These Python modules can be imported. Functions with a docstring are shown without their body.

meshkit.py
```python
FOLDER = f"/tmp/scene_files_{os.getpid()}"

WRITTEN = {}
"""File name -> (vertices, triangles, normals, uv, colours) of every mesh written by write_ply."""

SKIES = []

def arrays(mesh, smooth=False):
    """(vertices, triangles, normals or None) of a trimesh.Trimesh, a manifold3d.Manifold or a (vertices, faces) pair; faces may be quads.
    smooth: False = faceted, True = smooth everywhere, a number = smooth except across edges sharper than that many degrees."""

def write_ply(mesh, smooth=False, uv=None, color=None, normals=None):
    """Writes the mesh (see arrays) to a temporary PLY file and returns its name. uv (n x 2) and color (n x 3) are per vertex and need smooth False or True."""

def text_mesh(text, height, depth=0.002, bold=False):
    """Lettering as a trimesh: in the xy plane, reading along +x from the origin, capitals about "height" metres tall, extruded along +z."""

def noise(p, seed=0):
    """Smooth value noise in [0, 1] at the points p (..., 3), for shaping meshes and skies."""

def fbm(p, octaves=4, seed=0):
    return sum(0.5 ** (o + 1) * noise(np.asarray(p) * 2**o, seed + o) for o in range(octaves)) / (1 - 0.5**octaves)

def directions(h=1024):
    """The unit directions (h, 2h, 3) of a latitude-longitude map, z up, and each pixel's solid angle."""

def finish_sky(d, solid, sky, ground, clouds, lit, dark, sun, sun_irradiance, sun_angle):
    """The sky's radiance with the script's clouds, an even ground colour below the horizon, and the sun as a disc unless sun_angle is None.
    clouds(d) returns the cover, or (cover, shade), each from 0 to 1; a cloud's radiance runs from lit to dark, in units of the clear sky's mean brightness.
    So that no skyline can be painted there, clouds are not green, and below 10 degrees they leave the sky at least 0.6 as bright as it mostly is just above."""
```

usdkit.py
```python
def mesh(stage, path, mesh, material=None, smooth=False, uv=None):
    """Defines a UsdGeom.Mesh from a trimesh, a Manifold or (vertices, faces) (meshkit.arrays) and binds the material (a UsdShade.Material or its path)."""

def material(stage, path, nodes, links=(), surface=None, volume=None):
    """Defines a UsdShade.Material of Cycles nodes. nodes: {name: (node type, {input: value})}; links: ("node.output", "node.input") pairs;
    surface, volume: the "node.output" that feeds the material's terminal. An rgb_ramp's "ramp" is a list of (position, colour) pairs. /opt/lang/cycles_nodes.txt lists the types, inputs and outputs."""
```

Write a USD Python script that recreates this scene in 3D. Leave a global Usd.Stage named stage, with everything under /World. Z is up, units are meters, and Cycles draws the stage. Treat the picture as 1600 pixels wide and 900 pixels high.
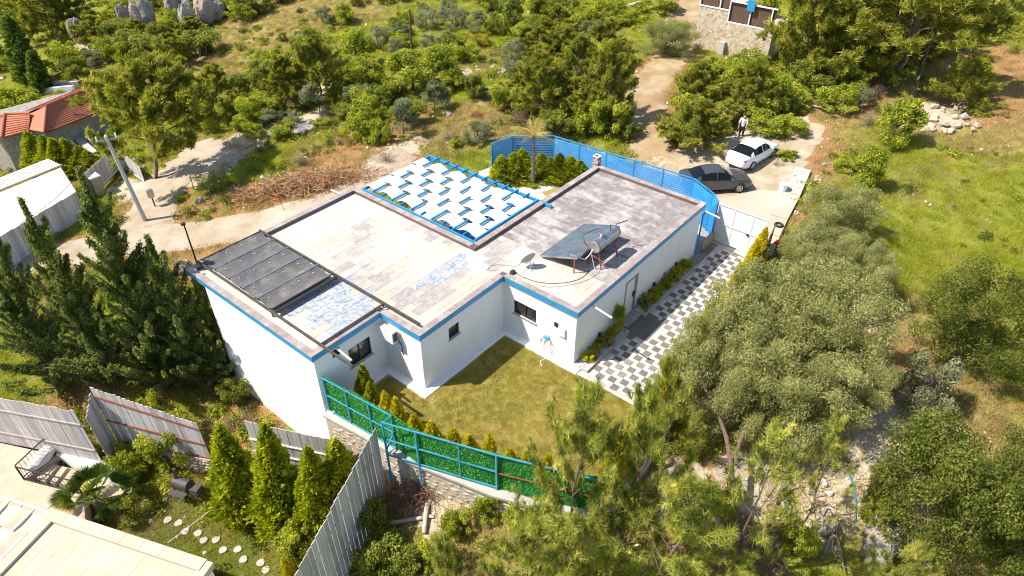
import math, random, numpy as np, trimesh, manifold3d, usdkit, meshkit
from pxr import Usd, UsdGeom, UsdLux, UsdShade, Gf, Sdf, Vt
from scipy.interpolate import RBFInterpolator, RegularGridInterpolator
from shapely.geometry import Polygon, Point, LineString
from shapely import contains_xy

stage = Usd.Stage.CreateInMemory()
UsdGeom.SetStageUpAxis(stage, 'Z')
UsdGeom.SetStageMetersPerUnit(stage, 1.0)
stage.SetDefaultPrim(UsdGeom.Xform.Define(stage, '/World').GetPrim())
UsdGeom.Scope.Define(stage, '/World/Looks')
random.seed(7)
R = np.random.default_rng(7)

# ------------------------------------------------------------------ camera, sky, sun, exposure
EXPOSURE = 0.64
SUN_I, SKY_S = 1.25, 0.125
SUN_EL, SUN_AZ = math.radians(53.5), math.radians(139.8)      # azimuth measured from +x towards +y
CAM = np.array([-10.367, -22.216, 22.129])
F_PX, PITCH, ROLL, YAW = 1067.0, 0.655, 0.004, 0.684
FW = np.array([math.cos(PITCH) * math.cos(YAW), math.cos(PITCH) * math.sin(YAW), -math.sin(PITCH)])
_r = np.array([math.sin(YAW), -math.cos(YAW), 0]); _u = np.cross(_r, FW)
RT = math.cos(ROLL) * _r + math.sin(ROLL) * _u
UP = -math.sin(ROLL) * _r + math.cos(ROLL) * _u
cam = UsdGeom.Camera.Define(stage, '/World/camera')
cam.CreateHorizontalApertureAttr(36.0); cam.CreateVerticalApertureAttr(20.25)
cam.CreateFocalLengthAttr(F_PX / 1600 * 36.0); cam.CreateFStopAttr(0.0)
cam.CreateClippingRangeAttr(Gf.Vec2f(0.1, 2000)); cam.CreateExposureAttr(EXPOSURE)
m = np.eye(4); m[0, :3], m[1, :3], m[2, :3], m[3, :3] = RT, UP, -FW, CAM
cam.AddTransformOp().Set(Gf.Matrix4d(m.tolist()))
SD = np.array([math.cos(SUN_EL) * math.cos(SUN_AZ), math.cos(SUN_EL) * math.sin(SUN_AZ), math.sin(SUN_EL)])
sun = UsdLux.DistantLight.Define(stage, '/World/sun')
sun.CreateIntensityAttr(SUN_I); sun.CreateAngleAttr(0.5); sun.CreateNormalizeAttr(True); sun.CreateColorAttr(Gf.Vec3f(1, 0.95, 0.86))
sx = np.cross([0, 0, 1], SD); sx /= np.linalg.norm(sx); sy = np.cross(SD, sx)
m = np.eye(4); m[0, :3], m[1, :3], m[2, :3] = sx, sy, SD
sun.AddTransformOp().Set(Gf.Matrix4d(m.tolist()))
dome = UsdLux.DomeLight.Define(stage, '/World/sky')
skym = usdkit.material(stage, '/World/Looks/sky', {
    's': ('sky_texture', {'sky_type': 'single_scattering', 'sun_disc': False, 'sun_elevation': SUN_EL, 'sun_rotation': math.atan2(SD[0], SD[1])}),
    'b': ('background_shader', {'strength': SKY_S})}, [('s.color', 'b.color')], surface='b.background')
UsdShade.MaterialBindingAPI.Apply(dome.GetPrim()).Bind(skym)

# ------------------------------------------------------------------ pixel of the photograph (1600 x 900) -> point in the world
def ray(px, py): return FW + (px - 800) / F_PX * RT - (py - 450) / F_PX * UP
def at(px, py, z=None, x=None, y=None):
    d = ray(px, py)
    t = (z - CAM[2]) / d[2] if z is not None else (x - CAM[0]) / d[0] if x is not None else (y - CAM[1]) / d[1]
    return CAM + t * d
def proj(P):
    d = np.asarray(P, float) - CAM; z = d @ FW
    return np.stack([800 + F_PX * (d @ RT) / z, 450 - F_PX * (d @ UP) / z], -1)

# ------------------------------------------------------------------ prims
_count = {}
def numbered(parent, name):
    k = (parent, name); n = _count.get(k, 0); _count[k] = n + 1
    return f'{parent}/{name}' + (f'_{n:03d}' if n else '')
def tag(prim, label=None, cat=None, group=None, kind=None):
    for k, v in (('label', label), ('category', cat), ('group', group), ('kind', kind)):
        if v: prim.SetCustomDataByKey(k, v)
    return prim
class Thing:
    """An Xform at the thing's base; part() meshes are given in world coordinates (or local ones when the thing is a form)."""
    def __init__(s, name, label, cat, loc=(0, 0, 0), group=None, kind=None):
        s.path = numbered('/World', name); s.loc = np.array(loc, float)
        x = UsdGeom.Xform.Define(stage, s.path); x.AddTranslateOp().Set(Gf.Vec3d(*map(float, loc)))
        s.prim = tag(x.GetPrim(), label, cat, group, kind)
    def part(s, name, mesh, mat, under=None, smooth=False, label=None, kind=None):
        p = numbered(under or s.path, name)
        v, f = vf(mesh)
        pr = usdkit.mesh(stage, p, trimesh.Trimesh(v - s.loc, f, process=False) if smooth else (v - s.loc, f), mat, smooth)
        tag(pr.GetPrim(), label, kind=kind)
        if isinstance(mesh, LM): tone(pr, len(v), mesh.k)
        return p
class Form(Thing):
    """A class prim whose parts are shared by its copies."""
    def __init__(s, name):
        s.path = '/World/' + name; s.loc = np.zeros(3); s.prim = stage.CreateClassPrim(s.path)
    def put(s, name, label, cat, loc, rz=0, scale=1, group=None, tilt=None):
        x = UsdGeom.Xform.Define(stage, numbered('/World', name))
        x.AddTranslateOp().Set(Gf.Vec3d(*map(float, loc)))
        if tilt: x.AddOrientOp(UsdGeom.XformOp.PrecisionFloat).Set(Gf.Quatf(Gf.Rotation(Gf.Vec3d(-tilt[1], tilt[0], 0), float(math.degrees(math.hypot(*tilt)))).GetQuat()))
        x.AddRotateZOp().Set(float(math.degrees(rz)))
        sc = (scale,) * 3 if np.ndim(scale) == 0 else scale
        x.AddScaleOp().Set(Gf.Vec3f(*map(float, sc)))
        pr = x.GetPrim(); pr.GetReferences().AddInternalReference(s.path); pr.SetInstanceable(True)
        return tag(pr, label, cat, group)
class LM:
    """Leaves as one mesh: k vertices to a leaf, so that each leaf gets a tone of its own."""
    def __init__(s, v, f, k): s.v, s.f, s.k = v, f, k
def tone(pr, n, k, seed=3):
    val = np.repeat(np.random.default_rng(seed + n).random(-(-n // k)), k)[:n].astype(np.float32)
    UsdGeom.PrimvarsAPI(pr).CreatePrimvar('tone', Sdf.ValueTypeNames.FloatArray, 'vertex').Set(Vt.FloatArray.FromNumpy(val))
def vf(mesh):
    if isinstance(mesh, LM): return np.asarray(mesh.v, float), np.asarray(mesh.f, int)
    if isinstance(mesh, MB): return mesh.get()
    v, f, _ = meshkit.arrays(mesh); return np.asarray(v, float), np.asarray(f, int)
def single(name, mesh, mat, label=None, cat=None, group=None, kind=None, smooth=False):
    v, f = vf(mesh)
    pr = usdkit.mesh(stage, numbered('/World', name), trimesh.Trimesh(v, f, process=False) if smooth else (v, f), mat, smooth)
    if isinstance(mesh, LM): tone(pr, len(v), mesh.k)
    tag(pr.GetPrim(), label, cat, group, kind); return pr

class MB:
    """Collects boxes, tubes and sheets into one mesh."""
    def __init__(s): s.v, s.f, s.n = [], [], 0
    def add(s, v, f):
        v = np.asarray(v, float).reshape(-1, 3); f = np.asarray(f, int)
        if f.shape[1] == 4: f = np.vstack([f[:, [0, 1, 2]], f[:, [0, 2, 3]]])
        s.v.append(v); s.f.append(f + s.n); s.n += len(v); return s
    def mesh(s, m): return s.add(*vf(m))
    def get(s): return np.vstack(s.v), np.vstack(s.f)
    def box(s, a, b):
        x0, y0, z0 = np.minimum(a, b); x1, y1, z1 = np.maximum(a, b)
        v = [(x0, y0, z0), (x1, y0, z0), (x1, y1, z0), (x0, y1, z0), (x0, y0, z1), (x1, y0, z1), (x1, y1, z1), (x0, y1, z1)]
        return s.add(v, [(0, 3, 2, 1), (4, 5, 6, 7), (0, 1, 5, 4), (1, 2, 6, 5), (2, 3, 7, 6), (3, 0, 4, 7)])
    def beam(s, p, q, w, h, up=(0, 0, 1)):
        """A bar of section w x h from p to q, h along up."""
        p, q, up = np.array(p, float), np.array(q, float), np.array(up, float)
        d = (q - p) / np.linalg.norm(q - p); sd = np.cross(d, up); sd /= np.linalg.norm(sd); u = np.cross(sd, d)
        c = [(-1, -1), (1, -1), (1, 1), (-1, 1)]
        v = [e + sd * a * w / 2 + u * b * h / 2 for e in (p, q) for a, b in c]
        return s.add(v, [(0, 1, 2, 3), (7, 6, 5, 4), (0, 4, 5, 1), (1, 5, 6, 2), (2, 6, 7, 3), (3, 7, 4, 0)])
    def tube(s, pts, r, n=6, cap=True):
        pts = np.array(pts, float); r = np.broadcast_to(np.asarray(r, float), (len(pts),))
        t = np.gradient(pts, axis=0); t /= np.linalg.norm(t, axis=1, keepdims=True) + 1e-12
        ref = np.array([0, 0, 1.0]) if abs(t[0][2]) < 0.9 else np.array([1.0, 0, 0])
        a = np.cross(t, ref); a /= np.linalg.norm(a, axis=1, keepdims=True) + 1e-12; b = np.cross(t, a)
        th = np.arange(n) / n * 2 * np.pi
        v = pts[:, None] + r[:, None, None] * (np.cos(th)[None, :, None] * a[:, None] + np.sin(th)[None, :, None] * b[:, None])
        i = np.arange(len(pts) - 1)[:, None] * n; k = np.arange(n)[None]; k2 = (k + 1) % n
        f = np.stack([i + k, i + n + k, i + n + k2, i + k2], -1).reshape(-1, 4)
        s.add(v.reshape(-1, 3), f)
        if cap:
            for row, flip in ((0, 1), (len(pts) - 1, 0)):
                c = np.vstack([v[row], pts[row][None]]); ff = [((j + 1) % n, j, n) if not flip else (j, (j + 1) % n, n) for j in range(n)]
                s.add(c, ff)
        return s
    def prism(s, poly, z0, z1):
        g = Polygon(poly) if not isinstance(poly, Polygon) else poly
        me = trimesh.creation.extrude_polygon(g, z1 - z0, engine='earcut'); me.apply_translation((0, 0, z0))
        return s.mesh(me)
def bevel_box(a, b, c=0.008):
    """A box whose top edges are chamfered (22 triangles)."""
    x0, y0, z0 = np.minimum(a, b); x1, y1, z1 = np.maximum(a, b); c = min(c, (x1 - x0) / 3, (y1 - y0) / 3, (z1 - z0) / 2)
    v = [(x0, y0, z0), (x1, y0, z0), (x1, y1, z0), (x0, y1, z0), (x0, y0, z1 - c), (x1, y0, z1 - c), (x1, y1, z1 - c), (x0, y1, z1 - c),
         (x0 + c, y0 + c, z1), (x1 - c, y0 + c, z1), (x1 - c, y1 - c, z1), (x0 + c, y1 - c, z1)]
    f = [(8, 9, 10, 11)] + [(i, (i + 1) % 4, (i + 1) % 4 + 4, i + 4) for i in range(4)] + [(i + 4, (i + 1) % 4 + 4, (i + 1) % 4 + 8, i + 8) for i in range(4)]
    f = np.array(f); return np.array(v, float), np.vstack([f[:, [0, 1, 2]], f[:, [0, 2, 3]]])
def rock(c, size, seed, n=26):
    r = np.random.default_rng(seed); p = r.normal(size=(n, 3)); p /= np.linalg.norm(p, axis=1, keepdims=True)
    p *= r.uniform(0.82, 1.0, (n, 1)); p *= np.array(size) / 2
    return trimesh.Trimesh(p + np.array(c)).convex_hull

# ------------------------------------------------------------------ materials
def lin(*c): return tuple(((x / 255) / 12.92 if x / 255 <= 0.04045 else ((x / 255 + 0.055) / 1.055) ** 2.4) for x in c)
def M(name, c1, c2=None, scale=3.0, rough=0.7, detail=6, bump=0.0, bscale=None, bdist=0.02, metallic=0, spec=0.4, stretch=(1, 1, 1), ramp=(0.35, 0.65), c3=None, scale3=0.5, k3=(0.45, 0.7), coat=0):
    n = {'g': ('geometry', {}), 'map': ('mapping', {'scale': stretch}), 'p': ('principled_bsdf', {'roughness': rough, 'metallic': metallic, 'specular_ior_level': spec, 'coat_weight': coat, 'coat_roughness': 0.05})}
    l = [('g.position', 'map.vector')]
    c2 = c2 or tuple(min(1, x * 0.82) for x in c1)
    n['n'] = ('noise_texture', {'scale': scale, 'detail': detail, 'roughness': 0.62})
    n['r'] = ('rgb_ramp', {'ramp': [(0, c1), (ramp[0], c1), (ramp[1], c2), (1, c2)]})
    l += [('map.vector', 'n.vector'), ('n.fac', 'r.fac')]
    out = 'r.color'
    if c3:
        n['n3'] = ('noise_texture', {'scale': scale3, 'detail': 5, 'roughness': 0.65}); n['k3'] = ('map_range', {'from_min': k3[0], 'from_max': k3[1], 'clamp': True})
        n['mx'] = ('mix', {'color2': c3}); l += [('g.position', 'n3.vector'), ('n3.fac', 'k3.value'), ('k3.result', 'mx.fac'), (out, 'mx.color1')]; out = 'mx.color'
    l.append((out, 'p.base_color'))
    if bump:
        n['nb'] = ('noise_texture', {'scale': bscale or scale * 6, 'detail': 5, 'roughness': 0.6}); n['b'] = ('bump', {'strength': bump, 'distance': bdist})
        l += [('map.vector', 'nb.vector'), ('nb.fac', 'b.height'), ('b.normal', 'p.normal')]
    return usdkit.material(stage, '/World/Looks/' + name, n, l, surface='p.BSDF')
def leafM(name, cols, trans=0.4, patch=None, pscale=0.8, rough=0.55, gain=2.0):
    """Leaves: colour varies from leaf to leaf (the mesh's own tone) and in patches through the crown."""
    cols = [tuple(min(.85, x * gain) for x in c) for c in cols]
    n = {'g': ('geometry', {}), 'at': ('attribute', {'attribute': 'tone'}), 'r': ('rgb_ramp', {'ramp': [(i / max(1, len(cols) - 1), c) for i, c in enumerate(cols)]}),
         'n': ('noise_texture', {'scale': pscale, 'detail': 3}), 'add': ('math', {'math_type': 'multiply_add', 'value2': 0.6}), 'sub': ('math', {'math_type': 'multiply_add', 'value2': 1.2, 'value3': -0.36}),
         'p': ('principled_bsdf', {'roughness': rough, 'specular_ior_level': 0.12}), 't': ('translucent_bsdf', {}), 'mix': ('mix_closure', {'fac': trans}), 'hs': ('hsv', {'value': 1.3, 'saturation': 1.1})}
    l = [('g.position', 'n.vector'), ('at.fac', 'add.value1'), ('n.fac', 'sub.value1'), ('sub.value', 'add.value3'), ('add.value', 'r.fac'),
         ('r.color', 'p.base_color'), ('r.color', 'hs.color'), ('hs.color', 't.color'), ('p.BSDF', 'mix.closure1'), ('t.BSDF', 'mix.closure2')]
    return usdkit.material(stage, '/World/Looks/' + name, n, l, surface='mix.closure')
# ------------------------------------------------------------------ terrain
PLOT = Polygon([(0.15, 4.7), (0.15, -3.35), (0.45, -5.5), (0.75, -7.9), (1.7, -11.6), (2.5, -13.5), (3.4, -15.1), (6.4, -15.5), (11, -14.9), (17, -14.0), (23.2, -13.4), (24.6, -12.9), (24.6, -9.4), (26.0, -7.6), (25.3, 2.9), (23.4, 5.5), (20.8, 6.0), (15.9, 6.0), (10.2, 4.9)])
CTRL = [(5, 0, -1.0), (10, 0, -.6), (16, 0, -.6), (20, -5, -.6), (8, -10, -.6), (15, -12, -.5), (22, -11, -.4), (22, 3, -.4), (15, 4, -.5), (4, -9, -1.0),
        (-.3, 4.7, -3.9), (-.6, 0, -3.9), (-1.2, -3.5, -3.8), (-.5, -6.6, -2.6), (0.6, -10.3, -1.7), (1.6, -13.2, -.9), (3, -16.6, -.9), (6, -17, -.6), (10, -16.6, -.3), (15, -15.5, -.1), (20, -15, -.05), (26, -14, 0),
        (28, -10, 0), (33, -8, .1), (27.5, -4, 0), (31, -3, .2), (40, -1, .6), (52, 3, 1.4), (62, 8, 2.2), (30, -20, .2), (20, -25, -.3), (40, -20, 1.0), (50, -22, 1.8), (60, -20, 2.6), (75, -16, 4.0), (30, -40, -.5), (60, -50, 2),
        (12, -28, -1.5), (8, -20, -1.4), (2, -17, -2.2), (-3, -14, -3.2), (-6, -11, -4.2), (0, -30, -4), (-10, -25, -6), (-4, -1, -4.5), (-6, 0, -4.5), (-9, 6, -4.5), (-5, -6, -4.5), (-11, 12, -4.4), (-15, -5, -5), (-20, 10, -5.5),
        (-4.6, 10.5, -3.1), (-8, 14.5, -3.3), (-2.3, 8, -3.6), (3, 10, -2.4), (8, 9, -1.1), (5, 13, -1.6), (12, 9, -.4), (8, 14, -1), (12, 12, -.7), (3, 18, -1.7), (16, 14, -.3), (5, 25, -2), (7, 25, -1.8), (-4, 22, -2.0), (0, 22.6, -1.8), (2.6, 24, -1.8), (-10, 30, -3.5), (0, 32, -2.6),
        (8, 42, -3.3), (18, 64, -3), (30, 60, -1), (30, 40, -.4), (25, 20, 0), (45, 30, .8), (60, 45, 2.2), (40, 60, .4), (80, 30, 4.5), (80, 10, 5), (90, 60, 4), (60, 90, 2), (20, 95, -4), (0, 70, -6), (0, 45, -5), (-40, 50, -9), (140, 0, 9), (140, 120, 8), (20, 160, -6), (120, -80, 5), (0, -90, -8), (-60, 0, -10), (-60, -70, -12), (30, -8, 0.05), (24, 8, 0), (30, 8, 0.2)]
_c = np.array(CTRL, float)
_rbf = RBFInterpolator(_c[:, :2], _c[:, 2], kernel='linear', smoothing=0.05, neighbors=40)
def axis_line(lo, flo, fhi, hi, step):
    a = np.arange(flo, fhi, step); out = [a]
    x, st = fhi, step
    far = []
    while x < hi: far.append(x); st *= 1.12; x += st
    x, st, near = flo - step, step, []
    while x > lo: near.append(x); st *= 1.12; x -= st
    return np.array(near[::-1] + list(a) + far)
GX, GY = axis_line(-220, -14, 64, 420, 0.33), axis_line(-220, -34, 48, 420, 0.33)
_gx, _gy = np.meshgrid(GX, GY, indexing='ij')
_gp = np.stack([_gx.ravel(), _gy.ravel()], 1)
# coarse evaluation then interpolation keeps it quick
_ax, _ay = axis_line(-225, -16, 70, 430, 1.0), axis_line(-225, -36, 60, 430, 1.0)
_cx, _cy = np.meshgrid(_ax, _ay, indexing='ij')
_cz = _rbf(np.stack([_cx.ravel(), _cy.ravel()], 1)).reshape(_cx.shape)
_cz = np.clip(_cz, -16, 14)
from scipy.ndimage import gaussian_filter
_cz = gaussian_filter(_cz, 0.8)
_base = RegularGridInterpolator((_ax, _ay), _cz, bounds_error=False, fill_value=None)
def smooth_z(x, y): return float(_base((x, y)))
_inplot = contains_xy(PLOT.buffer(0.5), _gp[:, 0], _gp[:, 1])
_z = _base(_gp)
_p3 = np.column_stack([_gp, np.zeros(len(_gp))])
_rough = (meshkit.fbm(_p3 * 0.35, 4, 3) - 0.5) * 0.7 + (meshkit.fbm(_p3 * 1.7, 3, 9) - 0.5) * 0.16
# where the ground is worn flat: tracks, the parking place, gardens
TRACKS = {}
def px_line(pts, z): return [tuple(at(a, b, z=z)[:2]) for a, b in pts]
TRACKS['left'] = LineString([(-6.5, 24), (-2, 21.5), (2.6, 18.6), (5.2, 15.9), (8.4, 13.2), (12.0, 11.6), (15.5, 11.2), (18.5, 12.2)]).buffer(1.45)
TRACKS['left2'] = LineString([(3.0, 18), (5.0, 21.5), (8.0, 24.5), (12, 26.5)]).buffer(1.7)
TRACKS['up'] = LineString([(27.0, -5.0), (31, -1.5), (34.7, 1.2), (38.5, 3.6), (43, 5.0), (48, 6.0), (53.5, 8.8), (59, 10.5), (66, 12.2), (78, 18)]).buffer(1.55)
TRACKS['lot'] = Polygon([(24.4, -12.6), (34.0, -11.2), (37, -10.8), (41, -10.4), (42, -8.4), (37, -5.4), (33, -3.5), (29.5, -1.7), (26.2, -3.6), (25.9, -7.6), (24.4, -9.6)])
TRACKS['concrete'] = Polygon([(24.4, -12.6), (28, -12.15), (31.2, -11.4), (30.4, -9.8), (28.6, -8.7), (27.0, -7.6), (25.9, -7.6), (24.4, -9.6)])
TRACKS['right'] = LineString([at(1340, 640, z=0)[:2], at(1365, 560, z=0)[:2], at(1368, 500, z=0)[:2], at(1385, 430, z=.2)[:2], at(1392, 390, z=.3)[:2]]).buffer(0.22)
FLAT = TRACKS['left'].union(TRACKS['left2']).union(TRACKS['up']).union(TRACKS['lot'])
GARDEN = Polygon([(-13, -3), (-13, 13), (-9.4, 11.2), (-6.6, 5.9), (-3.2, 2.0), (-1.6, -3.5), (0.2, -6.2), (-5.4, -8.6), (-11, -11)])
import shapely
_d = shapely.distance(FLAT.union(GARDEN), shapely.points(_gp))
_rough *= np.clip(_d / 2.5, 0.06, 1)
_z = _z + _rough
_z = np.where(_inplot, np.minimum(_z, -0.35), _z)
ZG = _z.reshape(_gx.shape)
_zi = RegularGridInterpolator((GX, GY), ZG, bounds_error=False, fill_value=None)
def gz(x, y): return float(_zi((x, y)))
def ground(px, py):
    """Where the ray of a photograph pixel meets the ground."""
    d = ray(px, py); t0 = t = 8.0
    while t < 400:
        P = CAM + t * d
        if P[2] < gz(P[0], P[1]): break
        t0 = t; t += 0.4
    for _ in range(18):
        tm = (t0 + t) / 2; P = CAM + tm * d
        if P[2] < gz(P[0], P[1]): t = tm
        else: t0 = tm
    return CAM + t * d
def height_to(P, py):
    """The height above P at which a vertical line reaches picture row py."""
    lo, hi = 0.0, 25.0
    for _ in range(40):
        mid = (lo + hi) / 2
        if proj(np.array(P) + [0, 0, mid])[1] > py: lo = mid
        else: hi = mid
    return lo
# masks of the ground's own colours: bare soil, pale stony soil, green
def ell(px, py, rx, ry, soft=0.9):
    c = ground(px, py); return (c[0], c[1], rx, ry, soft)
SOIL = [ell(350, 395, 4.2, 3.2), ell(440, 300, 5, 2.2), ell(150, 620, 5.5, 2.5), ell(400, 640, 3, 2), ell(650, 720, 3, 2), ell(1090, 830, 3.5, 3), ell(1400, 760, 2.6, 2.2), ell(1510, 810, 3, 2.2), ell(1395, 560, 2.2, 3), ell(260, 360, 6, 3.5),
        ell(1280, 250, 4, 3), ell(1540, 160, 6, 5), ell(560, 225, 8, 3), ell(1230, 330, 1.4, 4), ell(1130, 760, 2.4, 2), ell(560, 800, 3, 2), ell(1560, 110, 7, 6), ell(1330, 150, 5, 3)]
PALE = [ell(480, 190, 3.0, 1.6), ell(490, 145, 3, 1.5), ell(900, 65, 3.5, 2), ell(710, 120, 3, 1.4), ell(1405, 695, 4.6, 2.8), ell(1350, 640, 2.2, 2.0), ell(1180, 730, 3.2, 1.8), ell(1300, 780, 2.6, 1.6), ell(320, 255, 6, 3), ell(270, 280, 4, 2), ell(1470, 180, 2.6, 2.4), ell(690, 780, 2.2, 1.4), ell(1060, 60, 3, 2), ell(1210, 210, 2.5, 1.5), ell(620, 240, 4, 1.5), ell(1060, 770, 2, 1.5), ell(140, 70, 3, 3), ell(390, 215, 4, 2), ell(1250, 700, 2, 1.5)]
DRY = [ell(330, 60, 14, 7), ell(450, 40, 16, 8), ell(560, 230, 9, 4), ell(750, 190, 8, 4), ell(1550, 180, 9, 7), ell(1490, 640, 7, 4), ell(400, 640, 4, 3), ell(1280, 190, 6, 4), ell(800, 820, 5, 3), ell(200, 840, 3, 2), ell(1410, 520, 3, 4)]
def mask(blobs):
    out = np.zeros(len(_gp))
    for x, y, rx, ry, s in blobs:
        q = np.hypot((_gp[:, 0] - x) / rx, (_gp[:, 1] - y) / ry); out = np.maximum(out, np.clip((1.25 - q) / s, 0, 1))
    return out
_trk = np.clip(1 - shapely.distance(FLAT, shapely.points(_gp)) / 1.1, 0, 1)
masks = {'soil': np.maximum(mask(SOIL), 0.9 * _trk), 'pale': mask(PALE), 'dry': mask(DRY)}
def terrain_material():
    n = {'g': ('geometry', {}), 'p': ('principled_bsdf', {'roughness': 0.95, 'specular_ior_level': 0.1}), 'bp': ('bump', {'strength': 0.9, 'distance': 0.12})}
    l = []
    def noise(nm, sc, det=6, rg=0.65):
        n[nm] = ('noise_texture', {'scale': sc, 'detail': det, 'roughness': rg}); l.append(('g.position', nm + '.vector')); return nm + '.fac'
    a, b, c, d = noise('na', 0.22), noise('nb', 1.3, 8, 0.7), noise('nc', 7.0, 6, 0.7), noise('nd', 0.6, 7, 0.7)
    def ramp(nm, fac, stops): n[nm] = ('rgb_ramp', {'ramp': stops}); l.append((fac, nm + '.fac')); return nm + '.color'
    grass = ramp('rg', b, [(0.3, (0.14, 0.18, 0.022)), (0.45, (0.21, 0.23, 0.032)), (0.58, (0.27, 0.26, 0.042)), (0.72, (0.36, 0.30, 0.08))])
    dry = ramp('rd', b, [(0.3, (0.13, 0.135, 0.03)), (0.45, (0.23, 0.19, 0.05)), (0.6, (0.35, 0.25, 0.09)), (0.75, (0.46, 0.34, 0.17))])
    soil = ramp('rs', c, [(0.3, (0.23, 0.12, 0.045)), (0.5, (0.34, 0.19, 0.075)), (0.7, (0.42, 0.275, 0.135))])
    pale = ramp('rp', c, [(0.35, (0.36, 0.27, 0.17)), (0.52, (0.52, 0.43, 0.31)), (0.66, (0.66, 0.59, 0.48))])
    def over(nm, base, col, prim, noise_fac, k):
        n[nm + 'a'] = ('attribute', {'attribute': prim}); n[nm + 'm'] = ('math', {'math_type': 'multiply_add', 'value2': k, 'value3': -k / 2})
        n[nm + 's'] = ('math', {'math_type': 'add'}); n[nm + 'r'] = ('map_range', {'from_min': 0.42, 'from_max': 0.62, 'clamp': True, 'range_type': 'smoothstep'}); n[nm + 'x'] = ('mix', {})
        l.extend([(noise_fac, nm + 'm.value1'), (nm + 'm.value', nm + 's.value1'), (nm + 'a.fac', nm + 's.value2'), (nm + 's.value', nm + 'r.value'), (nm + 'r.result', nm + 'x.fac'), (base, nm + 'x.color1'), (col, nm + 'x.color2')])
        return nm + 'x.color'
    n['av'] = ('map_range', {'from_min': 0.4, 'from_max': 0.62, 'clamp': True}); n['ax'] = ('mix', {'color2': (0.19, 0.185, 0.032)}); l.extend([(a, 'av.value'), ('av.result', 'ax.fac'), (grass, 'ax.color1')]); grass = 'ax.color'
    col = over('o1', grass, dry, 'dry', d, 2.6); col = over('o2', col, soil, 'soil', b, 2.6); col = over('o3', col, pale, 'pale', b, 2.6)
    l += [(col, 'p.base_color'), (c, 'bp.height'), ('bp.normal', 'p.normal')]
    return usdkit.material(stage, '/World/Looks/hillside', n, l, surface='p.BSDF')
nx, ny = len(GX), len(GY)
ii, jj = np.meshgrid(np.arange(nx - 1), np.arange(ny - 1), indexing='ij'); k = (ii * ny + jj).ravel()
tf = np.stack([k, k + ny, k + ny + 1, k + 1], 1); tf = np.vstack([tf[:, [0, 1, 2]], tf[:, [0, 2, 3]]])
terr = usdkit.mesh(stage, '/World/ground', (np.column_stack([_gp, ZG.ravel()]), tf), terrain_material(), smooth=True)
for kk, vv in masks.items():
    UsdGeom.PrimvarsAPI(terr).CreatePrimvar(kk, Sdf.ValueTypeNames.FloatArray, 'vertex').Set(Vt.FloatArray.FromNumpy(vv.astype(np.float32)))
tag(terr.GetPrim(), 'stony hillside of thin grass, bare soil and pale rubble', 'ground', kind='structure')

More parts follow.
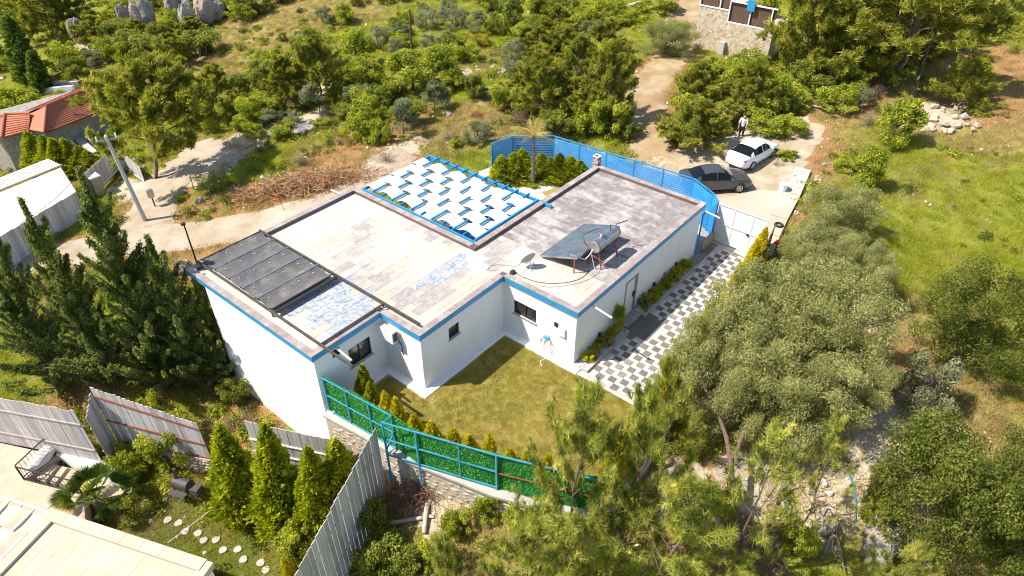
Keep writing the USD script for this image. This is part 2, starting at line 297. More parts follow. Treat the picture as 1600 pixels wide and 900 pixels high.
def drape(poly, dz, step=0.3, jitter=0.12, seed=1):
    """A sheet over the ground inside poly, its edge frayed a little."""
    poly = poly.buffer(0)
    e = poly.exterior; n = int(e.length / 0.22); pts = []
    for i in range(n):
        p = e.interpolate(i * e.length / n); w = (meshkit.fbm(np.array([[p.x * 1.3, p.y * 1.3, seed]]), 4, seed)[0] - 0.5) * 2 * jitter * 3.2
        pts.append((p.x + w, p.y - w * 0.7))
    poly = Polygon(pts).buffer(0)
    if poly.geom_type != 'Polygon': poly = max(poly.geoms, key=lambda g: g.area)
    x0, y0, x1, y1 = poly.bounds
    gx, gy = np.meshgrid(np.arange(x0, x1, step), np.arange(y0, y1, step)); ins = contains_xy(poly.buffer(-step * 0.4), gx, gy)
    P = np.vstack([np.column_stack([gx[ins], gy[ins]]), np.array(poly.exterior.coords)[:-1]])
    from scipy.spatial import Delaunay
    t = Delaunay(P).simplices; c = P[t].mean(1); t = t[contains_xy(poly, c[:, 0], c[:, 1])]
    a = P[t]; cr = (a[:, 1, 0] - a[:, 0, 0]) * (a[:, 2, 1] - a[:, 0, 1]) - (a[:, 1, 1] - a[:, 0, 1]) * (a[:, 2, 0] - a[:, 0, 0])
    t[cr < 0] = t[cr < 0][:, ::-1]
    z = _zi(P) + dz
    ed = shapely.distance(poly.exterior, shapely.points(P)); z = z - np.clip(0.25 - ed, 0, 0.25) * dz * 3.4
    return np.column_stack([P, z]), t
m_track = M('track_dirt', (0.40, 0.315, 0.22), (0.315, 0.235, 0.15), scale=0.9, detail=8, rough=0.95, bump=0.5, bscale=9, bdist=0.05, c3=(0.46, 0.40, 0.32), scale3=0.35)
m_track2 = M('track_ochre', (0.36, 0.255, 0.14), (0.28, 0.185, 0.09), scale=0.8, detail=8, rough=0.95, bump=0.5, bscale=8, bdist=0.05, c3=(0.43, 0.335, 0.21), scale3=0.5)
m_lot = M('lot_concrete', (0.47, 0.405, 0.315), (0.38, 0.31, 0.225), scale=0.5, detail=8, rough=0.9, bump=0.2, bscale=12, bdist=0.02, c3=(0.52, 0.465, 0.385), scale3=0.25)
single('dirt_track', drape(TRACKS['left'], 0.055, seed=2), m_track, 'pale dirt track curving behind the house towards the utility pole', 'track', kind='structure', smooth=True)
single('dirt_track', drape(TRACKS['left2'], 0.075, seed=5), m_track, 'pale stony track forking off past the leaning pine', 'track', kind='structure', smooth=True)
single('dirt_track', drape(TRACKS['up'], 0.055, seed=3, jitter=0.16), m_track2, 'ochre dirt track climbing away from the parking place', 'track', kind='structure', smooth=True)
m_dust = M('dusty_ground', (0.42, 0.33, 0.225), (0.33, 0.25, 0.155), scale=1.1, detail=9, rough=0.95, bump=0.6, bscale=8, bdist=0.06, c3=(0.49, 0.42, 0.32), scale3=0.8)
single('dusty_ground', drape(TRACKS['lot'], 0.055, seed=4, jitter=0.2), m_dust, 'dusty stony turning ground where the two cars stand', 'ground', kind='structure', smooth=True)
single('parking_place', drape(TRACKS['concrete'], 0.085, seed=4, jitter=0.07), m_lot, 'pale concrete apron outside the white gate', 'parking place', kind='structure', smooth=True)
single('footpath', drape(TRACKS['right'], 0.05, seed=6, step=0.2, jitter=0.08), m_track, 'narrow trodden path beside the olive trees', 'footpath', kind='structure', smooth=True)
# ------------------------------------------------------------------ paints and building materials
m_white = M('white_render', (0.80, 0.79, 0.77), (0.745, 0.73, 0.705), scale=1.1, detail=9, rough=0.85, stretch=(1.3, 1.3, .35), ramp=(.42, .80), bump=0.12, bscale=40, bdist=0.01, c3=(0.70, 0.67, 0.62), scale3=0.9, k3=(0.56, 0.85))
m_slab = M('roof_screed', (0.50, 0.44, 0.37), (0.42, 0.37, 0.31), rough=0.9)
m_blue = M('sky_blue_paint', (0.035, 0.27, 0.50), (0.03, 0.225, 0.42), scale=2, rough=0.45, bump=0.05)
m_blue2 = M('fence_blue_paint', (0.030, 0.26, 0.55), (0.022, 0.20, 0.46), scale=1.5, rough=0.4, bump=0.05)
m_frame_blue = M('railing_blue_paint', (0.05, 0.30, 0.42), (0.04, 0.24, 0.36), scale=4, rough=0.4)
m_coping = [M(f'coping_stone_{w}', c, d, scale=5, detail=8, rough=0.8, c3=e, scale3=1.6, k3=(0.5, 0.75)) for w, c, d, e in (('mauve', (0.33, 0.265, 0.245), (0.25, 0.195, 0.18), (0.44, 0.38, 0.35)), ('grey', (0.37, 0.32, 0.30), (0.29, 0.24, 0.225), (0.5, 0.45, 0.41)), ('rose', (0.36, 0.28, 0.25), (0.27, 0.20, 0.18), (0.42, 0.36, 0.33)))]
m_parapet = M('parapet_brown', (0.16, 0.115, 0.10), (0.11, 0.08, 0.07), rough=0.85)
def worn(name, a, b, c, k=(0.5, 0.7)): return M(name, a, b, scale=3.5, detail=10, rough=0.75, ramp=(0.4, 0.6), c3=c, scale3=1.1, k3=k, stretch=(1, 1.5, 1), bump=0.08)
m_tile = {'cream': worn('tile_cream', (0.535, 0.47, 0.39), (0.49, 0.425, 0.35), (0.43, 0.38, 0.325)), 'ivory': worn('tile_ivory', (0.58, 0.515, 0.435), (0.535, 0.475, 0.395), (0.47, 0.415, 0.355)),
          'sand': worn('tile_sand', (0.49, 0.425, 0.345), (0.445, 0.38, 0.305), (0.39, 0.335, 0.285)), 'stained': worn('tile_stained', (0.48, 0.425, 0.37), (0.40, 0.35, 0.31), (0.33, 0.29, 0.265), (0.42, 0.62)),
          'grey': worn('tile_grey', (0.38, 0.335, 0.31), (0.30, 0.26, 0.245), (0.48, 0.43, 0.39), (0.5, 0.7)), 'marbled': M('tile_marbled', (0.53, 0.485, 0.44), (0.44, 0.40, 0.365), scale=2.2, detail=12, rough=.75, ramp=(.5, .62), c3=(.40, .37, .35), scale3=2.6, k3=(.56, .66), stretch=(1, 2, 1)), 'blue': M('tile_blue_worn', (0.17, 0.24, 0.33), (0.46, 0.43, 0.40), scale=6.5, detail=12, rough=0.7, ramp=(0.40, 0.60), c3=(0.42, 0.41, 0.41), scale3=1.6)}
m_plank = [worn(f'plank_tile_{w}', a, b, c, (0.47, 0.66)) for w, a, b, c in (('ash', (0.275, 0.235, 0.222), (0.215, 0.182, 0.174), (0.41, 0.37, 0.345)), ('taupe', (0.245, 0.21, 0.195), (0.195, 0.158, 0.15), (0.36, 0.315, 0.295)), ('mist', (0.315, 0.275, 0.26), (0.25, 0.215, 0.205), (0.45, 0.41, 0.38)), ('pale', (0.385, 0.345, 0.322), (0.295, 0.258, 0.242), (0.5, 0.46, 0.43)))]
m_dark = M('dark_metal', (0.05, 0.048, 0.045), (0.035, 0.033, 0.03), rough=0.45, metallic=0.3)
m_steel = M('galvanised_steel', (0.50, 0.50, 0.50), (0.38, 0.38, 0.39), scale=6, rough=0.35, metallic=0.85, bump=0.05)
m_rust = M('rusty_red_steel', (0.33, 0.09, 0.05), (0.20, 0.06, 0.035), scale=8, rough=0.7)
m_wpaint = M('white_paint', (0.80, 0.80, 0.80), (0.75, 0.75, 0.74), scale=1.5, rough=0.5)
m_plastic = M('white_plastic', (0.78, 0.77, 0.73), (0.70, 0.68, 0.64), rough=0.45)
m_pvc = M('black_rubber', (0.02, 0.02, 0.02), (0.03, 0.03, 0.03), rough=0.6)
m_fabric = M('awning_fabric', (0.085, 0.082, 0.085), (0.135, 0.125, 0.12), scale=1.2, detail=9, rough=0.75, stretch=(1, 2.5, 1), c3=(0.23, 0.20, 0.165), scale3=1.1, k3=(0.5, 0.8), bump=0.1, bscale=30)
m_canvas = M('white_canvas', (0.60, 0.57, 0.54), (0.54, 0.51, 0.475), scale=2, rough=0.9, bump=0.1, bscale=60, bdist=0.004)
m_glasswin = usdkit.material(stage, '/World/Looks/window_glass', {'p': ('principled_bsdf', {'base_color': (0.025, 0.027, 0.03), 'roughness': 0.06, 'specular_ior_level': 0.7}), 'g': ('geometry', {}), 'n': ('noise_texture', {'scale': 1.2}), 'r': ('rgb_ramp', {'ramp': [(0.35, (0.012, 0.012, 0.014)), (0.7, (0.05, 0.045, 0.04))]})}, [('g.position', 'n.vector'), ('n.fac', 'r.fac'), ('r.color', 'p.base_color')], surface='p.BSDF')
m_conc = M('concrete', (0.48, 0.45, 0.41), (0.38, 0.35, 0.32), scale=1.8, detail=8, rough=0.9, bump=0.2, bscale=14)
m_stone = [M(f'limestone_{w}', a, b, scale=4, detail=8, rough=0.9, bump=0.35, bscale=16, bdist=0.03) for w, a, b in (('buff', (0.47, 0.36, 0.25), (0.36, 0.27, 0.18)), ('cream', (0.56, 0.46, 0.34), (0.45, 0.36, 0.26)), ('grey', (0.42, 0.37, 0.31), (0.31, 0.275, 0.23)), ('ochre', (0.45, 0.30, 0.17), (0.34, 0.22, 0.12)))]
m_mortar = M('lime_mortar', (0.50, 0.43, 0.34), (0.40, 0.34, 0.27), scale=5, rough=0.95, bump=0.4)

# ------------------------------------------------------------------ the plot: retained ground, lawn, pool, paths
single('plot_base', MB().prism(PLOT, -6.0, 0.0), m_conc, 'retained level ground of the house plot', 'ground', kind='structure')
m_lawn = M('lawn_turf', (0.33, 0.265, 0.06), (0.235, 0.225, 0.045), scale=0.9, detail=9, rough=0.95, ramp=(0.38, 0.62), bump=0.8, bscale=45, bdist=0.05, c3=(0.36, 0.275, 0.085), scale3=0.55, k3=(0.42, 0.66))
LAWN = Polygon([(0.5, -3.9), (3.3, -3.85), (3.3, -6.2), (8.72, -6.2), (8.72, -10.3), (9.0, -10.9), (9.0, -14.0), (8.8, -15.1), (6.4, -15.35), (3.5, -14.95), (2.6, -13.4), (1.8, -11.6), (0.85, -7.9), (0.55, -5.5)])
single('lawn', MB().prism(LAWN, 0.004, 0.03), m_lawn, 'sunlit golden green lawn in front of the white house', 'lawn', kind='structure')
m_soilbed = M('bed_soil', (0.30, 0.20, 0.12), (0.22, 0.14, 0.08), scale=5, rough=0.95, bump=0.6, bscale=20)
single('garden_bed', MB().prism([(9.0, -14.1), (9.0, -14.9), (17, -13.95), (22.9, -13.3), (22.9, -12.75), (17, -13.45), (12, -14.0)], 0.004, 0.035), m_soilbed, 'narrow bare bed along the outer side of the paved path', 'garden bed', kind='structure')
m_decking = M('pale_paving', (0.66, 0.60, 0.52), (0.58, 0.52, 0.44), scale=2, detail=7, rough=0.8, bump=0.1)
single('pool_terrace', MB().prism([(10.3, 4.75), (10.3, -2.7), (20.9, -2.7), (20.9, 3.5), (19.8, 5.6), (15.9, 5.8)], 0.004, 0.028), m_decking, 'pale terrace beside the pool under the pergola', 'terrace', kind='structure')
pool = Thing('swimming_pool', 'blue swimming pool half hidden beneath the white woven pergola', 'swimming pool', (15, 1, 0))
pw = usdkit.material(stage, '/World/Looks/pool_water', {'p': ('principled_bsdf', {'base_color': (0.012, 0.10, 0.36), 'roughness': 0.04, 'specular_ior_level': 0.6}), 'g': ('geometry', {}), 'n': ('noise_texture', {'scale': 5.0, 'detail': 3}), 'b': ('bump', {'strength': 0.25, 'distance': 0.05})}, [('g.position', 'n.vector'), ('n.fac', 'b.height'), ('b.normal', 'p.normal')], surface='p.BSDF')
pool.part('water', MB().box((11.2, -2.0, 0.03), (19.2, 2.6, 0.045)), pw)
b = MB()
for a, c in (((10.9, -2.3, 0.029), (19.5, -2.0, 0.09)), ((10.9, 2.6, 0.029), (19.5, 2.9, 0.09)), ((10.9, -2.0, 0.029), (11.2, 2.6, 0.09)), ((19.2, -2.0, 0.029), (19.5, 2.6, 0.09))): b.box(a, c)
pool.part('coping', b, m_decking)

# paved path of dark squares framed by pale angle stones
m_pwhite_bed = M('paver_joint', (0.52, 0.48, 0.42), (0.44, 0.40, 0.35), scale=4, rough=.9)
pav = Thing('paved_path', 'checkered path of dark square pavers framed in white beside the house', 'path', (16, -12, 0), kind='structure')
pav.part('bed', MB().prism([(8.95, -10.68), (8.95, -14.1), (12, -14.0), (17, -13.45), (22.95, -12.75), (22.95, -10.1), (20.0, -10.0), (14.4, -10.0)], 0.003, 0.03), m_pwhite_bed)
m_pdark = [M(f'paver_slate_{w}', a, b_, scale=6, rough=0.85, bump=0.15, bscale=30) for w, a, b_ in (('warm', (0.20, 0.175, 0.155), (0.155, 0.135, 0.12)), ('cool', (0.165, 0.155, 0.15), (0.125, 0.118, 0.115)), ('worn', (0.27, 0.24, 0.215), (0.20, 0.175, 0.155)))]
m_pwhite = [M(f'paver_white_{w}', a, b_, scale=4, rough=0.85, bump=0.12, bscale=30) for w, a, b_ in (('clean', (0.66, 0.62, 0.56), (0.58, 0.54, 0.48)), ('dusty', (0.58, 0.53, 0.46), (0.50, 0.45, 0.39)))]
PATH = Polygon([(9.0, -10.72), (9.0, -14.0), (12, -13.9), (17, -13.4), (22.6, -12.8), (22.6, -10.75)])
_u = 0.1775
for i in range(-12, 40):
    for j in range(-14, 30):
        ox = 9.748 + (3 * i + j) * _u; oy = -11.663 - (i + 3 * j) * _u
        for nm, x0, y0, x1, y1 in (('dark_paver', 0, 0, 2, 2), ('white_upright', 2, 0, 3, 2), ('white_brick', 0, 2, 2, 3)):
            r_ = (ox + x0 * _u + .003, oy + y0 * _u + .003, ox + x1 * _u - .003, oy + y1 * _u - .003)
            if not PATH.contains(Polygon([(r_[0], r_[1]), (r_[2], r_[1]), (r_[2], r_[3]), (r_[0], r_[3])])): continue
            if r_[2] > 12.85 and r_[0] < 14.4 and r_[3] > -11.72: continue
            dz = R.uniform(-0.003, 0.003)
            pav.part(nm, bevel_box((r_[0], r_[1], .01), (r_[2], r_[3], .046 + dz), .006), m_pdark[R.choice(3, p=[.45, .35, .2])] if nm == 'dark_paver' else m_pwhite[R.choice(2, p=[.65, .35])])
for x0 in np.arange(12.78, 14.3, 0.5):
    for y0 in np.arange(-11.72, -10.2, 0.5):
        pav.part('dark_slab', bevel_box((x0, y0, 0.01), (x0 + .49, y0 + .49, 0.047), 0.01), m_pdark[1])
for x0 in np.arange(20.0, 22.7, 0.45): pav.part('edge_stone', bevel_box((x0, -10.66, 0.01), (x0 + .44, -10.06, 0.045), 0.01), m_pdark[R.integers(3)])
for y0 in np.arange(-14.0, -10.8, 0.6): pav.part('kerb_stone', bevel_box((8.82, y0, 0.0), (8.98, y0 + .59, 0.075), 0.015), m_pwhite[R.integers(2)])

# planting bed along the shaded wall: two stretches of kerb with white pebbles
for x0, x1, which in ((9.3, 12.7, 'nearer the lawn corner'), (14.45, 19.6, 'between the white door and the gate')):
    t = Thing('planting_bed', f'long raised bed of white pebbles along the wall, {which}', 'planting bed', ((x0 + x1) / 2, -10.35, 0), kind='structure')
    t.part('kerb', MB().box((x0, -10.74, 0.0), (x1, -10.62, 0.17)).box((x0 - .12, -10.74, 0), (x0, -9.98, 0.17)).box((x1, -10.74, 0), (x1 + .12, -9.98, 0.17)), m_conc)
    t.part('soil', MB().box((x0, -10.62, 0.0), (x1, -9.96, 0.10)), m_soilbed)
    pb = MB()
    for q in range(int(430 * (x1 - x0))):
        c = (R.uniform(x0, x1), R.uniform(-10.6, -10.0), 0.11 + R.uniform(0, .02)); s_ = R.uniform(.03, .07)
        o = np.array([[1, 0, 0], [-1, 0, 0], [0, 1, 0], [0, -1, 0], [0, 0, 1], [0, 0, -1]]) * s_ * R.uniform(.6, 1, (6, 1)) / 1.6
        pb.add(o + c, [(0, 2, 4), (2, 1, 4), (1, 3, 4), (3, 0, 4), (2, 0, 5), (1, 2, 5), (3, 1, 5), (0, 3, 5)])
    t.part('pebbles', pb, m_wpaint, kind='stuff')

# ------------------------------------------------------------------ the white house
H = Thing('white_house', 'single storey white house with flat tiled roof and blue fascia', 'house', (9, -2, 0))
FOOT = [(0.12, 4.75), (0.12, -3.32), (3.77, -3.32), (3.77, -5.74), (9.19, -5.74), (9.19, -9.95), (21.04, -9.95), (21.04, -2.87), (10.1, -2.87), (10.1, 4.75)]
ROOF = [(0, 6.0), (0, -3.44), (3.65, -3.44), (3.65, -5.86), (9.07, -5.86), (9.07, -10.07), (21.16, -10.07), (21.16, -2.99), (10.22, -2.99), (10.22, 6.0)]
def man(mesh): v, f = vf(mesh); return manifold3d.Manifold(manifold3d.Mesh(np.asarray(v, np.float32), np.asarray(f, np.uint32)))
def hole(a, b_):
    a, b_ = np.minimum(a, b_), np.maximum(a, b_); return manifold3d.Manifold.cube(tuple((np.array(b_) - a).tolist())).translate(tuple(a.tolist()))
wall = man(trimesh.creation.extrude_polygon(Polygon(FOOT), 8.02, engine='earcut')).translate((0, 0, -5.0))
WIN = [('y', -3.32, 1.80, 3.0, 1.32, 2.33), ('y', -5.74, 5.44, 6.1, 1.80, 2.44), ('x', 9.19, -7.72, -6.40, 1.36, 2.13), ('y', -3.32, 1.03, 1.42, 2.42, 2.84)]
for ax, p, a0, a1, z0, z1 in WIN:
    wall = wall - (hole((a0, p - .5, z0), (a1, p + .16, z1)) if ax == 'y' else hole((p - .5, a0, z0), (p + .16, a1, z1)))
wall = wall - hole((13.42, -10.5, 0.12), (14.42, -9.83, 2.3))
H.part('wall', wall, m_white)
sk = MB()
out = Polygon(FOOT).buffer(0.42, join_style=2).intersection(Polygon([(0.2, -3), (0.2, -7), (3, -11), (9.55, -10.4), (9.55, -5.6), (9.5, -3)]))
sk.prism(out.difference(Polygon(FOOT)).buffer(-.001), 0.0, 0.07); H.part('skirting_path', sk, m_white)
for (ax, p, a0, a1, z0, z1), nm in zip(WIN, ('window', 'window', 'window', 'vent_window')):
    def q(a, d, z): return (a, p + d, z) if ax == 'y' else (p + d, a, z)
    fr = MB(); t_ = 0.06 if nm == 'window' else 0.03
    for u0, u1, w0, w1 in ((a0, a1, z0, z0 + t_), (a0, a1, z1 - t_, z1), (a0, a0 + t_, z0 + t_, z1 - t_), (a1 - t_, a1, z0 + t_, z1 - t_)): fr.box(q(u0, .03, w0), q(u1, .12, w1))
    if ax == 'x' or nm == 'window' and a1 - a0 > 1: fr.box(q((a0 + a1) / 2 - .03, .04, z0 + t_), q((a0 + a1) / 2 + .03, .11, z1 - t_))
    w = H.part(nm, fr, m_dark)
    H.part('pane', MB().box(q(a0 + .01, .08, z0 + .01), q(a1 - .01, .10, z1 - .01)), m_glasswin, under=w)
    if nm == 'window': H.part('sill', MB().box(q(a0 - .05, -.06, z0 - .05), q(a1 + .05, .15, z0 - .003)), m_coping[1], under=w)
d = H.part('door', bevel_box((13.44, -9.89, 0.13), (14.40, -9.84, 2.28)), m_wpaint)
fr = MB(); fr.box((13.36, -9.985, 0.1), (13.44, -9.84, 2.36)).box((14.40, -9.985, 0.1), (14.48, -9.84, 2.36)).box((13.44, -9.985, 2.28), (14.40, -9.84, 2.36)); H.part('door_frame', fr, m_coping[1], under=d)
H.part('handle', MB().box((14.26, -9.97, 1.0), (14.31, -9.89, 1.32)).box((14.18, -9.99, 1.12), (14.31, -9.96, 1.15)), m_dark, under=d)
H.part('door_step', MB().box((12.95, -10.5, 0.02), (14.35, -9.96, 0.14)), m_coping[1])
# roof: slab, fascia boards, parapet, coping tiles, deck tiles
rf = H.part('roof_slab', MB().prism(Polygon(ROOF).buffer(-.03, join_style=2), 3.02, 3.10), m_slab)
for a, b_ in zip(ROOF, ROOF[1:] + ROOF[:1]):
    a, b_ = np.array(a), np.array(b_); dd = (b_ - a) / np.linalg.norm(b_ - a); nn = np.array([dd[1], -dd[0]])
    c = (a + b_) / 2
    if Polygon(ROOF).contains(Point(*(c + nn * .1))): nn = -nn
    mid0, mid1 = a - nn * .0155, b_ - nn * .0155
    H.part('fascia', MB().beam((*(mid0 + dd * .001), 3.15), (*(mid1 - dd * .001), 3.15), 0.031, 0.27), m_blue, under=rf)
inner = Polygon(ROOF).buffer(-.30, join_style=2)
pw_ = H.part('parapet', MB().prism(Polygon(ROOF).buffer(-.032, join_style=2).difference(inner), 3.10, 3.285), m_parapet)
cop = Polygon(ROOF).buffer(.012, join_style=2).difference(Polygon(ROOF).buffer(-.315, join_style=2))
def cells(poly, x0, y0, w, h, stagger=0, axis=0):
    X0, Y0, X1, Y1 = poly.bounds
    i0, i1, j0, j1 = int((X0 - x0) // w) - 1, int((X1 - x0) // w) + 2, int((Y0 - y0) // h) - 1, int((Y1 - y0) // h) + 2
    for i in range(i0, i1):
        for j in range(j0, j1):
            ox, oy = x0 + i * w + (stagger * (j % 3) * w if axis == 0 else 0), y0 + j * h + (stagger * (i % 3) * h if axis == 1 else 0)
            yield ox, oy, w, h
for a, b_ in zip(ROOF, ROOF[1:] + ROOF[:1]):
    a, b_ = np.array(a), np.array(b_); ln = np.linalg.norm(b_ - a); dd = (b_ - a) / ln; nn = np.array([dd[1], -dd[0]])
    if Polygon(ROOF).contains(Point(*((a + b_) / 2 + nn * .1))): nn = -nn
    n = max(1, round(ln / 0.6))
    strip = Polygon([a + nn * .012, b_ + nn * .012, b_ - nn * .315, a - nn * .315])
    for k_ in range(n):
        s0, s1 = -.5 if k_ == 0 else k_ * ln / n, ln + .5 if k_ == n - 1 else (k_ + 1) * ln / n
        g = Polygon([a + dd * s0 + nn * .4, a + dd * s1 + nn * .4, a + dd * s1 - nn * .4, a + dd * s0 - nn * .4]).intersection(strip).intersection(cop).buffer(-.004, join_style=2)
        g = max(g.geoms, key=lambda q_: q_.area) if g.geom_type == 'MultiPolygon' else g
        if g.area < .01: continue
        H.part('coping_tile', MB().prism(g, 3.288, 3.315 + R.uniform(-.003, .003) + (0.002 if abs(dd[0]) > .5 else 0)), m_coping[R.choice(3, p=[.5, .25, .25])], under=pw_)
CREAM = inner.difference(Polygon([(11.85, 20), (11.85, -20), (30, -20), (30, 20)]))
TERR = inner.intersection(Polygon([(11.86, 20), (11.86, -20), (30, -20), (30, 20)]))
def shape_part(g, z0, z1, name, mat, under):
    for gg in (g.geoms if hasattr(g, 'geoms') else [g]):
        if gg.geom_type != 'Polygon' or gg.area < .02: continue
        if abs(gg.area - gg.envelope.area) < 1e-6: x0, y0, x1, y1 = gg.bounds; H.part(name, bevel_box((x0, y0, z0), (x1, y1, z1), .004), mat, under=under)
        else: H.part(name, MB().prism(gg, z0, z1), mat, under=under)
for ox, oy, w, h in cells(CREAM, 0.3, -9.77, 1.2, 0.46, 1 / 3):
    g = Polygon([(ox, oy), (ox + w, oy), (ox + w, oy + h), (ox, oy + h)]).buffer(-.003, join_style=2).intersection(CREAM)
    if g.is_empty or g.area < .02: continue
    cx, cy = ox + w / 2, oy + h / 2
    n = meshkit.fbm(np.array([[math.floor(cx / 1.2) * .5, math.floor(cy / .92) * .45, 4.2]]), 3, 5)[0] + R.uniform(-.035, .035)
    kind = 'ivory' if n < .45 else 'cream' if n < .60 else 'sand' if n < .66 else 'stained' if n < .71 else 'grey'
    if 3.0 < cy < 6 and 4.2 < cx < 10: kind = R.choice(['marbled', 'cream', 'marbled', 'marbled'])
    if 6.0 < cx < 9.3 and -3.9 < cy < -2.9: kind = 'blue' if cx > 6.1 else 'stained'
    if 1.6 < cx < 4.3 and -2.7 < cy < 0.2: kind = 'blue'
    if 1.2 < cx < 4.3 and cy < -2.7 : kind = 'cream'
    if cx < 1.0: kind = 'ivory'
    if 9.2 < cx < 11.9 and -7 < cy < -3.5: kind = R.choice(['ivory', 'cream', 'stained'])
    shape_part(g, 3.09, 3.118 + R.uniform(-.003, .003), 'roof_tile', m_tile[str(kind)], rf)
for ox, oy, w, h in cells(TERR, 11.87, -9.77, 0.226, 0.95, 1 / 3, 1):
    g = Polygon([(ox, oy), (ox + w, oy), (ox + w, oy + h), (ox, oy + h)]).buffer(-.003, join_style=2).intersection(TERR)
    if g.is_empty or g.area < .02: continue
    n = meshkit.fbm(np.array([[ox * .35, oy * .45, 1.2]]), 3, 8)[0] + R.uniform(-.16, .16)
    shape_part(g, 3.09, 3.118 + R.uniform(-.003, .003), 'plank_tile', m_plank[0 if n < .42 else 1 if n < .54 else 2 if n < .72 else 3], rf)
ch = H.part('chimney', MB().box((20.95, -3.15, 3.1), (21.3, -2.8, 3.15)), m_coping[0])
mbr = [M('brick_red', (0.30, 0.15, 0.115), (0.22, 0.10, 0.08), rough=0.9), M('brick_pale', (0.50, 0.42, 0.38), (0.42, 0.34, 0.3), rough=0.9)]
for r_ in range(8):
    for sd_ in range(4):
        o = 0.13 * (r_ % 2); z0 = 3.15 + r_ * .085
        base = {0: ((20.95, -3.15), (1, 0)), 1: ((21.3, -3.15), (0, 1)), 2: ((21.3, -2.8), (-1, 0)), 3: ((20.95, -2.8), (0, -1))}[sd_]
        for s0, s1 in ((0, .12 + o * .5), (.13 + o * .5, .27)):
            (bx, by), (ux, uy) = base; nx_, ny_ = -uy, ux
            H.part('brick', bevel_box((bx + ux * s0, by + uy * s0, z0), (bx + ux * s1 + nx_ * .075, by + uy * s1 + ny_ * .075, z0 + .078), .006), mbr[int(R.random() < .35)], under=ch)
H.part('chimney_rim', MB().box((20.93, -3.17, 3.832), (21.32, -3.1, 3.87)).box((20.93, -2.85, 3.832), (21.32, -2.78, 3.87)).box((20.93, -3.1, 3.832), (21.0, -2.85, 3.87)).box((21.25, -3.1, 3.832), (21.32, -2.85, 3.87)), m_wpaint, under=ch)
for x in (11.23, 16.36, 18.74): H.part('wall_lamp', MB().box((x - .05, -10.06, .46), (x + .05, -9.955, .66)).box((x - .07, -10.09, .64), (x + .07, -9.955, .67)), m_dark)
for p0, p1 in (((10.24, -10.0, 2.99), (10.13, -11.15, 2.93)), ((20.9, -10.0, 2.99), (20.8, -11.1, 2.93)), ((1.2, -3.3, 2.98), (1.15, -4.45, 2.92)), ((9.6, 5.9, 3.0), (9.5, 7.2, 2.95))): H.part('drain_spout', MB().tube([p0, p1], 0.045, 8), m_wpaint)
H.part('meter_box', bevel_box((9.09, -9.42, 1.48), (9.185, -9.05, 1.98)), m_plastic)
H.part('socket', MB().box((9.12, -8.98, 1.86), (9.185, -8.80, 2.06)), m_dark)
H.part('foundation', MB().prism([(0.10, -3.2), (0.34, -5.3), (0.8, -5.3), (0.8, -3.2)], -5, -0.95), m_white)
ac = Thing('air_conditioner', 'white outdoor air conditioning unit bracketed high on the wall corner', 'air conditioner', (3.6, -4.0, 2.3))
ac.part('casing', bevel_box((3.34, -4.42, 2.22), (3.66, -3.60, 2.82), .02), m_wpaint)
ac.part('fan_grille', MB().tube([(3.345, -3.92, 2.5), (3.33, -3.92, 2.5)], .2, 20), m_plastic); ac.part('valve_cover', MB().box((3.4, -4.43, 2.28), (3.64, -4.415, 2.74)), m_dark)
ac.part('bracket', MB().box((3.4, -4.35, 2.16), (3.765, -4.3, 2.215)).box((3.4, -3.75, 2.16), (3.765, -3.7, 2.215)), m_steel)
ac.part('hose', MB().tube([(3.66, -4.4, 2.2), (3.74, -4.5, 2.0), (3.75, -4.52, 1.4)], .02, 6), m_pvc)
hose = Thing('garden_hose', 'white hose coiled on a wall hook with its end on the grass', 'hose', (9.1, -8.4, 0))
cv = []
for k_ in range(5):
    for a in np.linspace(0, 2 * np.pi, 22, endpoint=False): cv.append((9.10 - .02 * k_, -8.42 + (.26 + .02 * k_) * math.sin(a) + .02 * math.sin(k_ * 2), .52 + (.46 + .02 * k_) * math.cos(a) - .03 * k_))
cv += [(8.95, -8.5, .1), (8.7, -8.7, .06), (8.45, -8.6, .05), (8.2, -8.85, .05)]
hose.part('coil', MB().tube(cv, .016, 5), m_wpaint); hose.part('hook', MB().box((8.98, -8.55, .94), (9.185, -8.3, 1.0)), m_frame_blue)

# ------------------------------------------------------------------ awning on rails over the roof's left end
aw = Thing('retractable_awning', 'dark grey fabric awning gathered over the left end of the roof', 'awning', (2.4, 3, 3.1))
ys = np.linspace(5.85, 0.15, 6)
for y0, y1 in zip(ys[:-1], ys[1:]):
    t_ = np.linspace(0, 1, 9); s_ = np.linspace(0, 1, 13); V = []
    for tt in t_:
        for ss in s_:
            x = .80 + 3.2 * ss; y = y0 + (y1 - y0) * tt
            V.append((x, y, 3.47 - .17 * math.sin(math.pi * tt) * (0.8 + .2 * math.sin(ss * 7 + y0)) + .012 * math.sin(ss * 31 + tt * 5 + y0)))
    idx = lambda i, j: i * 13 + j
    F = [(idx(i, j), idx(i, j + 1), idx(i + 1, j + 1), idx(i + 1, j)) for i in range(8) for j in range(12)]
    F2 = [(a + 117, d_ + 117, c + 117, b_ + 117) for a, b_, c, d_ in F]
    V = np.array(V); aw.part('fabric_panel', (np.vstack([V, V - [0, 0, .006]]), np.array([(a, d_, c, b_) for a, b_, c, d_ in F] + [tuple(reversed(q_)) for q_ in F2])), m_fabric)
for k_, (y0, y1) in enumerate(zip(ys[:-1], ys[1:])):
    for x in (1.15, 1.95, 2.75, 3.55): aw.part('fastener', bevel_box((x - .02, y0 - .31, 3.41), (x + .02, y0 - .27, 3.43)), m_plastic)
m_rail = M('rail_brown', (0.085, 0.075, 0.06), (0.06, 0.052, 0.042), rough=0.5)
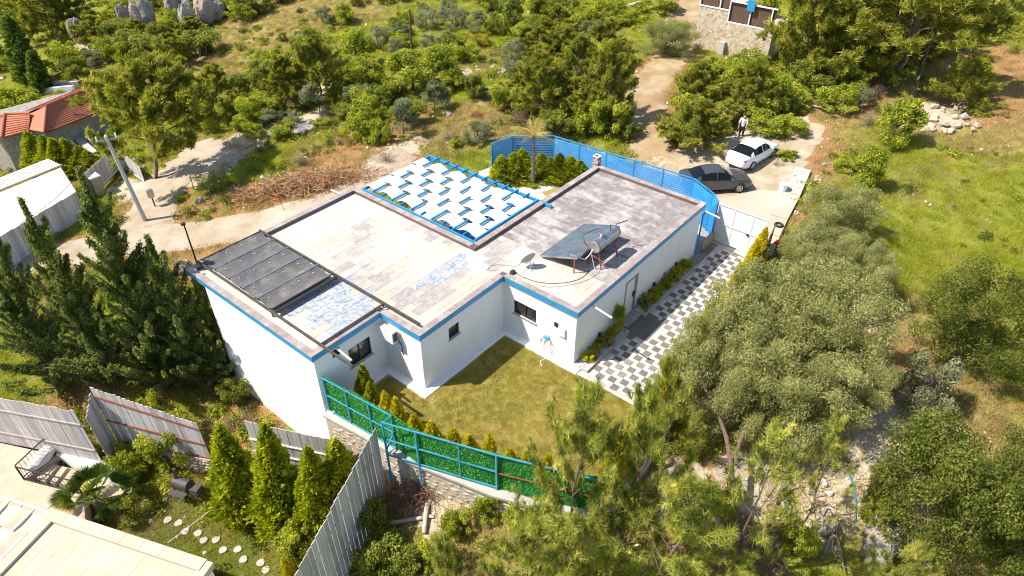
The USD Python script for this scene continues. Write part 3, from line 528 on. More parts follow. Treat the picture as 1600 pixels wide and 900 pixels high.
for y in ys: aw.part('rib', MB().beam((.74, y, 3.475), (4.05, y, 3.475), .05, .03), m_steel if 0.2 < y < 5.8 else m_dark)
aw.part('rail', MB().beam((.66, 6.0, 3.40), (.66, -5.2, 3.40), .09, .09), m_rail); aw.part('rail', MB().beam((4.12, 6.05, 3.40), (4.12, -5.4, 3.40), .09, .09), m_rail)
aw.part('cross_rail', MB().beam((.72, -3.2, 3.40), (4.06, -3.2, 3.40), .07, .07), m_rail); aw.part('cross_rail', MB().beam((.72, -.02, 3.37), (4.06, -.02, 3.37), .14, .1), m_dark)
for x in (.66, 4.12):
    for y in (5.8, .1, -3.1): aw.part('foot', MB().box((x - .03, y - .03, 3.1), (x + .03, y + .03, 3.36)), m_rail)

# ------------------------------------------------------------------ pergola over the pool
pg = Thing('pergola', 'sky blue steel pergola with woven white canvas strips over the pool', 'pergola', (13, 1.2, 0))
X0, X1, Y0, Y1 = 10.36, 15.62, 5.44, -3.02
pg.part('edge_beam', MB().beam((X0, Y0 + .05, 3.24), (X0, Y1, 3.24), .10, .16), m_blue); pg.part('edge_beam', MB().beam((X1, Y0 + .05, 3.24), (X1, -3.75, 3.24), .12, .16), m_blue)
pg.part('edge_beam', MB().beam((X0 + .05, Y0, 3.245), (X1 - .06, Y0, 3.245), .10, .15), m_blue); pg.part('edge_beam', MB().beam((X0 + .06, Y1 + .15, 3.30), (X1 - .06, Y1 + .15, 3.30), .08, .20), m_blue)
by = np.linspace(Y0, Y1 + .15, 12)[1:-1]
for y in by: pg.part('beam', MB().beam((X0 + .05, y, 3.36), (X1 + .18, y, 3.36), .06, .12), m_blue); 
for x, y in ((X0, Y0), (X1, Y0), (X1, Y1 + .1)): pg.part('post', MB().beam((x, y, 0.02), (x, y, 3.16), .12, .12, up=(1, 0, 0)), m_blue)
edges = np.linspace(X0 + .30, X1 - .55, 6)
for s_ in range(5):
    xa, xb = edges[s_] + .01, edges[s_ + 1] - .01; yy = np.linspace(Y0 + .04, Y1 + .22, 90); V = []
    pos = (yy - Y0) / (Y1 + .15 - Y0) * 11
    sg = np.where((s_ % 2) == 0, 1, -1)
    zz = 3.36 + sg * np.cos(np.pi * pos) * .11 * np.clip(np.minimum(pos + .25, 11.25 - pos), 0, 1)
    for wv in np.linspace(0, 1, 7):
        V += [(xa + (xb - xa) * wv, y, z - .03 * math.sin(math.pi * wv) * abs(math.sin(np.pi * p_)) ) for y, z, p_ in zip(yy, zz, pos)]
    V = np.array(V); n = 90
    F = np.array([(i * n + j, i * n + j + 1, (i + 1) * n + j + 1, (i + 1) * n + j) for i in range(6) for j in range(n - 1)])
    pg.part('canvas_strip', (np.vstack([V, V - [0, 0, .006]]), np.vstack([F[:, ::-1], F + len(V)])), m_canvas, smooth=True)

# ------------------------------------------------------------------ solar water heater and dish on the terrace roof
unit_ = lambda v: v / np.linalg.norm(v)
sh = Thing('solar_water_heater', 'solar water heater with three collectors and a steel tank on red legs', 'solar heater', (12.8, -7.3, 3.12))
m_coll = usdkit.material(stage, '/World/Looks/collector_glass', {'p': ('principled_bsdf', {'base_color': (0.045, 0.055, 0.075), 'roughness': 0.18, 'specular_ior_level': 0.6, 'coat_weight': 0.4}), 'g': ('geometry', {}), 'n': ('noise_texture', {'scale': 2.0, 'detail': 6}), 'r': ('rgb_ramp', {'ramp': [(0.35, (0.05, 0.06, 0.08)), (0.7, (0.10, 0.11, 0.13))]})}, [('g.position', 'n.vector'), ('n.fac', 'r.fac'), ('r.color', 'p.base_color')], surface='p.BSDF')
QBL, QTL, QBR, QTR = at(843, 400, z=3.24), at(913, 350, z=3.24), at(901, 404, z=4.0), at(968, 354, z=4.0)
for k_ in range(3):
    lo = (QBL + (QTL - QBL) * (k_ + .5) / 3); hi = (QBR + (QTR - QBR) * (k_ + .5) / 3); sl = unit_(hi - lo); wv = np.linalg.norm(QTL - QBL) / 3 - .03; nrm = np.cross(QTL - QBL, hi - lo); nrm = nrm / np.linalg.norm(nrm) * np.sign(nrm[2])
    cpart = sh.part('collector', MB().beam(lo, hi, wv, .09, up=nrm), m_steel)
    sh.part('glass', MB().beam(lo + sl * .04 + nrm * .041, hi - sl * .04 + nrm * .041, wv - .07, .012, up=nrm), m_coll, under=cpart)
for q_ in (QBR, QTR): sh.part('leg', MB().beam((q_[0], q_[1] + .1, 3.12), q_ + [0, .1, -.05], .05, .05, up=(1, 0, 0)), m_rust)
ty, tz, tr = -8.55, 4.32, .30
tk = sh.part('tank', MB().tube([(12.42, ty, tz), (12.44, ty, tz), (14.28, ty, tz), (14.30, ty, tz)], [tr - .03, tr, tr, tr - .03], 28), m_steel, smooth=40)
sh.part('band', MB().tube([(12.47, ty, tz), (12.5, ty, tz)], tr + .006, 28), m_dark, under=tk); sh.part('band', MB().tube([(14.2, ty, tz), (14.23, ty, tz)], tr + .006, 28), m_dark, under=tk)
sh.part('filler_cup', MB().tube([(13.0, ty, tz + .28), (13.0, ty, tz + .36), (13.0, ty, tz + .5), (13.0, ty, tz + .51)], [.1, .1, .14, .12], 16), m_steel, under=tk)
sh.part('vent_pipe', MB().tube([(13.75, ty, tz + .28), (13.75, ty, tz + .62)], .022, 8), m_pvc, under=tk)
for x, y in ((12.6, -8.93), (13.97, -8.96), (12.6, -8.2), (13.97, -8.2)): sh.part('leg', MB().beam((x, y, 3.12), (x, y * .35 + ty * .65, tz - .1), .05, .05, up=(1, 0, 0)), m_rust)
for x in (12.6, 13.97): sh.part('brace', MB().beam((x, -8.95, 3.6), (x, -8.2, 3.75), .04, .04), m_rust); sh.part('strut', MB().beam((x, -8.2, 4.05), (x, -7.8, 4.25), .04, .04), m_rust)
sh.part('inlet_pipe', MB().tube([(12.42, -8.5, 4.2), (12.2, -8.45, 3.95), (12.1, -8.3, 3.7), (11.4, -7.95, 4.2)], .022, 6), m_plastic)
sh.part('inlet_pipe', MB().tube([(12.3, -8.5, 4.0), (12.42, -8.7, 3.12)], .02, 6), m_plastic)
sh.part('overflow_pipe', MB().tube([(12.4, -8.1, 4.3), (12.38, -7.9, 4.75), (13.0, -8.3, 5.0)], .018, 6), m_pvc)
sh.part('outlet_pipe', MB().tube([(14.3, ty, tz + .1), (14.5, -8.4, tz + .2), (14.95, -8.75, tz + .35)], .025, 6), m_dark)
dd_ = Thing('satellite_dish', 'small satellite dish on a short mast beside the solar collectors', 'satellite dish', (10.5, -6.25, 3.12))
ax_ = np.array([0.25, .80, .45]); ax_ /= np.linalg.norm(ax_); e1 = np.cross(ax_, [0, 0, 1]); e1 /= np.linalg.norm(e1); e2 = np.cross(e1, ax_); c0 = np.array([10.5, -6.25, 3.62])
V, F = [c0], []
for r_ in range(1, 6):
    for k_ in range(24): a = k_ / 24 * 2 * np.pi; rr = .38 * r_ / 5; V.append(c0 + (e1 * math.cos(a) + e2 * math.sin(a) * 1.08) * rr + ax_ * .12 * (r_ / 5) ** 2)
for k_ in range(24): F.append((0, 1 + k_, 1 + (k_ + 1) % 24, 1 + (k_ + 1) % 24))
for r_ in range(4):
    for k_ in range(24): F.append((1 + r_ * 24 + k_, 1 + (r_ + 1) * 24 + k_, 1 + (r_ + 1) * 24 + (k_ + 1) % 24, 1 + r_ * 24 + (k_ + 1) % 24))
V = np.array(V); F = np.array(F); F = np.vstack([F[:, [0, 1, 2]], F[24:, [0, 2, 3]]])
m_dish = M('dish_grey', (0.34, 0.32, 0.30), (0.26, 0.245, 0.23), rough=0.5)
dd_.part('reflector', (np.vstack([V, V - ax_ * .012]), np.vstack([F, F[:, ::-1] + len(V)])), m_dish)
dd_.part('mast', MB().tube([(10.5, -6.3, 3.12), (10.5, -6.3, 3.6)], .025, 8).tube([(10.35, -6.5, 3.125), (10.5, -6.3, 3.35)], .012, 5).tube([(10.7, -6.45, 3.125), (10.5, -6.3, 3.35)], .012, 5), m_steel)
dd_.part('receiver_arm', MB().tube([c0 - e2 * .36, c0 + ax_ * .42 - e2 * .10], .012, 5), m_steel); dd_.part('receiver', MB().tube([c0 + ax_ * .40 - e2 * .1, c0 + ax_ * .5 - e2 * .09], .035, 8), m_plastic)
def roof_cable(name, pts, r, mat, label):
    P = np.array([at(a, b_, z=3.122 + r) for a, b_ in pts]); t_ = np.linspace(0, len(P) - 1, len(P) * 6)
    from scipy.interpolate import CubicSpline
    single(name, MB().tube(CubicSpline(np.arange(len(P)), P)(t_), r, 5), mat, label, 'cable')
roof_cable('cable', [(921, 422), (905, 436), (880, 442), (850, 442), (825, 436), (808, 428), (800, 426)], .014, m_pvc, 'thick black cable curving over the pale roof below the solar tank')
roof_cable('cable', [(938, 421), (925, 434), (900, 443), (870, 448), (845, 447)], .007, m_dark, 'thin cable trailing from the red tank leg over pale tiles')
roof_cable('cable', [(828, 418), (818, 424), (816, 428), (825, 436)], .006, m_dark, 'short thin cable hanging down from the satellite dish')
roof_cable('cable', [(814, 409), (803, 416), (785, 414), (768, 415), (763, 420), (770, 423), (784, 423)], .007, m_dark, 'looped thin cable left of the satellite dish')
roof_cable('cable', [(803, 414), (796, 408), (785, 404), (772, 404), (765, 409), (767, 413)], .004, m_steel, 'faint pale wire loop behind the looped dish cable')
jb = at(801, 425, z=3.2); single('junction_box', bevel_box(jb - [.12, .09, .1], jb + [.12, .09, .07]), m_dark, 'small rusty junction box on the roof edge where cables meet', 'junction box')
# ------------------------------------------------------------------ blue louvre fence and white gate
FZ = 2.5
fp = [at(768, 222, z=2.62)[:2], at(800, 213, z=FZ)[:2], at(866, 213, z=FZ)[:2], at(1085, 280, z=FZ)[:2], at(1115, 303, z=FZ)[:2], at(1117, 314, z=FZ)[:2], np.array([21.12, -10.0])]
fp = [np.array(q_) for q_ in fp]; fp[5][1] = -10.02
bf = Thing('louvre_fence', 'tall sky blue louvre fence curving round the far garden and gate corner', 'fence', (24, -2, 0))
for a, b_ in zip(fp, fp[1:]):
    ln = np.linalg.norm(b_ - a); n = max(1, round(ln / 2.0)); dv = (b_ - a) / ln; nv = np.array([-dv[1], dv[0]])
    for i in range(n):
        p0, p1 = a + dv * ln * i / n, a + dv * ln * (i + 1) / n
        bf.part('post', MB().beam((*p0, 0), (*p0, FZ), .07, .07, up=(1, 0, 0)), m_blue2)
        for z in np.arange(0.2, FZ - .1, .125):
            q0, q1 = p0 + dv * .036, p1 - dv * .036
            bf.part('slat', MB().beam((*q0, z), (*q1, z), .014, .096, up=(nv[0] * .45, nv[1] * .45, .89)), m_blue2)
    bf.part('top_rail', MB().beam((*a, FZ + .02), (*b_, FZ + .02), .10, .05), m_blue2)
bf.part('post', MB().beam((21.16, -10.02, 0), (21.16, -10.02, FZ), .07, .07, up=(1, 0, 0)), m_blue2)
pl = Thing('stone_plinth', 'low rough stone plinth below the blue fence beside the gate', 'plinth', (22.6, -10.15, 0))
pl.part('core', MB().box((21.5, -10.22, 0), (23.3, -10.07, .62)), m_mortar)
for i in range(6):
    for j in range(3): pl.part('stone', rock((21.66 + i * .30, -10.23, .11 + j * .2), (.31, .14, .2), 400 + i * 7 + j, 14), m_stone[(i + j * 2) % 4])
gt = Thing('gate', 'white sheet metal double gate at the end of the paved path', 'gate', (23, -11.5, 0))
gx0, gy0, gy1 = 23.02, -10.15, -12.95
gt.part('panel', MB().box((gx0, gy0, .08), (gx0 + .02, gy0 - .93, 2.42)), m_wpaint); gt.part('panel', MB().box((gx0, gy0 - .95, .08), (gx0 + .02, gy0 - 2.03, 2.42)), m_wpaint); gt.part('panel', MB().box((gx0, gy0 - 2.05, .08), (gx0 + .02, gy1, 2.42)), m_wpaint)
for y in (gy0, gy0 - .94, gy0 - 2.04, gy1): gt.part('upright', MB().beam((gx0, y, 0.03), (gx0, y, 2.46), .06, .05, up=(1, 0, 0)), m_plastic)
for z in (.06, 1.25, 2.44): gt.part('rail', MB().beam((gx0 - .012, gy0, z), (gx0 - .012, gy1, z), .05, .045), m_plastic)
gt.part('lock', MB().box((gx0 - .08, gy0 - 2.0, 1.12), (gx0 - .03, gy0 - 1.86, 1.24)), m_dark)
m_rsheet = M('rusted_sheet', (0.16, 0.09, 0.055), (0.09, 0.05, 0.035), scale=3, rough=0.85, stretch=(1, 1, .3))
rs = Thing('rusty_fence', 'low rusty brown sheet fence beyond the yellow hedge by the gate', 'fence', (21, -13.7, 0))
A_, B_ = np.array([24.7, -12.95]), np.array([17.2, -14.35]); n = 16
for i in range(n):
    p0, p1 = A_ + (B_ - A_) * i / n, A_ + (B_ - A_) * (i + .97) / n
    rs.part('sheet', MB().beam((*((p0 + p1) / 2), .0), (*((p0 + p1) / 2), 1.25 + R.uniform(-.02, .02)), np.linalg.norm(p1 - p0), .025, up=(.18, -.98, 0)), m_rsheet)
rs.part('rail', MB().beam((*A_, 1.27), (*B_, 1.27), .07, .05), m_rsheet)

# ------------------------------------------------------------------ green grass-mat fence on a rubble wall
F0, F1 = np.array([0.30, -3.42]), np.array(at(613, 648, z=2.0)[:2])
S0, S1 = np.array(at(597, 661, z=2.0)[:2]), np.array(at(775.5, 712.5, z=2.0)[:2])
mat_line = [F0, F1, np.array(at(650, 672, z=2.02)[:2]), np.array(at(720, 695, z=2.02)[:2]), np.array(at(775, 712, z=2.0)[:2]) + [.10, 0.02], np.array(at(843, 728, z=2.0)[:2]), np.array([3.45, -15.2])]
from scipy.interpolate import CubicSpline
ml = np.array(mat_line); L_ = LineString(ml)
gf = Thing('grass_mat_fence', 'bright green artificial grass mat fence on light blue railings', 'fence', (1, -8, 0))
m_gmat = M('grass_mat', (0.025, 0.20, 0.035), (0.016, 0.14, 0.024), scale=14, rough=0.8, bump=0.5, bscale=60)
m_gblade = leafM('grass_mat_blades', [(0.008, 0.07, 0.012), (0.018, 0.14, 0.022), (0.035, 0.20, 0.035), (0.25, 0.38, 0.18)], 0.15, pscale=6)
n = 46
pts = [np.array(L_.interpolate(t, True).coords[0]) for t in np.linspace(0, 1, n)]
for i in range(n - 1):
    if i % 5 == 0: pb = MB()
    pb.beam((*pts[i], 1.0), (*pts[i + 1], 1.0), .03, 2.0)
    if i % 5 == 4 or i == n - 2: gf.part('mat_panel', pb, m_gmat)
bl = MB(); V = []; nb = 30000
tt = R.random(nb) * L_.length
P = np.array([L_.interpolate(t).coords[0] for t in tt[::10]])
for side in (0,):
    seg = np.searchsorted(np.cumsum(np.linalg.norm(np.diff(ml, axis=0), axis=1)), tt); cs = np.concatenate([[0], np.cumsum(np.linalg.norm(np.diff(ml, axis=0), axis=1))])
    seg = np.clip(seg, 0, len(ml) - 2); dv = np.diff(ml, axis=0); ln = np.linalg.norm(dv, axis=1); dv = dv / ln[:, None]
    base = ml[seg] + dv[seg] * (tt - cs[seg])[:, None]; nv = np.stack([dv[seg][:, 1], -dv[seg][:, 0]], 1)
    out_ = np.where(R.random(nb) < .85, 1, -1); z = R.uniform(0, 2.03, nb)
    o = np.column_stack([base + nv * (.015 * out_)[:, None], z]); d3 = np.column_stack([nv * out_[:, None], R.uniform(-.1, .9, nb)]) + R.normal(0, .45, (nb, 3))
    d3 /= np.linalg.norm(d3, axis=1, keepdims=True); sd_ = np.cross(d3, R.normal(size=(nb, 3))); sd_ /= np.linalg.norm(sd_, axis=1, keepdims=True)
    V = np.stack([o - sd_ * .012, o + sd_ * .012, o + d3 * R.uniform(.04, .08, (nb, 1))], 1).reshape(-1, 3)
gf.part('mat_blades', LM(V, np.arange(3 * nb).reshape(-1, 3), 3), m_gblade, kind='stuff')
def off(p, d): return np.array(p) + np.array(d)
n1 = (F1 - F0) / np.linalg.norm(F1 - F0); nv1 = np.array([n1[1], -n1[0]]) * .08
for z in (.06, 1.02, 2.0): gf.part('rail', MB().beam((*(F0 + nv1), z), (*(F1 + nv1), z), .05, .05), m_frame_blue)
for t in (.02, .35, .68, 1.0): q_ = F0 + (F1 - F0) * t + nv1; gf.part('post', MB().beam((*q_, 0.0), (*q_, 2.02), .05, .05, up=(1, 0, 0)), m_frame_blue)
for z in (.12, 1.06, 2.03): gf.part('rail', MB().beam((*S0, z), (*S1, z), .055, .055), m_frame_blue)
for t, zb in ((0, -1.7), (.3, -1.6), (.68, .1), (1.0, -.6)): q_ = S0 + (S1 - S0) * t; gf.part('post', MB().beam((*q_, zb), (*q_, 2.05), .07 if t in (0, .3, 1.0) else .05, .07 if t in (0, .3, 1.0) else .05, up=(1, 0, 0)), m_frame_blue)
for z in (.12, 1.06, 2.0): gf.part('brace', MB().beam((*S0, z), (*(F1 + nv1), z), .045, .045), m_frame_blue)
q_ = S0 + (S1 - S0) * .3; gf.part('brace', MB().beam((*S0, .4), (*(F1 + nv1), 1.0), .045, .045), m_frame_blue)
e1_ = S1 + [.0, 0]; e2_ = np.array([3.4, -15.3]) + [-.1, 0]
gf.part('rail', MB().beam((*e1_, 2.03), (*e2_, 2.03), .055, .055), m_frame_blue); gf.part('rail', MB().beam((*e1_, 1.0), (*e2_, 1.0), .04, .04), m_rust)
rw = Thing('rubble_wall', 'rough limestone retaining wall below the green mat fence', 'retaining wall', (1, -8, -1))
PL = LineString([(0.14, -3.4), (0.42, -5.5), (0.72, -7.9), (1.66, -11.6), (2.45, -13.55), (3.3, -15.15), (4.2, -15.35)])
rw.part('core', MB().prism(PL.buffer(.14, cap_style=2), -4.0, -.03), m_mortar)
rw.part('cap', MB().prism(PL.buffer(.24, cap_style=2), -.13, -.004), m_conc)
k = 0
for row in range(13):
    z = -.25 - row * .235; s = .12 + R.uniform(0, .3)
    while s < PL.length - .25 and k < 296:
        w = R.uniform(.28, .62); c = np.array(PL.interpolate(s + w / 2).coords[0]); c2_ = np.array(PL.interpolate(min(PL.length, s + w / 2 + .05)).coords[0]); d_ = (c2_ - c) / np.linalg.norm(c2_ - c); nn = np.array([d_[1], -d_[0]]); s += w + .01
        if z < gz(*(c + nn * .35)) - .2: continue
        k += 1; rk = rock((0, 0, 0), (w * 1.04, .20, R.uniform(.22, .29)), 900 + k, 18); v = np.array(rk.vertices); tl = R.normal(0, .12); zz = v[:, 2] + v[:, 0] * tl
        rw.part('stone', (np.column_stack([c[0] + d_[0] * v[:, 0] + nn[0] * (v[:, 1] + .10), c[1] + d_[1] * v[:, 0] + nn[1] * (v[:, 1] + .10), z + R.uniform(-.03, .03) + zz]), rk.faces[:, ::-1]), m_stone[R.choice(4, p=[.35, .35, .2, .1])])

# ------------------------------------------------------------------ weathered board fences of the neighbouring gardens
m_board = [M(f'weathered_board_{w}', a, b_, scale=3, detail=8, rough=0.9, stretch=(2, 2, .25), bump=0.25, bscale=14) for w, a, b_ in (('silver', (0.52, 0.475, 0.45), (0.40, 0.36, 0.34)), ('grey', (0.45, 0.41, 0.39), (0.34, 0.305, 0.29)), ('pale', (0.58, 0.54, 0.515), (0.47, 0.43, 0.41)))]
def board_fence(label, poly, rails=(.25, .75), w=.2, gap=.012, group=None, th=.03, name='board_fence', lean=0, railmat=None):
    """poly: (x, y, bottom, top) corners."""
    t = Thing(name, label, 'fence', (poly[0][0], poly[0][1], poly[0][2]), group=group)
    for a, b_ in zip(poly, poly[1:]):
        a, b_ = np.array(a, float), np.array(b_, float); ln = np.linalg.norm((b_ - a)[:2]); n = max(1, round(ln / w)); d_ = (b_ - a)[:2] / ln; nn = np.array([-d_[1], d_[0]])
        for i in range(n):
            u = (i + .5) / n; c = a + (b_ - a) * u; z0, z1 = c[2] + R.uniform(-.02, .03), c[3] + R.uniform(-.05, .04); tl = R.normal(0, .008); off_ = nn * R.uniform(-.008, .008)
            t.part('board', MB().beam((*(c[:2] + off_), z0), (*(c[:2] + off_ + d_ * tl + nn * lean * (z1 - z0)), z1), ln / n - gap, th, up=(nn[0], nn[1], 0)), m_board[R.choice(3, p=[.4, .3, .3])])
        for r_ in rails:
            za, zb = a[2] + (a[3] - a[2]) * r_, b_[2] + (b_[3] - b_[2]) * r_
            t.part('rail', MB().beam((*(a[:2] - nn * .045), za), (*(b_[:2] - nn * .045), zb), .05, .07), railmat or m_board[1])
    return t
def corner(pxb, pyb, zb, pyt):
    P_ = at(pxb, pyb, z=zb); return (P_[0], P_[1], zb, zb + height_to(P_, pyt))
board_fence('long weathered board fence rising behind the beige terrace', [corner(-75, 672, -3.6, 585), corner(0, 690, -3.6, 612), corner(160, 722, -3.6, 642)])
c1 = corner(185, 690, -3.3, 604); c2 = corner(330, 716, -3.3, 662)
board_fence('weathered board fence with a climbing shrub, on a whitewashed stone footing', [c1, c2], rails=(.02, .42, .85), railmat=m_rust)
board_fence('short shaded board return between two longer weathered fences', [(c1[0] - .05, c1[1] + .1, -3.3, c1[3] - .35), (*at(172, 722, z=-3.6)[:2], -3.6, c1[3] - 1.0)])
c3, c4 = corner(404, 722, -3.3, 658), corner(560, 752, -3.1, 694)
board_fence('weathered board fence behind the row of bright conifers', [c3, c4], rails=(.3, .6), railmat=m_wpaint)
g0 = (0.02, -6.95, -2.7, 1.72); g1 = (*at(460, 900, z=.3)[:2], -4.3, .3); g2 = tuple(np.array(g1) + (np.array(g1) - np.array(g0)) * .5)
board_fence('tall grey board fence running from the rubble wall towards the lower edge', [g0, g1, g2], w=.26, gap=.022, rails=(.35, .8))
wl = Thing('stone_footing', 'whitewashed rubble footing below the board fence beside the barbecue', 'wall', (c1[0], c1[1], -4.5))
a, b_ = np.array(c1[:2]), np.array(c2[:2]); d_ = (b_ - a) / np.linalg.norm(b_ - a); nn = np.array([d_[1], -d_[0]])
b_ = b_ + d_ * 4.5
wl.part('core', MB().beam((*a, -3.95), (*b_, -3.95), .22, 1.25), m_mortar)
for i in range(int(np.linalg.norm(b_ - a) / .36)):
    for j in range(5):
        rk = rock((0, 0, 0), (.37, .16, .26), 1300 + i * 7 + j, 12); v = np.array(rk.vertices); c = a + d_ * (i * .36 + .2 + .12 * (j % 2)) + nn * .11
        wl.part('stone', (np.column_stack([c[0] + d_[0] * v[:, 0] + nn[0] * v[:, 1], c[1] + d_[1] * v[:, 0] + nn[1] * v[:, 1], -4.4 + j * .235 + v[:, 2]]), rk.faces), m_stone[[1, 0, 1, 2][(i * 3 + j) % 4]])

# neighbouring garden at the lower left: terrace, stairwell, roof, stepping stones, barbecue
m_beige = M('beige_paving', (0.52, 0.41, 0.30), (0.45, 0.35, 0.25), scale=1.6, detail=7, rough=0.85, c3=(0.38, 0.29, 0.21), scale3=1.1, k3=(0.52, 0.7), bump=0.1)
def pxpoly(pts, z): return [tuple(at(a, b_, z=z)[:2]) for a, b_ in pts]
tr = Thing('garden_terrace', 'beige paved terrace with an open stairwell below the board fence', 'terrace', (*at(60, 760, z=-3.6)[:2], -3.6), kind='structure')
T1 = Polygon(pxpoly([(-120, 650), (0, 692), (92, 712), (38, 750), (130, 774), (135, 830), (60, 960), (-250, 900)], -3.6))
tr.part('paving', MB().prism(T1, -4.6, -3.6), m_beige)
tr.part('ledge', MB().prism(pxpoly([(92, 700), (165, 722), (190, 742), (180, 748), (88, 712)], -3.6), -4.6, -3.55), m_white)
tr.part('ledge', MB().prism(pxpoly([(188, 742), (215, 725), (222, 735), (190, 772), (132, 786), (128, 775), (150, 757)], -4.25), -4.6, -4.25), m_beige)
for i in range(5): tr.part('step', MB().prism(pxpoly([(75 + i * 15, 722 + i * 4), (90 + i * 15, 726 + i * 4), (70 + i * 15, 752 + i * 4), (56 + i * 15, 748 + i * 4)], -3.7 - i * .15), -4.58, -3.72 - i * .15), m_beige)
def railing(label, A_, B_, h=.95, n=14):
    t = Thing('railing', label, 'railing', A_); A_, B_ = np.array(A_), np.array(B_)
    t.part('handrail', MB().beam(A_ + [0, 0, h], B_ + [0, 0, h], .05, .04), m_dark); t.part('bottom_rail', MB().beam(A_ + [0, 0, .1], B_ + [0, 0, .1], .04, .03), m_dark)
    for i in range(n + 1):
        q_ = A_ + (B_ - A_) * i / n; e = i in (0, n); t.part('post' if e else 'baluster', MB().beam(q_, q_ + [0, 0, h], .05 if e else .018, .05 if e else .018, up=(1, 0, 0)), m_dark)
railing('dark metal railing along the near side of the stairwell', at(38, 750, z=-3.6), at(129, 773, z=-3.6)); railing('dark metal railing across the head of the stairwell', at(38, 748, z=-3.6), at(90, 698, z=-3.6), n=10)
sb = at(66, 712, z=-3.3); sk_ = Thing('sack', 'pale tarpaulin bundle lying at the head of the stairwell', 'sack', sb)
mm = trimesh.creation.icosphere(3); v = np.array(mm.vertices); v = v * np.array([.85, .38, .26]) * (1 + .5 * (meshkit.fbm(v * 2.2, 3, 4) - .5))[:, None]; an = math.atan2(*(at(90, 690, z=-3.3) - at(45, 735, z=-3.3))[1::-1])
sk_.part('bundle', (np.column_stack([v[:, 0] * math.cos(an) - v[:, 1] * math.sin(an), v[:, 0] * math.sin(an) + v[:, 1] * math.cos(an), v[:, 2]]) + sb - [0, 0, .05], mm.faces), m_canvas, smooth=True)
nh = Thing('neighbour_house', 'flat cream tiled roof of a low house at the lower left edge', 'house', (-9, -3, -4.5))
C1, C2 = np.array(at(80, 796, z=-1.2)[:2]), np.array(at(333, 879, z=-1.2)[:2]); du = (C2 - C1) / np.linalg.norm(C2 - C1); dn = np.array([du[1], -du[0]]); dn = dn if dn @ (CAM[:2] - C1) > 0 else -dn
rect = lambda u0, u1, w0, w1: [tuple(C1 + du * a + dn * b2) for a, b2 in ((u0, w0), (u1, w0), (u1, w1), (u0, w1))]
LU = np.linalg.norm(C2 - C1)
m_ntile = [M(f'cream_tile_{w}', a, b2, scale=2, rough=0.75, c3=(0.45, 0.355, 0.235), scale3=1.4, k3=(0.55, 0.8), bump=.06) for w, a, b2 in (('light', (0.54, 0.45, 0.335), (0.49, 0.405, 0.295)), ('warm', (0.51, 0.42, 0.30), (0.465, 0.38, 0.27)), ('cool', (0.53, 0.45, 0.345), (0.48, 0.405, 0.305)))]
nh.part('wall', MB().prism(Polygon(rect(.1, LU - .1, .1, 7)), -4.7, -1.5), m_white)
nh.part('roof_slab', MB().prism(Polygon(rect(0, LU, 0, 7.5)), -1.5, -1.34), m_ntile[1])
ring = Polygon(rect(0, LU, 0, 7.5)).difference(Polygon(rect(.42, LU - .4, .42, 7.1))); nh.part('parapet', MB().prism(ring, -1.342, -1.2), m_ntile[0])
for i in range(int((LU - .84) / .55)):
    for j in range(6): nh.part('roof_tile', MB().prism(Polygon(rect(.425 + i * .55 + .004, .425 + (i + 1) * .55 - .004, .43 + j * 1.1, .43 + j * 1.1 + 1.09)), -1.345, -1.322 + R.uniform(-.002, .002)), m_ntile[R.integers(3)])
for i in range(int(LU / .9)): nh.part('coping_tile', MB().prism(Polygon(rect(i * .9 + .006, min(LU, (i + 1) * .9) - .006, -.03, .43)), -1.199, -1.17), m_ntile[R.integers(3)])
wp = Thing('white_pergola', 'small white pergola with beige woven cloth beside the cream roof', 'pergola', (*C1, -1.3))
for i in range(5): wp.part('beam', MB().beam((*(C1 - du * (.1 + i * .62) + dn * .15), -1.28), (*(C1 - du * (.1 + i * .62) + dn * 6), -1.28), .05, .08), m_wpaint)
wp.part('edge_beam', MB().beam((*(C1 - du * 0.05 + dn * .1), -1.28), (*(C1 - du * 2.9 + dn * .1), -1.28), .06, .09), m_wpaint)
m_cloth = M('beige_cloth', (0.60, 0.49, 0.37), (0.52, 0.41, 0.30), scale=2, rough=0.9)
for j in range(6):
    yy = np.linspace(0, 2.85, 40); V = []
    for wv in (0, .25, .5, .75, 1): V += [(*(C1 - du * y + dn * (.3 + j * .92 + wv * .86)), -1.25 + .07 * math.cos(y / .62 * math.pi + (j % 2) * math.pi) - .04 * math.sin(math.pi * wv)) for y in yy]
    V = np.array(V); F = np.array([(i * 40 + k_, i * 40 + k_ + 1, (i + 1) * 40 + k_ + 1, (i + 1) * 40 + k_) for i in range(4) for k_ in range(39)])
    wp.part('cloth_strip', (np.vstack([V, V - [0, 0, .006]]), np.vstack([F[:, ::-1], F + len(V)])), m_cloth, smooth=True)
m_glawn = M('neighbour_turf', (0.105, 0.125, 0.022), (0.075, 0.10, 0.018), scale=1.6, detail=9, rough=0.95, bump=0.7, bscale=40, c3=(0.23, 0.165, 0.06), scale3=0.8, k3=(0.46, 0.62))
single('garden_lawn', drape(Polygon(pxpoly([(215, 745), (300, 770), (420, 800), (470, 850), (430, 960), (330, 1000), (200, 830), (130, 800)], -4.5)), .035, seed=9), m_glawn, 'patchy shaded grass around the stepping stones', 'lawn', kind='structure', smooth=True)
m_step = M('step_stone', (0.50, 0.455, 0.40), (0.41, 0.37, 0.32), scale=4, rough=0.9, bump=.15)
_ord = 'first second third fourth fifth sixth seventh eighth ninth tenth eleventh twelfth thirteenth fourteenth fifteenth sixteenth seventeenth eighteenth nineteenth twentieth'.split()
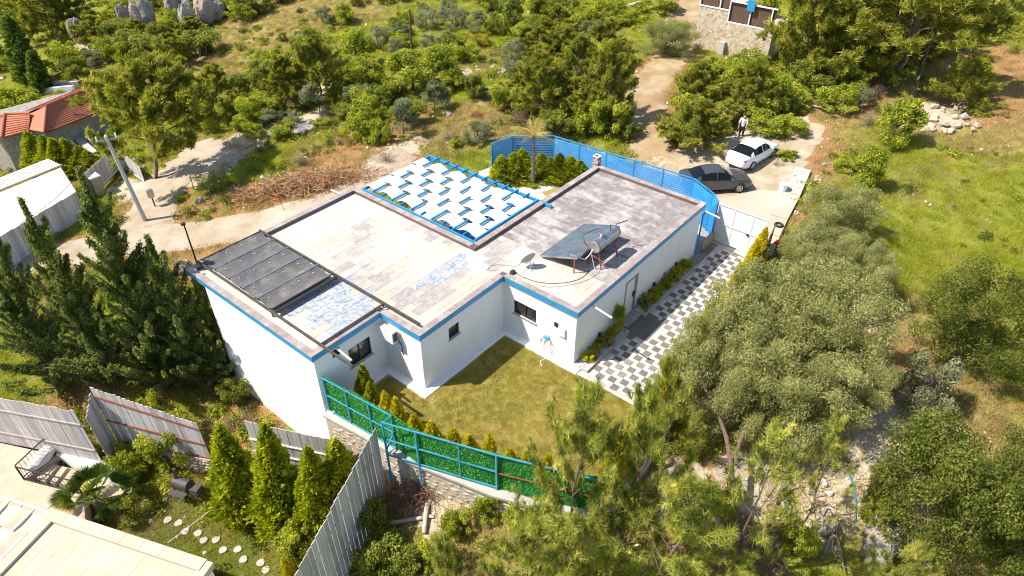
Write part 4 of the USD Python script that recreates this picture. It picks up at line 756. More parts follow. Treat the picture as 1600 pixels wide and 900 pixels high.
for i, (px, py) in enumerate([(202, 768), (230, 780), (240, 795), (254, 801), (263, 814), (280, 819), (290, 832), (310, 835), (319, 846), (338, 845), (349, 861), (372, 860), (381, 876), (408, 881), (416, 892)]):
    P_ = ground(px, py); a_ = np.linspace(0, 2 * np.pi, 18, endpoint=False); r_ = .165 * (1 + .06 * np.sin(a_ * 3 + i))
    single('stepping_stone', MB().prism([(P_[0] + r * math.cos(a), P_[1] + r * math.sin(a)) for r, a in zip(r_, a_)], P_[2] + .0, P_[2] + .11), m_step, f'{_ord[i]} round stepping stone of the curving line, counted from the terrace ledge', 'stepping stone', 'stepping stones in the lower left garden')
bq = ground(297, 776); br_ = Thing('barbecue', 'black steel barrel barbecue with a chimney standing on the grass', 'barbecue', bq)
m_bbq = M('sooty_steel', (0.045, 0.04, 0.038), (0.09, 0.07, 0.06), scale=6, rough=0.6)
ux = (at(320, 776, z=-3.5) - at(285, 766, z=-3.5)); ux[2] = 0; ux /= np.linalg.norm(ux); uy = np.array([-ux[1], ux[0], 0]); up = np.array([0, 0, 1.0]); O = bq
br_.part('drum', MB().tube([O - ux * .5 + up * .95, O - ux * .49 + up * .95, O + ux * .29 + up * .95, O + ux * .3 + up * .95], [.24, .27, .27, .24], 20), m_bbq, smooth=40)
br_.part('firebox', MB().beam(O + ux * .32 + up * .72, O + ux * .78 + up * .72, .42, .42), m_bbq); br_.part('chimney', MB().tube([O - ux * .35 + up * 1.15, O - ux * .35 + uy * .1 + up * 1.75], .075, 10), m_bbq)
br_.part('shelf', MB().beam(O - ux * .5 - uy * .42 + up * .7, O + ux * .3 - uy * .42 + up * .7, .3, .03), m_bbq)
for a in (-.45, .7):
    for b2 in (-.2, .2): br_.part('leg', MB().beam(O + ux * a + uy * b2, O + ux * a + uy * b2 + up * .75, .04, .04, up=(1, 0, 0)), m_bbq)
single('taut_wire', MB().tube([at(262, 848, z=-3.6), at(340, 789, z=-3.4)], .012, 5), m_wpaint, 'taut pale washing line crossing above the stepping stones', 'wire')

# ------------------------------------------------------------------ far left: clad building with white slatted edge, red roofed house, poles
fb = Thing('clad_building', 'flat pale roofed building clad in grey boards at the left edge', 'building', (0, 25, -3))
RB = [(2.7, 28.6), (1.84, 24.25), (-2.34, 22.65), (-9, 20.2), (-9, 27.0)]
fb.part('wall', MB().prism(Polygon(RB).buffer(-.06), -4.5, -.2), m_conc); fb.part('roof', MB().prism(Polygon(RB), -.2, -.03), M('pale_screed', (0.66, 0.57, 0.46), (0.60, 0.51, 0.41), scale=.8, rough=.9, c3=(.55, .46, .37), scale3=.6))
for a, b_ in ((RB[1], RB[0]), (RB[2], RB[1]), (RB[3], RB[2])):
    a, b_ = np.array(a), np.array(b_); ln = np.linalg.norm(b_ - a); n = round(ln / .22); d_ = (b_ - a) / ln; nn = np.array([d_[1], -d_[0]])
    for i in range(n):
        c = a + d_ * ln * (i + .5) / n + nn * .02; fb.part('board', MB().beam((*c, -3.4), (*c, .04 + R.uniform(-.02, .02)), ln / n - .012, .03, up=(nn[0], nn[1], 0)), m_board[R.integers(3)])
e0, e1_ = np.array([2.9, 28.75]), np.array([-9, 27.15]); d_ = (e1_ - e0) / np.linalg.norm(e1_ - e0); nn = np.array([-d_[1], d_[0]]); nn = nn if nn[1] > 0 else -nn
fb.part('edge_pipe', MB().tube([(*e0, .05), (*e1_, .05)], .07, 8), m_beige)
for j in range(5): fb.part('slat', MB().beam((*(e0 + nn * (.16 + j * .36)), .03), (*(e1_ + nn * (.16 + j * .36)), .03), .25, .04), m_wpaint)
for i in range(24):
    for j in range(4):
        if (i + j) % 2: fb.part('cross_slat', MB().beam((*(e0 + d_ * (.2 + i * .5) + nn * (.28 + j * .36)), .032), (*(e0 + d_ * (.2 + i * .5) + nn * (.41 + j * .36)), .032), .28, .035), m_wpaint)
board_fence('grey board fence around the pale concrete yard under the pole', [(2.9, 26.6, -2.1, -.3), (6.25, 29.1, -2.0, -.3), (6.9, 28.9, -2.0, -.5), (6.75, 26.0, -2.0, -.75)], rails=(.1,), railmat=m_wpaint)
single('concrete_yard', drape(Polygon(pxpoly([(152, 300), (190, 270), (243, 291), (196, 320)], -1.9)), .09, seed=11, jitter=.03), m_lot, 'pale concrete yard in front of the grey board fence', 'yard', kind='structure', smooth=True)
gp_ = at(155, 300, z=-1.9); gpt = Thing('gate_pillar', 'short stone gate pillar at the corner of the clad building', 'pillar', gp_)
gpt.part('shaft', MB().box(gp_ - [.3, .3, .3], gp_ + [.3, .3, 1.2]), m_stone[0]); gpt.part('cap', MB().box(gp_ + [-.36, -.36, 1.2], gp_ + [.36, .36, 1.3]), m_wpaint)
m_red = [M(f'roof_clay_{w}', a, b_, scale=5, rough=.8, bump=.1) for w, a, b_ in (('bright', (0.54, 0.19, 0.10), (0.47, 0.155, 0.085)), ('dull', (0.47, 0.165, 0.09), (0.40, 0.135, 0.075)))]
m_redj = M('roof_clay_edge', (0.22, 0.06, 0.035), (0.17, 0.05, 0.03), rough=.85)
m_rubble = M('dark_rubble', (0.23, 0.20, 0.17), (0.35, 0.31, 0.27), scale=3.5, detail=3, rough=.95, bump=.6, bscale=5, bdist=.05)
rh = Thing('red_roof_house', 'stone house with orange red tiled hip roofs beyond the pine', 'house', (5, 37, -3))
def roof_plane(e0, e1, r1, r0, n, flat=False):
    e0, e1, r1, r0 = map(np.array, (e0, e1, r1, r0)); up_ = np.cross(e1 - e0, r0 - e0); up_ /= np.linalg.norm(up_); up_ = up_ if up_[2] > 0 else -up_
    for i in range(n):
        a, b_ = i / n, (i + 1.0) / n
        q = [e0 + (r0 - e0) * a + up_ * .07, e1 + (r1 - e1) * a + up_ * .07, e1 + (r1 - e1) * b_ + up_ * .012, e0 + (r0 - e0) * b_ + up_ * .012]; lo = [x - up_ * .06 for x in q]
        rh.part('tile_course', MB().add(q + lo, [(0, 1, 2, 3), (4, 7, 6, 5), (0, 4, 5, 1), (1, 5, 6, 2), (2, 6, 7, 3), (3, 7, 4, 0)]), m_red[0 if R.random() < .7 else 1])
EZ, RZ = -.5, .9
A0, A1 = at(70, 207, z=EZ), at(70, 207, z=EZ) + (at(138, 180, z=EZ) - at(70, 207, z=EZ)) * 1.5; B0, B1 = at(74, 165, z=RZ), at(160, 129, z=RZ)
roof_plane(A0, A1, B1, B0, 12)
H0 = at(46, 203, z=EZ); H1 = at(47, 178, z=.35); roof_plane(H0, A0, B0, H1, 1)
K0, K1 = at(4, 215, z=EZ), at(45, 204, z=EZ); L0, L1 = at(9, 179, z=.45), at(47, 178, z=.45); roof_plane(K0, K1, L1, L0, 9); roof_plane(K0 + (K0 - K1) * .8 + [0, 1, 0], K0, L0, L0 + (K0 - K1) * .3, 1)
back = np.array([-.5, 3.2, 0]); roof_plane(L1 + [0, .05, 0], L0, L0 + back + [0, 0, -.9], L1 + back + [0, 0, -.9], 6); roof_plane(B1 + [0, .05, 0], B0, B0 + back * 1.2 + [0, 0, -1.3], B1 + back * 1.2 + [0, 0, -1.3], 8)
rh.part('wall', MB().prism(Polygon([(*(K0 + [0, .4, 0])[:2],), (*(K1 + [0, .4, 0])[:2],), (*(H0 + [.2, .4, 0])[:2],), (*(A0 + [.1, .4, 0])[:2],), (*(A1 + [-.3, .4, 0])[:2],), (*(A1 + [-.5, 6, 0])[:2],), (*(K0 + [-1, 6, 0])[:2],)]).buffer(.05), -5, EZ - .02), m_rubble)
for a, b_ in ((A0, A1), (K0, K1)): rh.part('gutter', MB().beam(a + [0, -.05, -.04], b_ + [0, -.05, -.04], .1, .09), m_redj)
for a, b_ in ((A0, B0), (B0, B1), (K0, L0), (L0, L1)): rh.part('ridge', MB().tube([a + [0, 0, .08], b_ + [0, 0, .08]], .09, 8), m_redj if a is A0 or a is K0 else m_red[1])
fl = at(101, 158, z=.5); rh.part('flue', MB().tube([fl, fl + [0, 0, .55]], .1, 8), m_steel); rh.part('flue', MB().tube([at(103, 162, z=.35), at(111, 178, z=-.1), at(136, 180, z=-.2)], .05, 6), m_dark)
for i, (p_, q_) in enumerate((((92, 203), (118, 226)), ((116, 196), (146, 224)))):
    a, b_ = at(*p_, z=-1.4), at(*q_, z=-2.0); t = Thing('railing', ('pale railing on the nearer outside stair of the red roofed house', 'brown railing on the farther outside stair of the red roofed house')[i], 'railing', a)
    t.part('handrail', MB().beam(a, b_, .07, .07), m_wpaint if i == 0 else m_board[1])
    for u in np.linspace(0, 1, 9): q2 = a + (b_ - a) * u; t.part('post', MB().beam(q2 - [0, 0, .9], q2, .04, .04, up=(1, 0, 0)), m_board[1])
yw = at(125, 213, z=-2.6); single('stair_wall', MB().beam(at(112, 212, z=-2.3), at(150, 245, z=-2.6), .5, .8), m_conc, 'pale low wall beside the outside stairs below the red roof', 'wall')
for i, (p_, q_, z_, lb) in enumerate((((68, 147), (118, 143), -1.8, 'white low wall beyond the red roof'), ((84, 138), (125, 136), -1.6, 'grey paling above the white low wall'), ((262, 122), (298, 140), -1.3, 'white sloping wall stub right of the pine crown'))):
    a, b_ = ground(*p_), ground(*q_); single('low_wall', MB().beam(a + [0, 0, .2], b_ + [0, 0, .2], .3, .8), (m_wpaint, m_board[1], m_wpaint)[i], lb, 'wall')
for pxb, pyb, pyt, pxt, r_, mt, lb in ((228, 346, 213, 165, .125, m_conc, 'thick concrete utility pole leaning over the pale track'), (646, 142, 15, 640, .10, M('brown_pole', (.12, .075, .045), (.08, .05, .03)), 'thin brown wooden pole standing among the hillside bushes'), (308, 412, 350, 287, .05, m_dark, 'thin black pole with a small lamp behind the roof corner')):
    b0 = ground(pxb, pyb); h = height_to(b0, pyt); tx = at(pxt, pyt, z=b0[2] + h); t = Thing('pole', lb, 'pole', b0)
    tp = np.array([*(tx[:2]), b0[2] + h]); t.part('shaft', MB().tube([b0 - [0, 0, .3], (b0 + tp) / 2, tp], [r_ * 1.15, r_, r_ * .8], 10), mt, smooth=True)
    if r_ > .12:
        t.part('cross_arm', MB().beam(tp - [.6, -.2, .25], tp + [.6, -.2, -.25], .08, .1), m_steel); 
        for s_ in (-.5, 0, .5): t.part('insulator', MB().tube([tp + [s_, -.33 * s_, -.2], tp + [s_, -.33 * s_, .08]], .05, 8), m_wpaint)
    if r_ < .06: t.part('lamp_head', MB().box(tp - [.15, .08, .05], tp + [.08, .08, .08]), m_dark)
mb_ = ground(243, 324); mt_ = Thing('meter_post', 'short post carrying a grey meter box beside the track', 'post', mb_); mt_.part('shaft', MB().beam(mb_, mb_ + [0, 0, 1.3], .07, .07, up=(1, 0, 0)), m_dark); mt_.part('box', bevel_box(mb_ + [-.2, -.15, .8], mb_ + [.15, .1, 1.35]), m_steel)
pole_top = at(165, 213, z=ground(228, 346)[2] + height_to(ground(228, 346), 213))
cw = [np.array(pole_top) * (1 - u) + np.array(at(30, 350, z=.2)) * u - [0, 0, 2.2 * u * (1 - u)] for u in np.linspace(0, 1, 16)]
single('overhead_wire', MB().tube(cw, .014, 4), m_dark, 'sagging overhead wire from the concrete pole past the clad building', 'wire')

# ------------------------------------------------------------------ far right: stone house on the rise, walls, lot edge
sh_ = Thing('stone_house', 'pale stone building with a brown boarded fence on top at the upper edge', 'house', (50, 3, 1))
m_rub2 = usdkit.material(stage, '/World/Looks/golden_rubble', {'g': ('geometry', {}), 'v': ('voronoi_texture', {'scale': 5.5, 'randomness': 0.9}), 've': ('voronoi_texture', {'scale': 5.5, 'feature': 'distance_to_edge', 'randomness': 0.9}), 'r': ('rgb_ramp', {'ramp': [(0, (0.40, 0.28, 0.16)), (0.4, (0.55, 0.44, 0.30)), (0.8, (0.62, 0.55, 0.43)), (1, (0.45, 0.36, 0.25))]}), 'sep': ('separate_color', {}),
    'e': ('rgb_ramp', {'ramp': [(0, (.25, .25, .25)), (0.06, (1, 1, 1))]}), 'b': ('bump', {'strength': .8, 'distance': .06}), 'p': ('principled_bsdf', {'roughness': .95})},
    [('g.position', 'v.vector'), ('g.position', 've.vector'), ('v.color', 'sep.color'), ('sep.r', 'r.fac'), ('r.color', 'p.base_color'), ('ve.distance', 'e.fac'), ('e.color', 'b.height'), ('b.normal', 'p.normal')], surface='p.BSDF')
s0, s1 = ground(1083, 74), ground(1121, 82); zt = s0[2] + height_to(s0, 8); dv = (s1 - s0); dv[2] = 0; wl_ = np.linalg.norm(dv); dv /= wl_; nv = np.array([-dv[1], dv[0], 0]); nv = nv if nv[0] > 0 else -nv
def quad(o, a, w, b2, d2): return Polygon([tuple((o + dv * u + nv * v)[:2]) for u, v in ((a, b2), (w, b2), (w, d2), (a, d2))])
sh_.part('wall', MB().prism(quad(s0, 0, wl_ + .35, 0, 5), -1, zt), m_rub2); sh_.part('wall', MB().prism(quad(s0, wl_ + .3, wl_ + 4.6, -.05, 5), -1, zt - .95), m_rub2); sh_.part('pier', MB().prism(quad(s0, wl_ + .15, wl_ + .7, -.5, .3), 0, zt - 2.6), m_conc)
m_brown = M('brown_boarding', (.13, .075, .05), (.09, .05, .035), scale=4, stretch=(3, 3, .3), rough=.8)
for k_, (a, w, zb) in enumerate(((0, wl_ + .35, zt), (wl_ + .4, wl_ + 4.6, zt - .95))):
    for u in np.arange(a + .12, w, .24): q_ = s0 + dv * u + nv * .15; sh_.part('board', MB().beam((*q_[:2], zb + .05), (*q_[:2], zb + 1.75), .225, .03, up=nv), m_brown)
    for z in (.03, 1.78): sh_.part('rail', MB().beam((*(s0 + dv * a)[:2], zb + z), (*(s0 + dv * w)[:2], zb + z), .1, .1), m_wpaint)
    for u in np.arange(a, w + .1, 1.9): q_ = s0 + dv * u; sh_.part('post', MB().beam((*q_[:2], zb), (*q_[:2], zb + 1.85), .09, .09, up=(1, 0, 0)), m_wpaint)
q_ = s0 + dv * (wl_ + 2.3) - nv * .1; sh_.part('shutter', MB().box((q_[0] - .1, q_[1] - .35, zt + .35), (q_[0] + .02, q_[1] + .35, zt + 1.2)), m_blue, label='turquoise panel on the boarded fence')
w0, w1 = ground(940, 30), ground(1000, 10); single('low_wall', MB().beam(w0 + [0, 0, .2], w1 + [0, 0, .2], .35, .7), m_conc, 'pale low wall leading up to the stone building', 'wall')
bw = ground(20, 20); ph = Thing('pool_house', 'distant pale building with a bright blue cover at the upper left corner', 'building', bw)
ph.part('wall', MB().box(bw + [-3, -1, -1], bw + [2.2, 4, 1.0]), m_beige); ph.part('blue_cover', MB().box(bw + [-1.6, -.5, 1.0], bw + [1.2, 3.5, 1.08]), m_blue2)
ke = Thing('concrete_kerb', 'broken pale concrete slab edging along the right of the parking place', 'kerb', (31, -11.5, 0))
kp = [ground(1254, 268), ground(1236, 308), ground(1216, 345), ground(1203, 372), ground(1190, 402)]
for a, b_ in zip(kp, kp[1:]):
    d_ = (b_ - a); d_[2] = 0; ke.part('slab', MB().beam(a + d_ * .01 + [0, 0, .1], b_ - d_ * .01 + [0, 0, .1], 1.0, .34), m_conc if a is kp[0] else m_lot)
for i in range(24): q_ = kp[0] + (kp[2] - kp[0]) * R.random(); ke.part('rubble_stone', rock(q_ + [R.uniform(.2, .5), -.65 - R.uniform(0, .5), .05], (.35, .3, .25), 2000 + i, 14), m_stone[R.integers(3)])
bk = ground(1221, 303); tb = Thing('bucket', 'white plastic bucket standing at the edge of the parking place', 'bucket', bk)
tb.part('body', MB().tube([bk + [0, 0, .02], bk + [0, 0, .1], bk + [0, 0, .75], bk + [0, 0, .76], bk + [0, 0, .70], bk + [0, 0, .15]], [.20, .22, .29, .26, .25, .19], 20), m_plastic, smooth=40); tb.part('rim', MB().tube([bk + [.3 * math.cos(a), .3 * math.sin(a), .75] for a in np.linspace(0, 2 * np.pi, 21)], .02, 5), m_wpaint); tb.part('handle', MB().tube([bk + [.3 * math.cos(a), .1, .72 - .25 * math.sin(a)] for a in np.linspace(0, np.pi, 9)], .008, 4), m_steel)
m_cred = M('red_plastic', (.55, .02, .015), (.45, .015, .01), rough=.4); rc_ = ground(1214, 386); rt = Thing('red_can', 'red plastic can lying by the slabs near the gate', 'can', rc_); rt.part('body', bevel_box(rc_ + [-.2, -.2, 0.02], rc_ + [.2, .2, .4], .06), m_cred); rt.part('spout', MB().tube([rc_ + [0, 0, .4], rc_ + [.12, 0, .52]], .05, 8), m_cred)
tr_ = ground(1215, 358); tt_ = Thing('old_tyre', 'small dark tyre lying on the slabs right of the gate', 'tyre', tr_); tt_.part('ring', trimesh.creation.torus(.2, .08, 24, 10).apply_translation(tr_ + [0, 0, .3]), m_pvc, smooth=True)

# ------------------------------------------------------------------ cars
m_glass_car = usdkit.material(stage, '/World/Looks/car_glass', {'p': ('principled_bsdf', {'base_color': (0.008, 0.009, 0.011), 'roughness': 0.05, 'specular_ior_level': 0.3})}, surface='p.BSDF')
m_tyre = M('tyre', (.02, .02, .02), (.03, .028, .026), rough=.85); m_rim = M('alloy', (.55, .55, .56), (.48, .48, .5), rough=.3, metallic=.7); m_lampg = M('lamp_clear', (.6, .62, .65), (.5, .5, .55), rough=.1); m_lampr = M('lamp_red', (.30, .01, .01), (.2, .008, .008), rough=.15)
def car(label, paint, centre, heading, L=4.6, dark=False):
    t = Thing('parked_car', label, 'car', centre, group=None); fx = np.array([heading[0], heading[1], 0.]); fx /= np.linalg.norm(fx); ly = np.array([-fx[1], fx[0], 0]); C = np.array(centre)
    W = lambda P_: C + np.asarray(P_)[..., 0:1] * fx + np.asarray(P_)[..., 1:2] * ly + np.asarray(P_)[..., 2:3] * np.array([0, 0, 1.0])
    br = [-2.3, -2.27, -2.2, -2.08, -1.9, -1.72, -1.5, -1.25, -1.0, -.92, -.6, -.25, -.18, .1, .3, .62, .7, .85, 1.0, 1.1, 1.4, 1.7, 1.95, 2.1, 2.22, 2.28, 2.3]
    xs = np.array(br); sm = lambda x, X, Y: np.interp(x, X, Y)
    zb = sm(xs, [-2.3, -2.1, -1.9, 1.9, 2.15, 2.3], [.36, .26, .2, .2, .24, .34]); bel = sm(xs, [-2.3, -2.2, -1.9, -1, .9, 1.1, 1.7, 2.1, 2.25, 2.3], [.88, .95, .985, .97, .93, .91, .84, .74, .64, .56])
    top = sm(xs, [-2.3, -2.22, -1.9, -1.72, -1.5, -1.25, -1.0, -.6, -.2, .1, .3, .62, .85, 1.0, 1.1, 1.4, 1.7, 2.0, 2.15, 2.25, 2.3], [.90, .99, 1.04, 1.05, 1.17, 1.30, 1.39, 1.455, 1.47, 1.45, 1.40, 1.235, 1.10, 1.01, .965, .93, .885, .80, .73, .65, .57])
    w = sm(xs, [-2.3, -2.2, -1.9, -1.4, 1.3, 1.8, 2.1, 2.22, 2.3], [.62, .77, .86, .895, .895, .87, .78, .68, .52]); wr = np.where(top - bel > .12, sm(xs, [-1.72, -1.0, .2, 1.0], [.70, .60, .60, .72]), w * .93)
    ring = []
    for i in range(len(xs)):
        b0, b1, t1, ww, r_ = zb[i], bel[i], top[i], w[i], wr[i]
        ring.append([(xs[i], 0, b0), (xs[i], ww * .8, b0), (xs[i], ww * .965, b0 + .10), (xs[i], ww, b0 + (b1 - b0) * .5), (xs[i], ww * .99, b0 + (b1 - b0) * .78), (xs[i], ww * .955, b1), (xs[i], r_ * .97 + .03 * ww, t1 - min(.07, (t1 - b1) * .35)), (xs[i], r_ * .75, t1 - .018 * min(1, (t1 - b1) / .1)), (xs[i], 0, t1)])
    ring = np.array(ring); nr = ring.shape[1]; full = np.concatenate([ring, ring[:, -2:0:-1] * [1, -1, 1]], 1); m_ = full.shape[1]; V = full.reshape(-1, 3); parts = {}
    for i in range(len(xs) - 1):
        xm = (xs[i] + xs[i + 1]) / 2
        for j in range(m_):
            jj = j if j < nr - 1 else m_ - 1 - j; key = 'body'
            if jj == 5 and -1.25 < xm < .72 and not (-.25 < xm < -.18): key = ('side_window', j < nr, xm > -.2)
            if jj >= 6 and .30 < xm < 1.0: key = 'windscreen'
            if jj >= 6 and -1.72 < xm < -1.0: key = 'rear_window'
            a, b_ = i * m_ + j, i * m_ + (j + 1) % m_; parts.setdefault(key, []).append((a, b_, b_ + m_, a + m_))
    for e, o in ((0, 1), (len(xs) - 1, -1)):
        idx = [e * m_ + j for j in range(m_)]; parts['body'] += [(idx[0], idx[j + 1], idx[j], idx[0])[:: 1] if o == 1 else (idx[0], idx[j], idx[j + 1], idx[0]) for j in range(1, m_ - 1)]
    Vw = W(V)
    for key, F in parts.items():
        nm = key if isinstance(key, str) else key[0]; F = np.array(F)[:, ::-1]; me = trimesh.Trimesh(Vw, np.vstack([F[:, [0, 1, 2]], F[:, [0, 2, 3]]]), process=False); me.update_faces(me.nondegenerate_faces()); me.remove_unreferenced_vertices()
        t.part(nm, me, paint if nm == 'body' else m_glass_car, smooth=38)
    for sx_ in (1.36, -1.32):
        for sy_ in (1, -1):
            c = np.array([sx_, sy_ * .80, .325]); wh = t.part('wheel', MB().tube(W(np.array([c + [0, sy_ * d_, 0] for d_ in (-.12, -.10, .085, .10)])), [.27, .325, .325, .29], 24), m_tyre, smooth=40)
            t.part('arch', MB().tube(W(np.array([c + [0, sy_ * .0, .02], c + [0, sy_ * .088, .02]])), .385, 24), m_pvc, under=wh)
            t.part('rim', MB().tube(W(np.array([c + [0, sy_ * .09, 0], c + [0, sy_ * .104, 0]])), .21, 20), m_dark, under=wh)
            sp = MB()
            for a in np.arange(5) * 2 * np.pi / 5 + .3: sp.beam(W(c + [0, sy_ * .108, 0]), W(c + [.2 * math.cos(a), sy_ * .108, .2 * math.sin(a)]), .02, .075, up=np.cross(ly, W(c + [math.cos(a), 0, math.sin(a)]) - W(c)))
            sp.tube(W(np.array([c + [.2 * math.cos(a), sy_ * .108, .2 * math.sin(a)] for a in np.linspace(0, 2 * np.pi, 21)])), .018, 5); t.part('spokes', sp, m_rim, under=wh)
    def lump(nm, c, sz, mt): mm = trimesh.creation.icosphere(2); t.part(nm, (W(np.array(mm.vertices) * np.array(sz) + c), mm.faces), mt, smooth=True)
    for sy_ in (1, -1):
        lump('headlight', (2.03, sy_ * .62, .66), (.17, .14, .075), m_lampg); lump('tail_light', (-2.2, sy_ * .62, .86), (.08, .2, .06), m_lampr); lump('mirror', (.72, sy_ * .98, .99), (.07, .10, .065), paint)
        for hx in (-.05, -.95): t.part('door_handle', MB().beam(W(np.array([hx, sy_ * .888, .80])), W(np.array([hx - .18, sy_ * .888, .80])), .03, .025), paint)
    for hx in (.78, -.2, -1.15):
        for sy_ in (1, -1): t.part('door_seam', MB().beam(W(np.array([hx, sy_ * .893, .32])), W(np.array([hx + .02, sy_ * .872, .88])), .012, .008, up=ly), m_pvc)
    t.part('bumper_grille', MB().beam(W(np.array([2.22, -.4, .40])), W(np.array([2.22, .4, .40])), .14, .12), m_pvc); t.part('bumper_lip', MB().beam(W(np.array([-2.24, -.6, .38])), W(np.array([-2.24, .6, .38])), .10, .12), m_pvc)
    t.part('number_plate', MB().beam(W(np.array([-2.31, -.26, .62])), W(np.array([-2.31, .26, .62])), .02, .11), m_wpaint); t.part('number_plate', MB().beam(W(np.array([2.31, -.26, .45])), W(np.array([2.31, .26, .45])), .02, .11), m_wpaint)
    t.part('boot_trim', MB().beam(W(np.array([-2.285, -.5, .80])), W(np.array([-2.285, .5, .80])), .02, .03), m_rim)
    return t
m_cwhite = M('car_white', (.74, .74, .74), (.72, .72, .72), rough=.25, coat=.6); m_cgrey = M('car_grey', (.075, .078, .082), (.068, .07, .075), rough=.3, metallic=.3, coat=.6)
zc = gz(28.75, -7.4) + .075
car('dark grey saloon car parked beside the blue louvre fence', m_cgrey, (28.75, -7.4, zc), (.70, -.71)); car('white saloon car seen from behind, parked beyond the grey one', m_cwhite, (33.75, -7.75, gz(33.75, -7.75) + .055), (.985, -.14))

# ------------------------------------------------------------------ person behind the white car
def blob(joints, bones, res=.03):
    out_ = []
    for a, b_ in bones:
        (p, r), (q, s_) = joints[a], joints[b_]
        sp = [manifold3d.Manifold.sphere(rr, 20).translate(tuple(map(float, c))) for c, rr in ((p, r), (q, s_))]; out_.append(manifold3d.Manifold.batch_hull(sp))
    m_ = manifold3d.Manifold.batch_boolean(out_, manifold3d.OpType.Add).refine_to_length(res).to_mesh()
    me = trimesh.Trimesh(m_.vert_properties[:, :3], m_.tri_verts); trimesh.smoothing.filter_taubin(me, iterations=8); return me
pf = ground(1157, 214); P_ = Thing('person', 'person in a white shirt and dark trousers standing behind the white car', 'person', pf)
m_skin = M('skin', (.45, .27, .18), (.42, .25, .165), rough=.6); m_shirt = M('white_shirt', (.74, .72, .70), (.68, .66, .64), rough=.9); m_trs = M('dark_trousers', (.018, .018, .022), (.025, .025, .03), rough=.9); m_hair = M('dark_hair', (.03, .02, .015), (.05, .035, .025), rough=.6)
J = {'hd': ((0.06, 0, 1.62), .098), 'jaw': ((.10, 0, 1.55), .065), 'nk': ((.03, 0, 1.47), .055), 'ch': ((.0, 0, 1.30), .13), 'wa': ((0, 0, 1.05), .125), 'hip': ((0, 0, .93), .14),
     'ls': ((0, .19, 1.39), .06), 'rs': ((0, -.19, 1.39), .06), 'le': ((.06, .27, 1.13), .045), 're': ((.05, -.28, 1.13), .045), 'lw': ((.22, .24, .98), .032), 'rw': ((.12, -.27, .88), .032), 'lp': ((.30, .22, .96), .036), 'rp': ((.16, -.27, .80), .036),
     'lh': ((0, .09, .90), .09), 'rh': ((0, -.09, .90), .09), 'lk': ((.03, .11, .50), .06), 'rk': ((-.02, -.11, .50), .06), 'la': ((0, .12, .09), .042), 'ra': ((-.06, -.12, .09), .042), 'lt': ((.15, .13, .045), .035), 'rt': ((.09, -.13, .045), .035)}
Bn = [('hd', 'jaw'), ('hd', 'nk'), ('nk', 'ch'), ('ls', 'rs'), ('ls', 'ch'), ('rs', 'ch'), ('ch', 'wa'), ('wa', 'hip'), ('ls', 'le'), ('le', 'lw'), ('lw', 'lp'), ('rs', 're'), ('re', 'rw'), ('rw', 'rp'), ('hip', 'lh'), ('hip', 'rh'), ('lh', 'lk'), ('lk', 'la'), ('la', 'lt'), ('rh', 'rk'), ('rk', 'ra'), ('ra', 'rt')]
for s_, w_, pm in (('l', 'lp', (.07, -.01, -.02)), ('r', 'rp', (.03, 0, -.075))):
    base = np.array(J[w_][0])
    for k_, (dy, ln) in enumerate(((-.03, .8), (-.01, 1.0), (.01, .95), (.03, .75))):
        J[f'{s_}f{k_}a'] = (base + np.array([.01, dy, -.01]), .011); J[f'{s_}f{k_}b'] = (base + np.array([.01, dy, -.01]) + np.array(pm) * ln, .009); J[f'{s_}f{k_}c'] = (base + np.array([.0, dy, -.03]) + np.array(pm) * ln * 1.45, .008); Bn += [(f'{s_}f{k_}a', f'{s_}f{k_}b'), (f'{s_}f{k_}b', f'{s_}f{k_}c')]
    J[f'{s_}tb'] = (base + np.array([.04, -.045, -.03]), .010); Bn.append((w_, f'{s_}tb'))
J['no'] = ((.165, 0, 1.60), .014); Bn.append(('hd', 'no'))
for s_ in (1, -1): J[f'ear{s_}'] = ((.05, s_ * .098, 1.61), .022); Bn.append(('hd', f'ear{s_}'))
an = math.radians(200)
def turn(me, s=1): v = np.array(me.vertices); return (np.column_stack([v[:, 0] * math.cos(an) - v[:, 1] * math.sin(an), v[:, 0] * math.sin(an) + v[:, 1] * math.cos(an), v[:, 2]]) + pf, me.faces)
P_.part('body', turn(blob(J, Bn, .022)), m_skin, smooth=True)
grow = lambda ks, d_: {k_: (J[k_][0], J[k_][1] + d_) for k_ in ks}
P_.part('shirt', turn(blob({**grow(['ch', 'wa', 'ls', 'rs', 'le', 're'], .022), 'hip': (J['hip'][0], .155)}, [('ls', 'rs'), ('ls', 'ch'), ('rs', 'ch'), ('ch', 'wa'), ('wa', 'hip'), ('ls', 'le'), ('rs', 're')])), m_shirt, smooth=True)
P_.part('trousers', turn(blob({**grow(['lh', 'rh', 'lk', 'rk', 'la', 'ra'], .02), 'hip': (J['hip'][0], .15)}, [('hip', 'lh'), ('hip', 'rh'), ('lh', 'lk'), ('lk', 'la'), ('rh', 'rk'), ('rk', 'ra')])), m_trs, smooth=True)
P_.part('hair', turn(blob({'a': ((.035, 0, 1.66), .098), 'b': ((.0, 0, 1.60), .085)}, [('a', 'b')])), m_hair, smooth=True)
P_.part('shoe', turn(blob({'a': J['la'], 'b': J['lt']}, [('a', 'b')])), m_pvc, smooth=True); P_.part('shoe', turn(blob({'a': (J['ra'][0], .046), 'b': (J['rt'][0], .04)}, [('a', 'b')])), m_pvc, smooth=True)
for s_ in (1, -1): P_.part('eye', turn(trimesh.creation.icosphere(1, .013).apply_translation((.148, s_ * .036, 1.625))), m_wpaint)
P_.part('mouth', turn(trimesh.creation.icosphere(1, .02).apply_transform(np.diag([.4, 1.2, .3, 1])).apply_translation((.158, 0, 1.55))), m_cred)
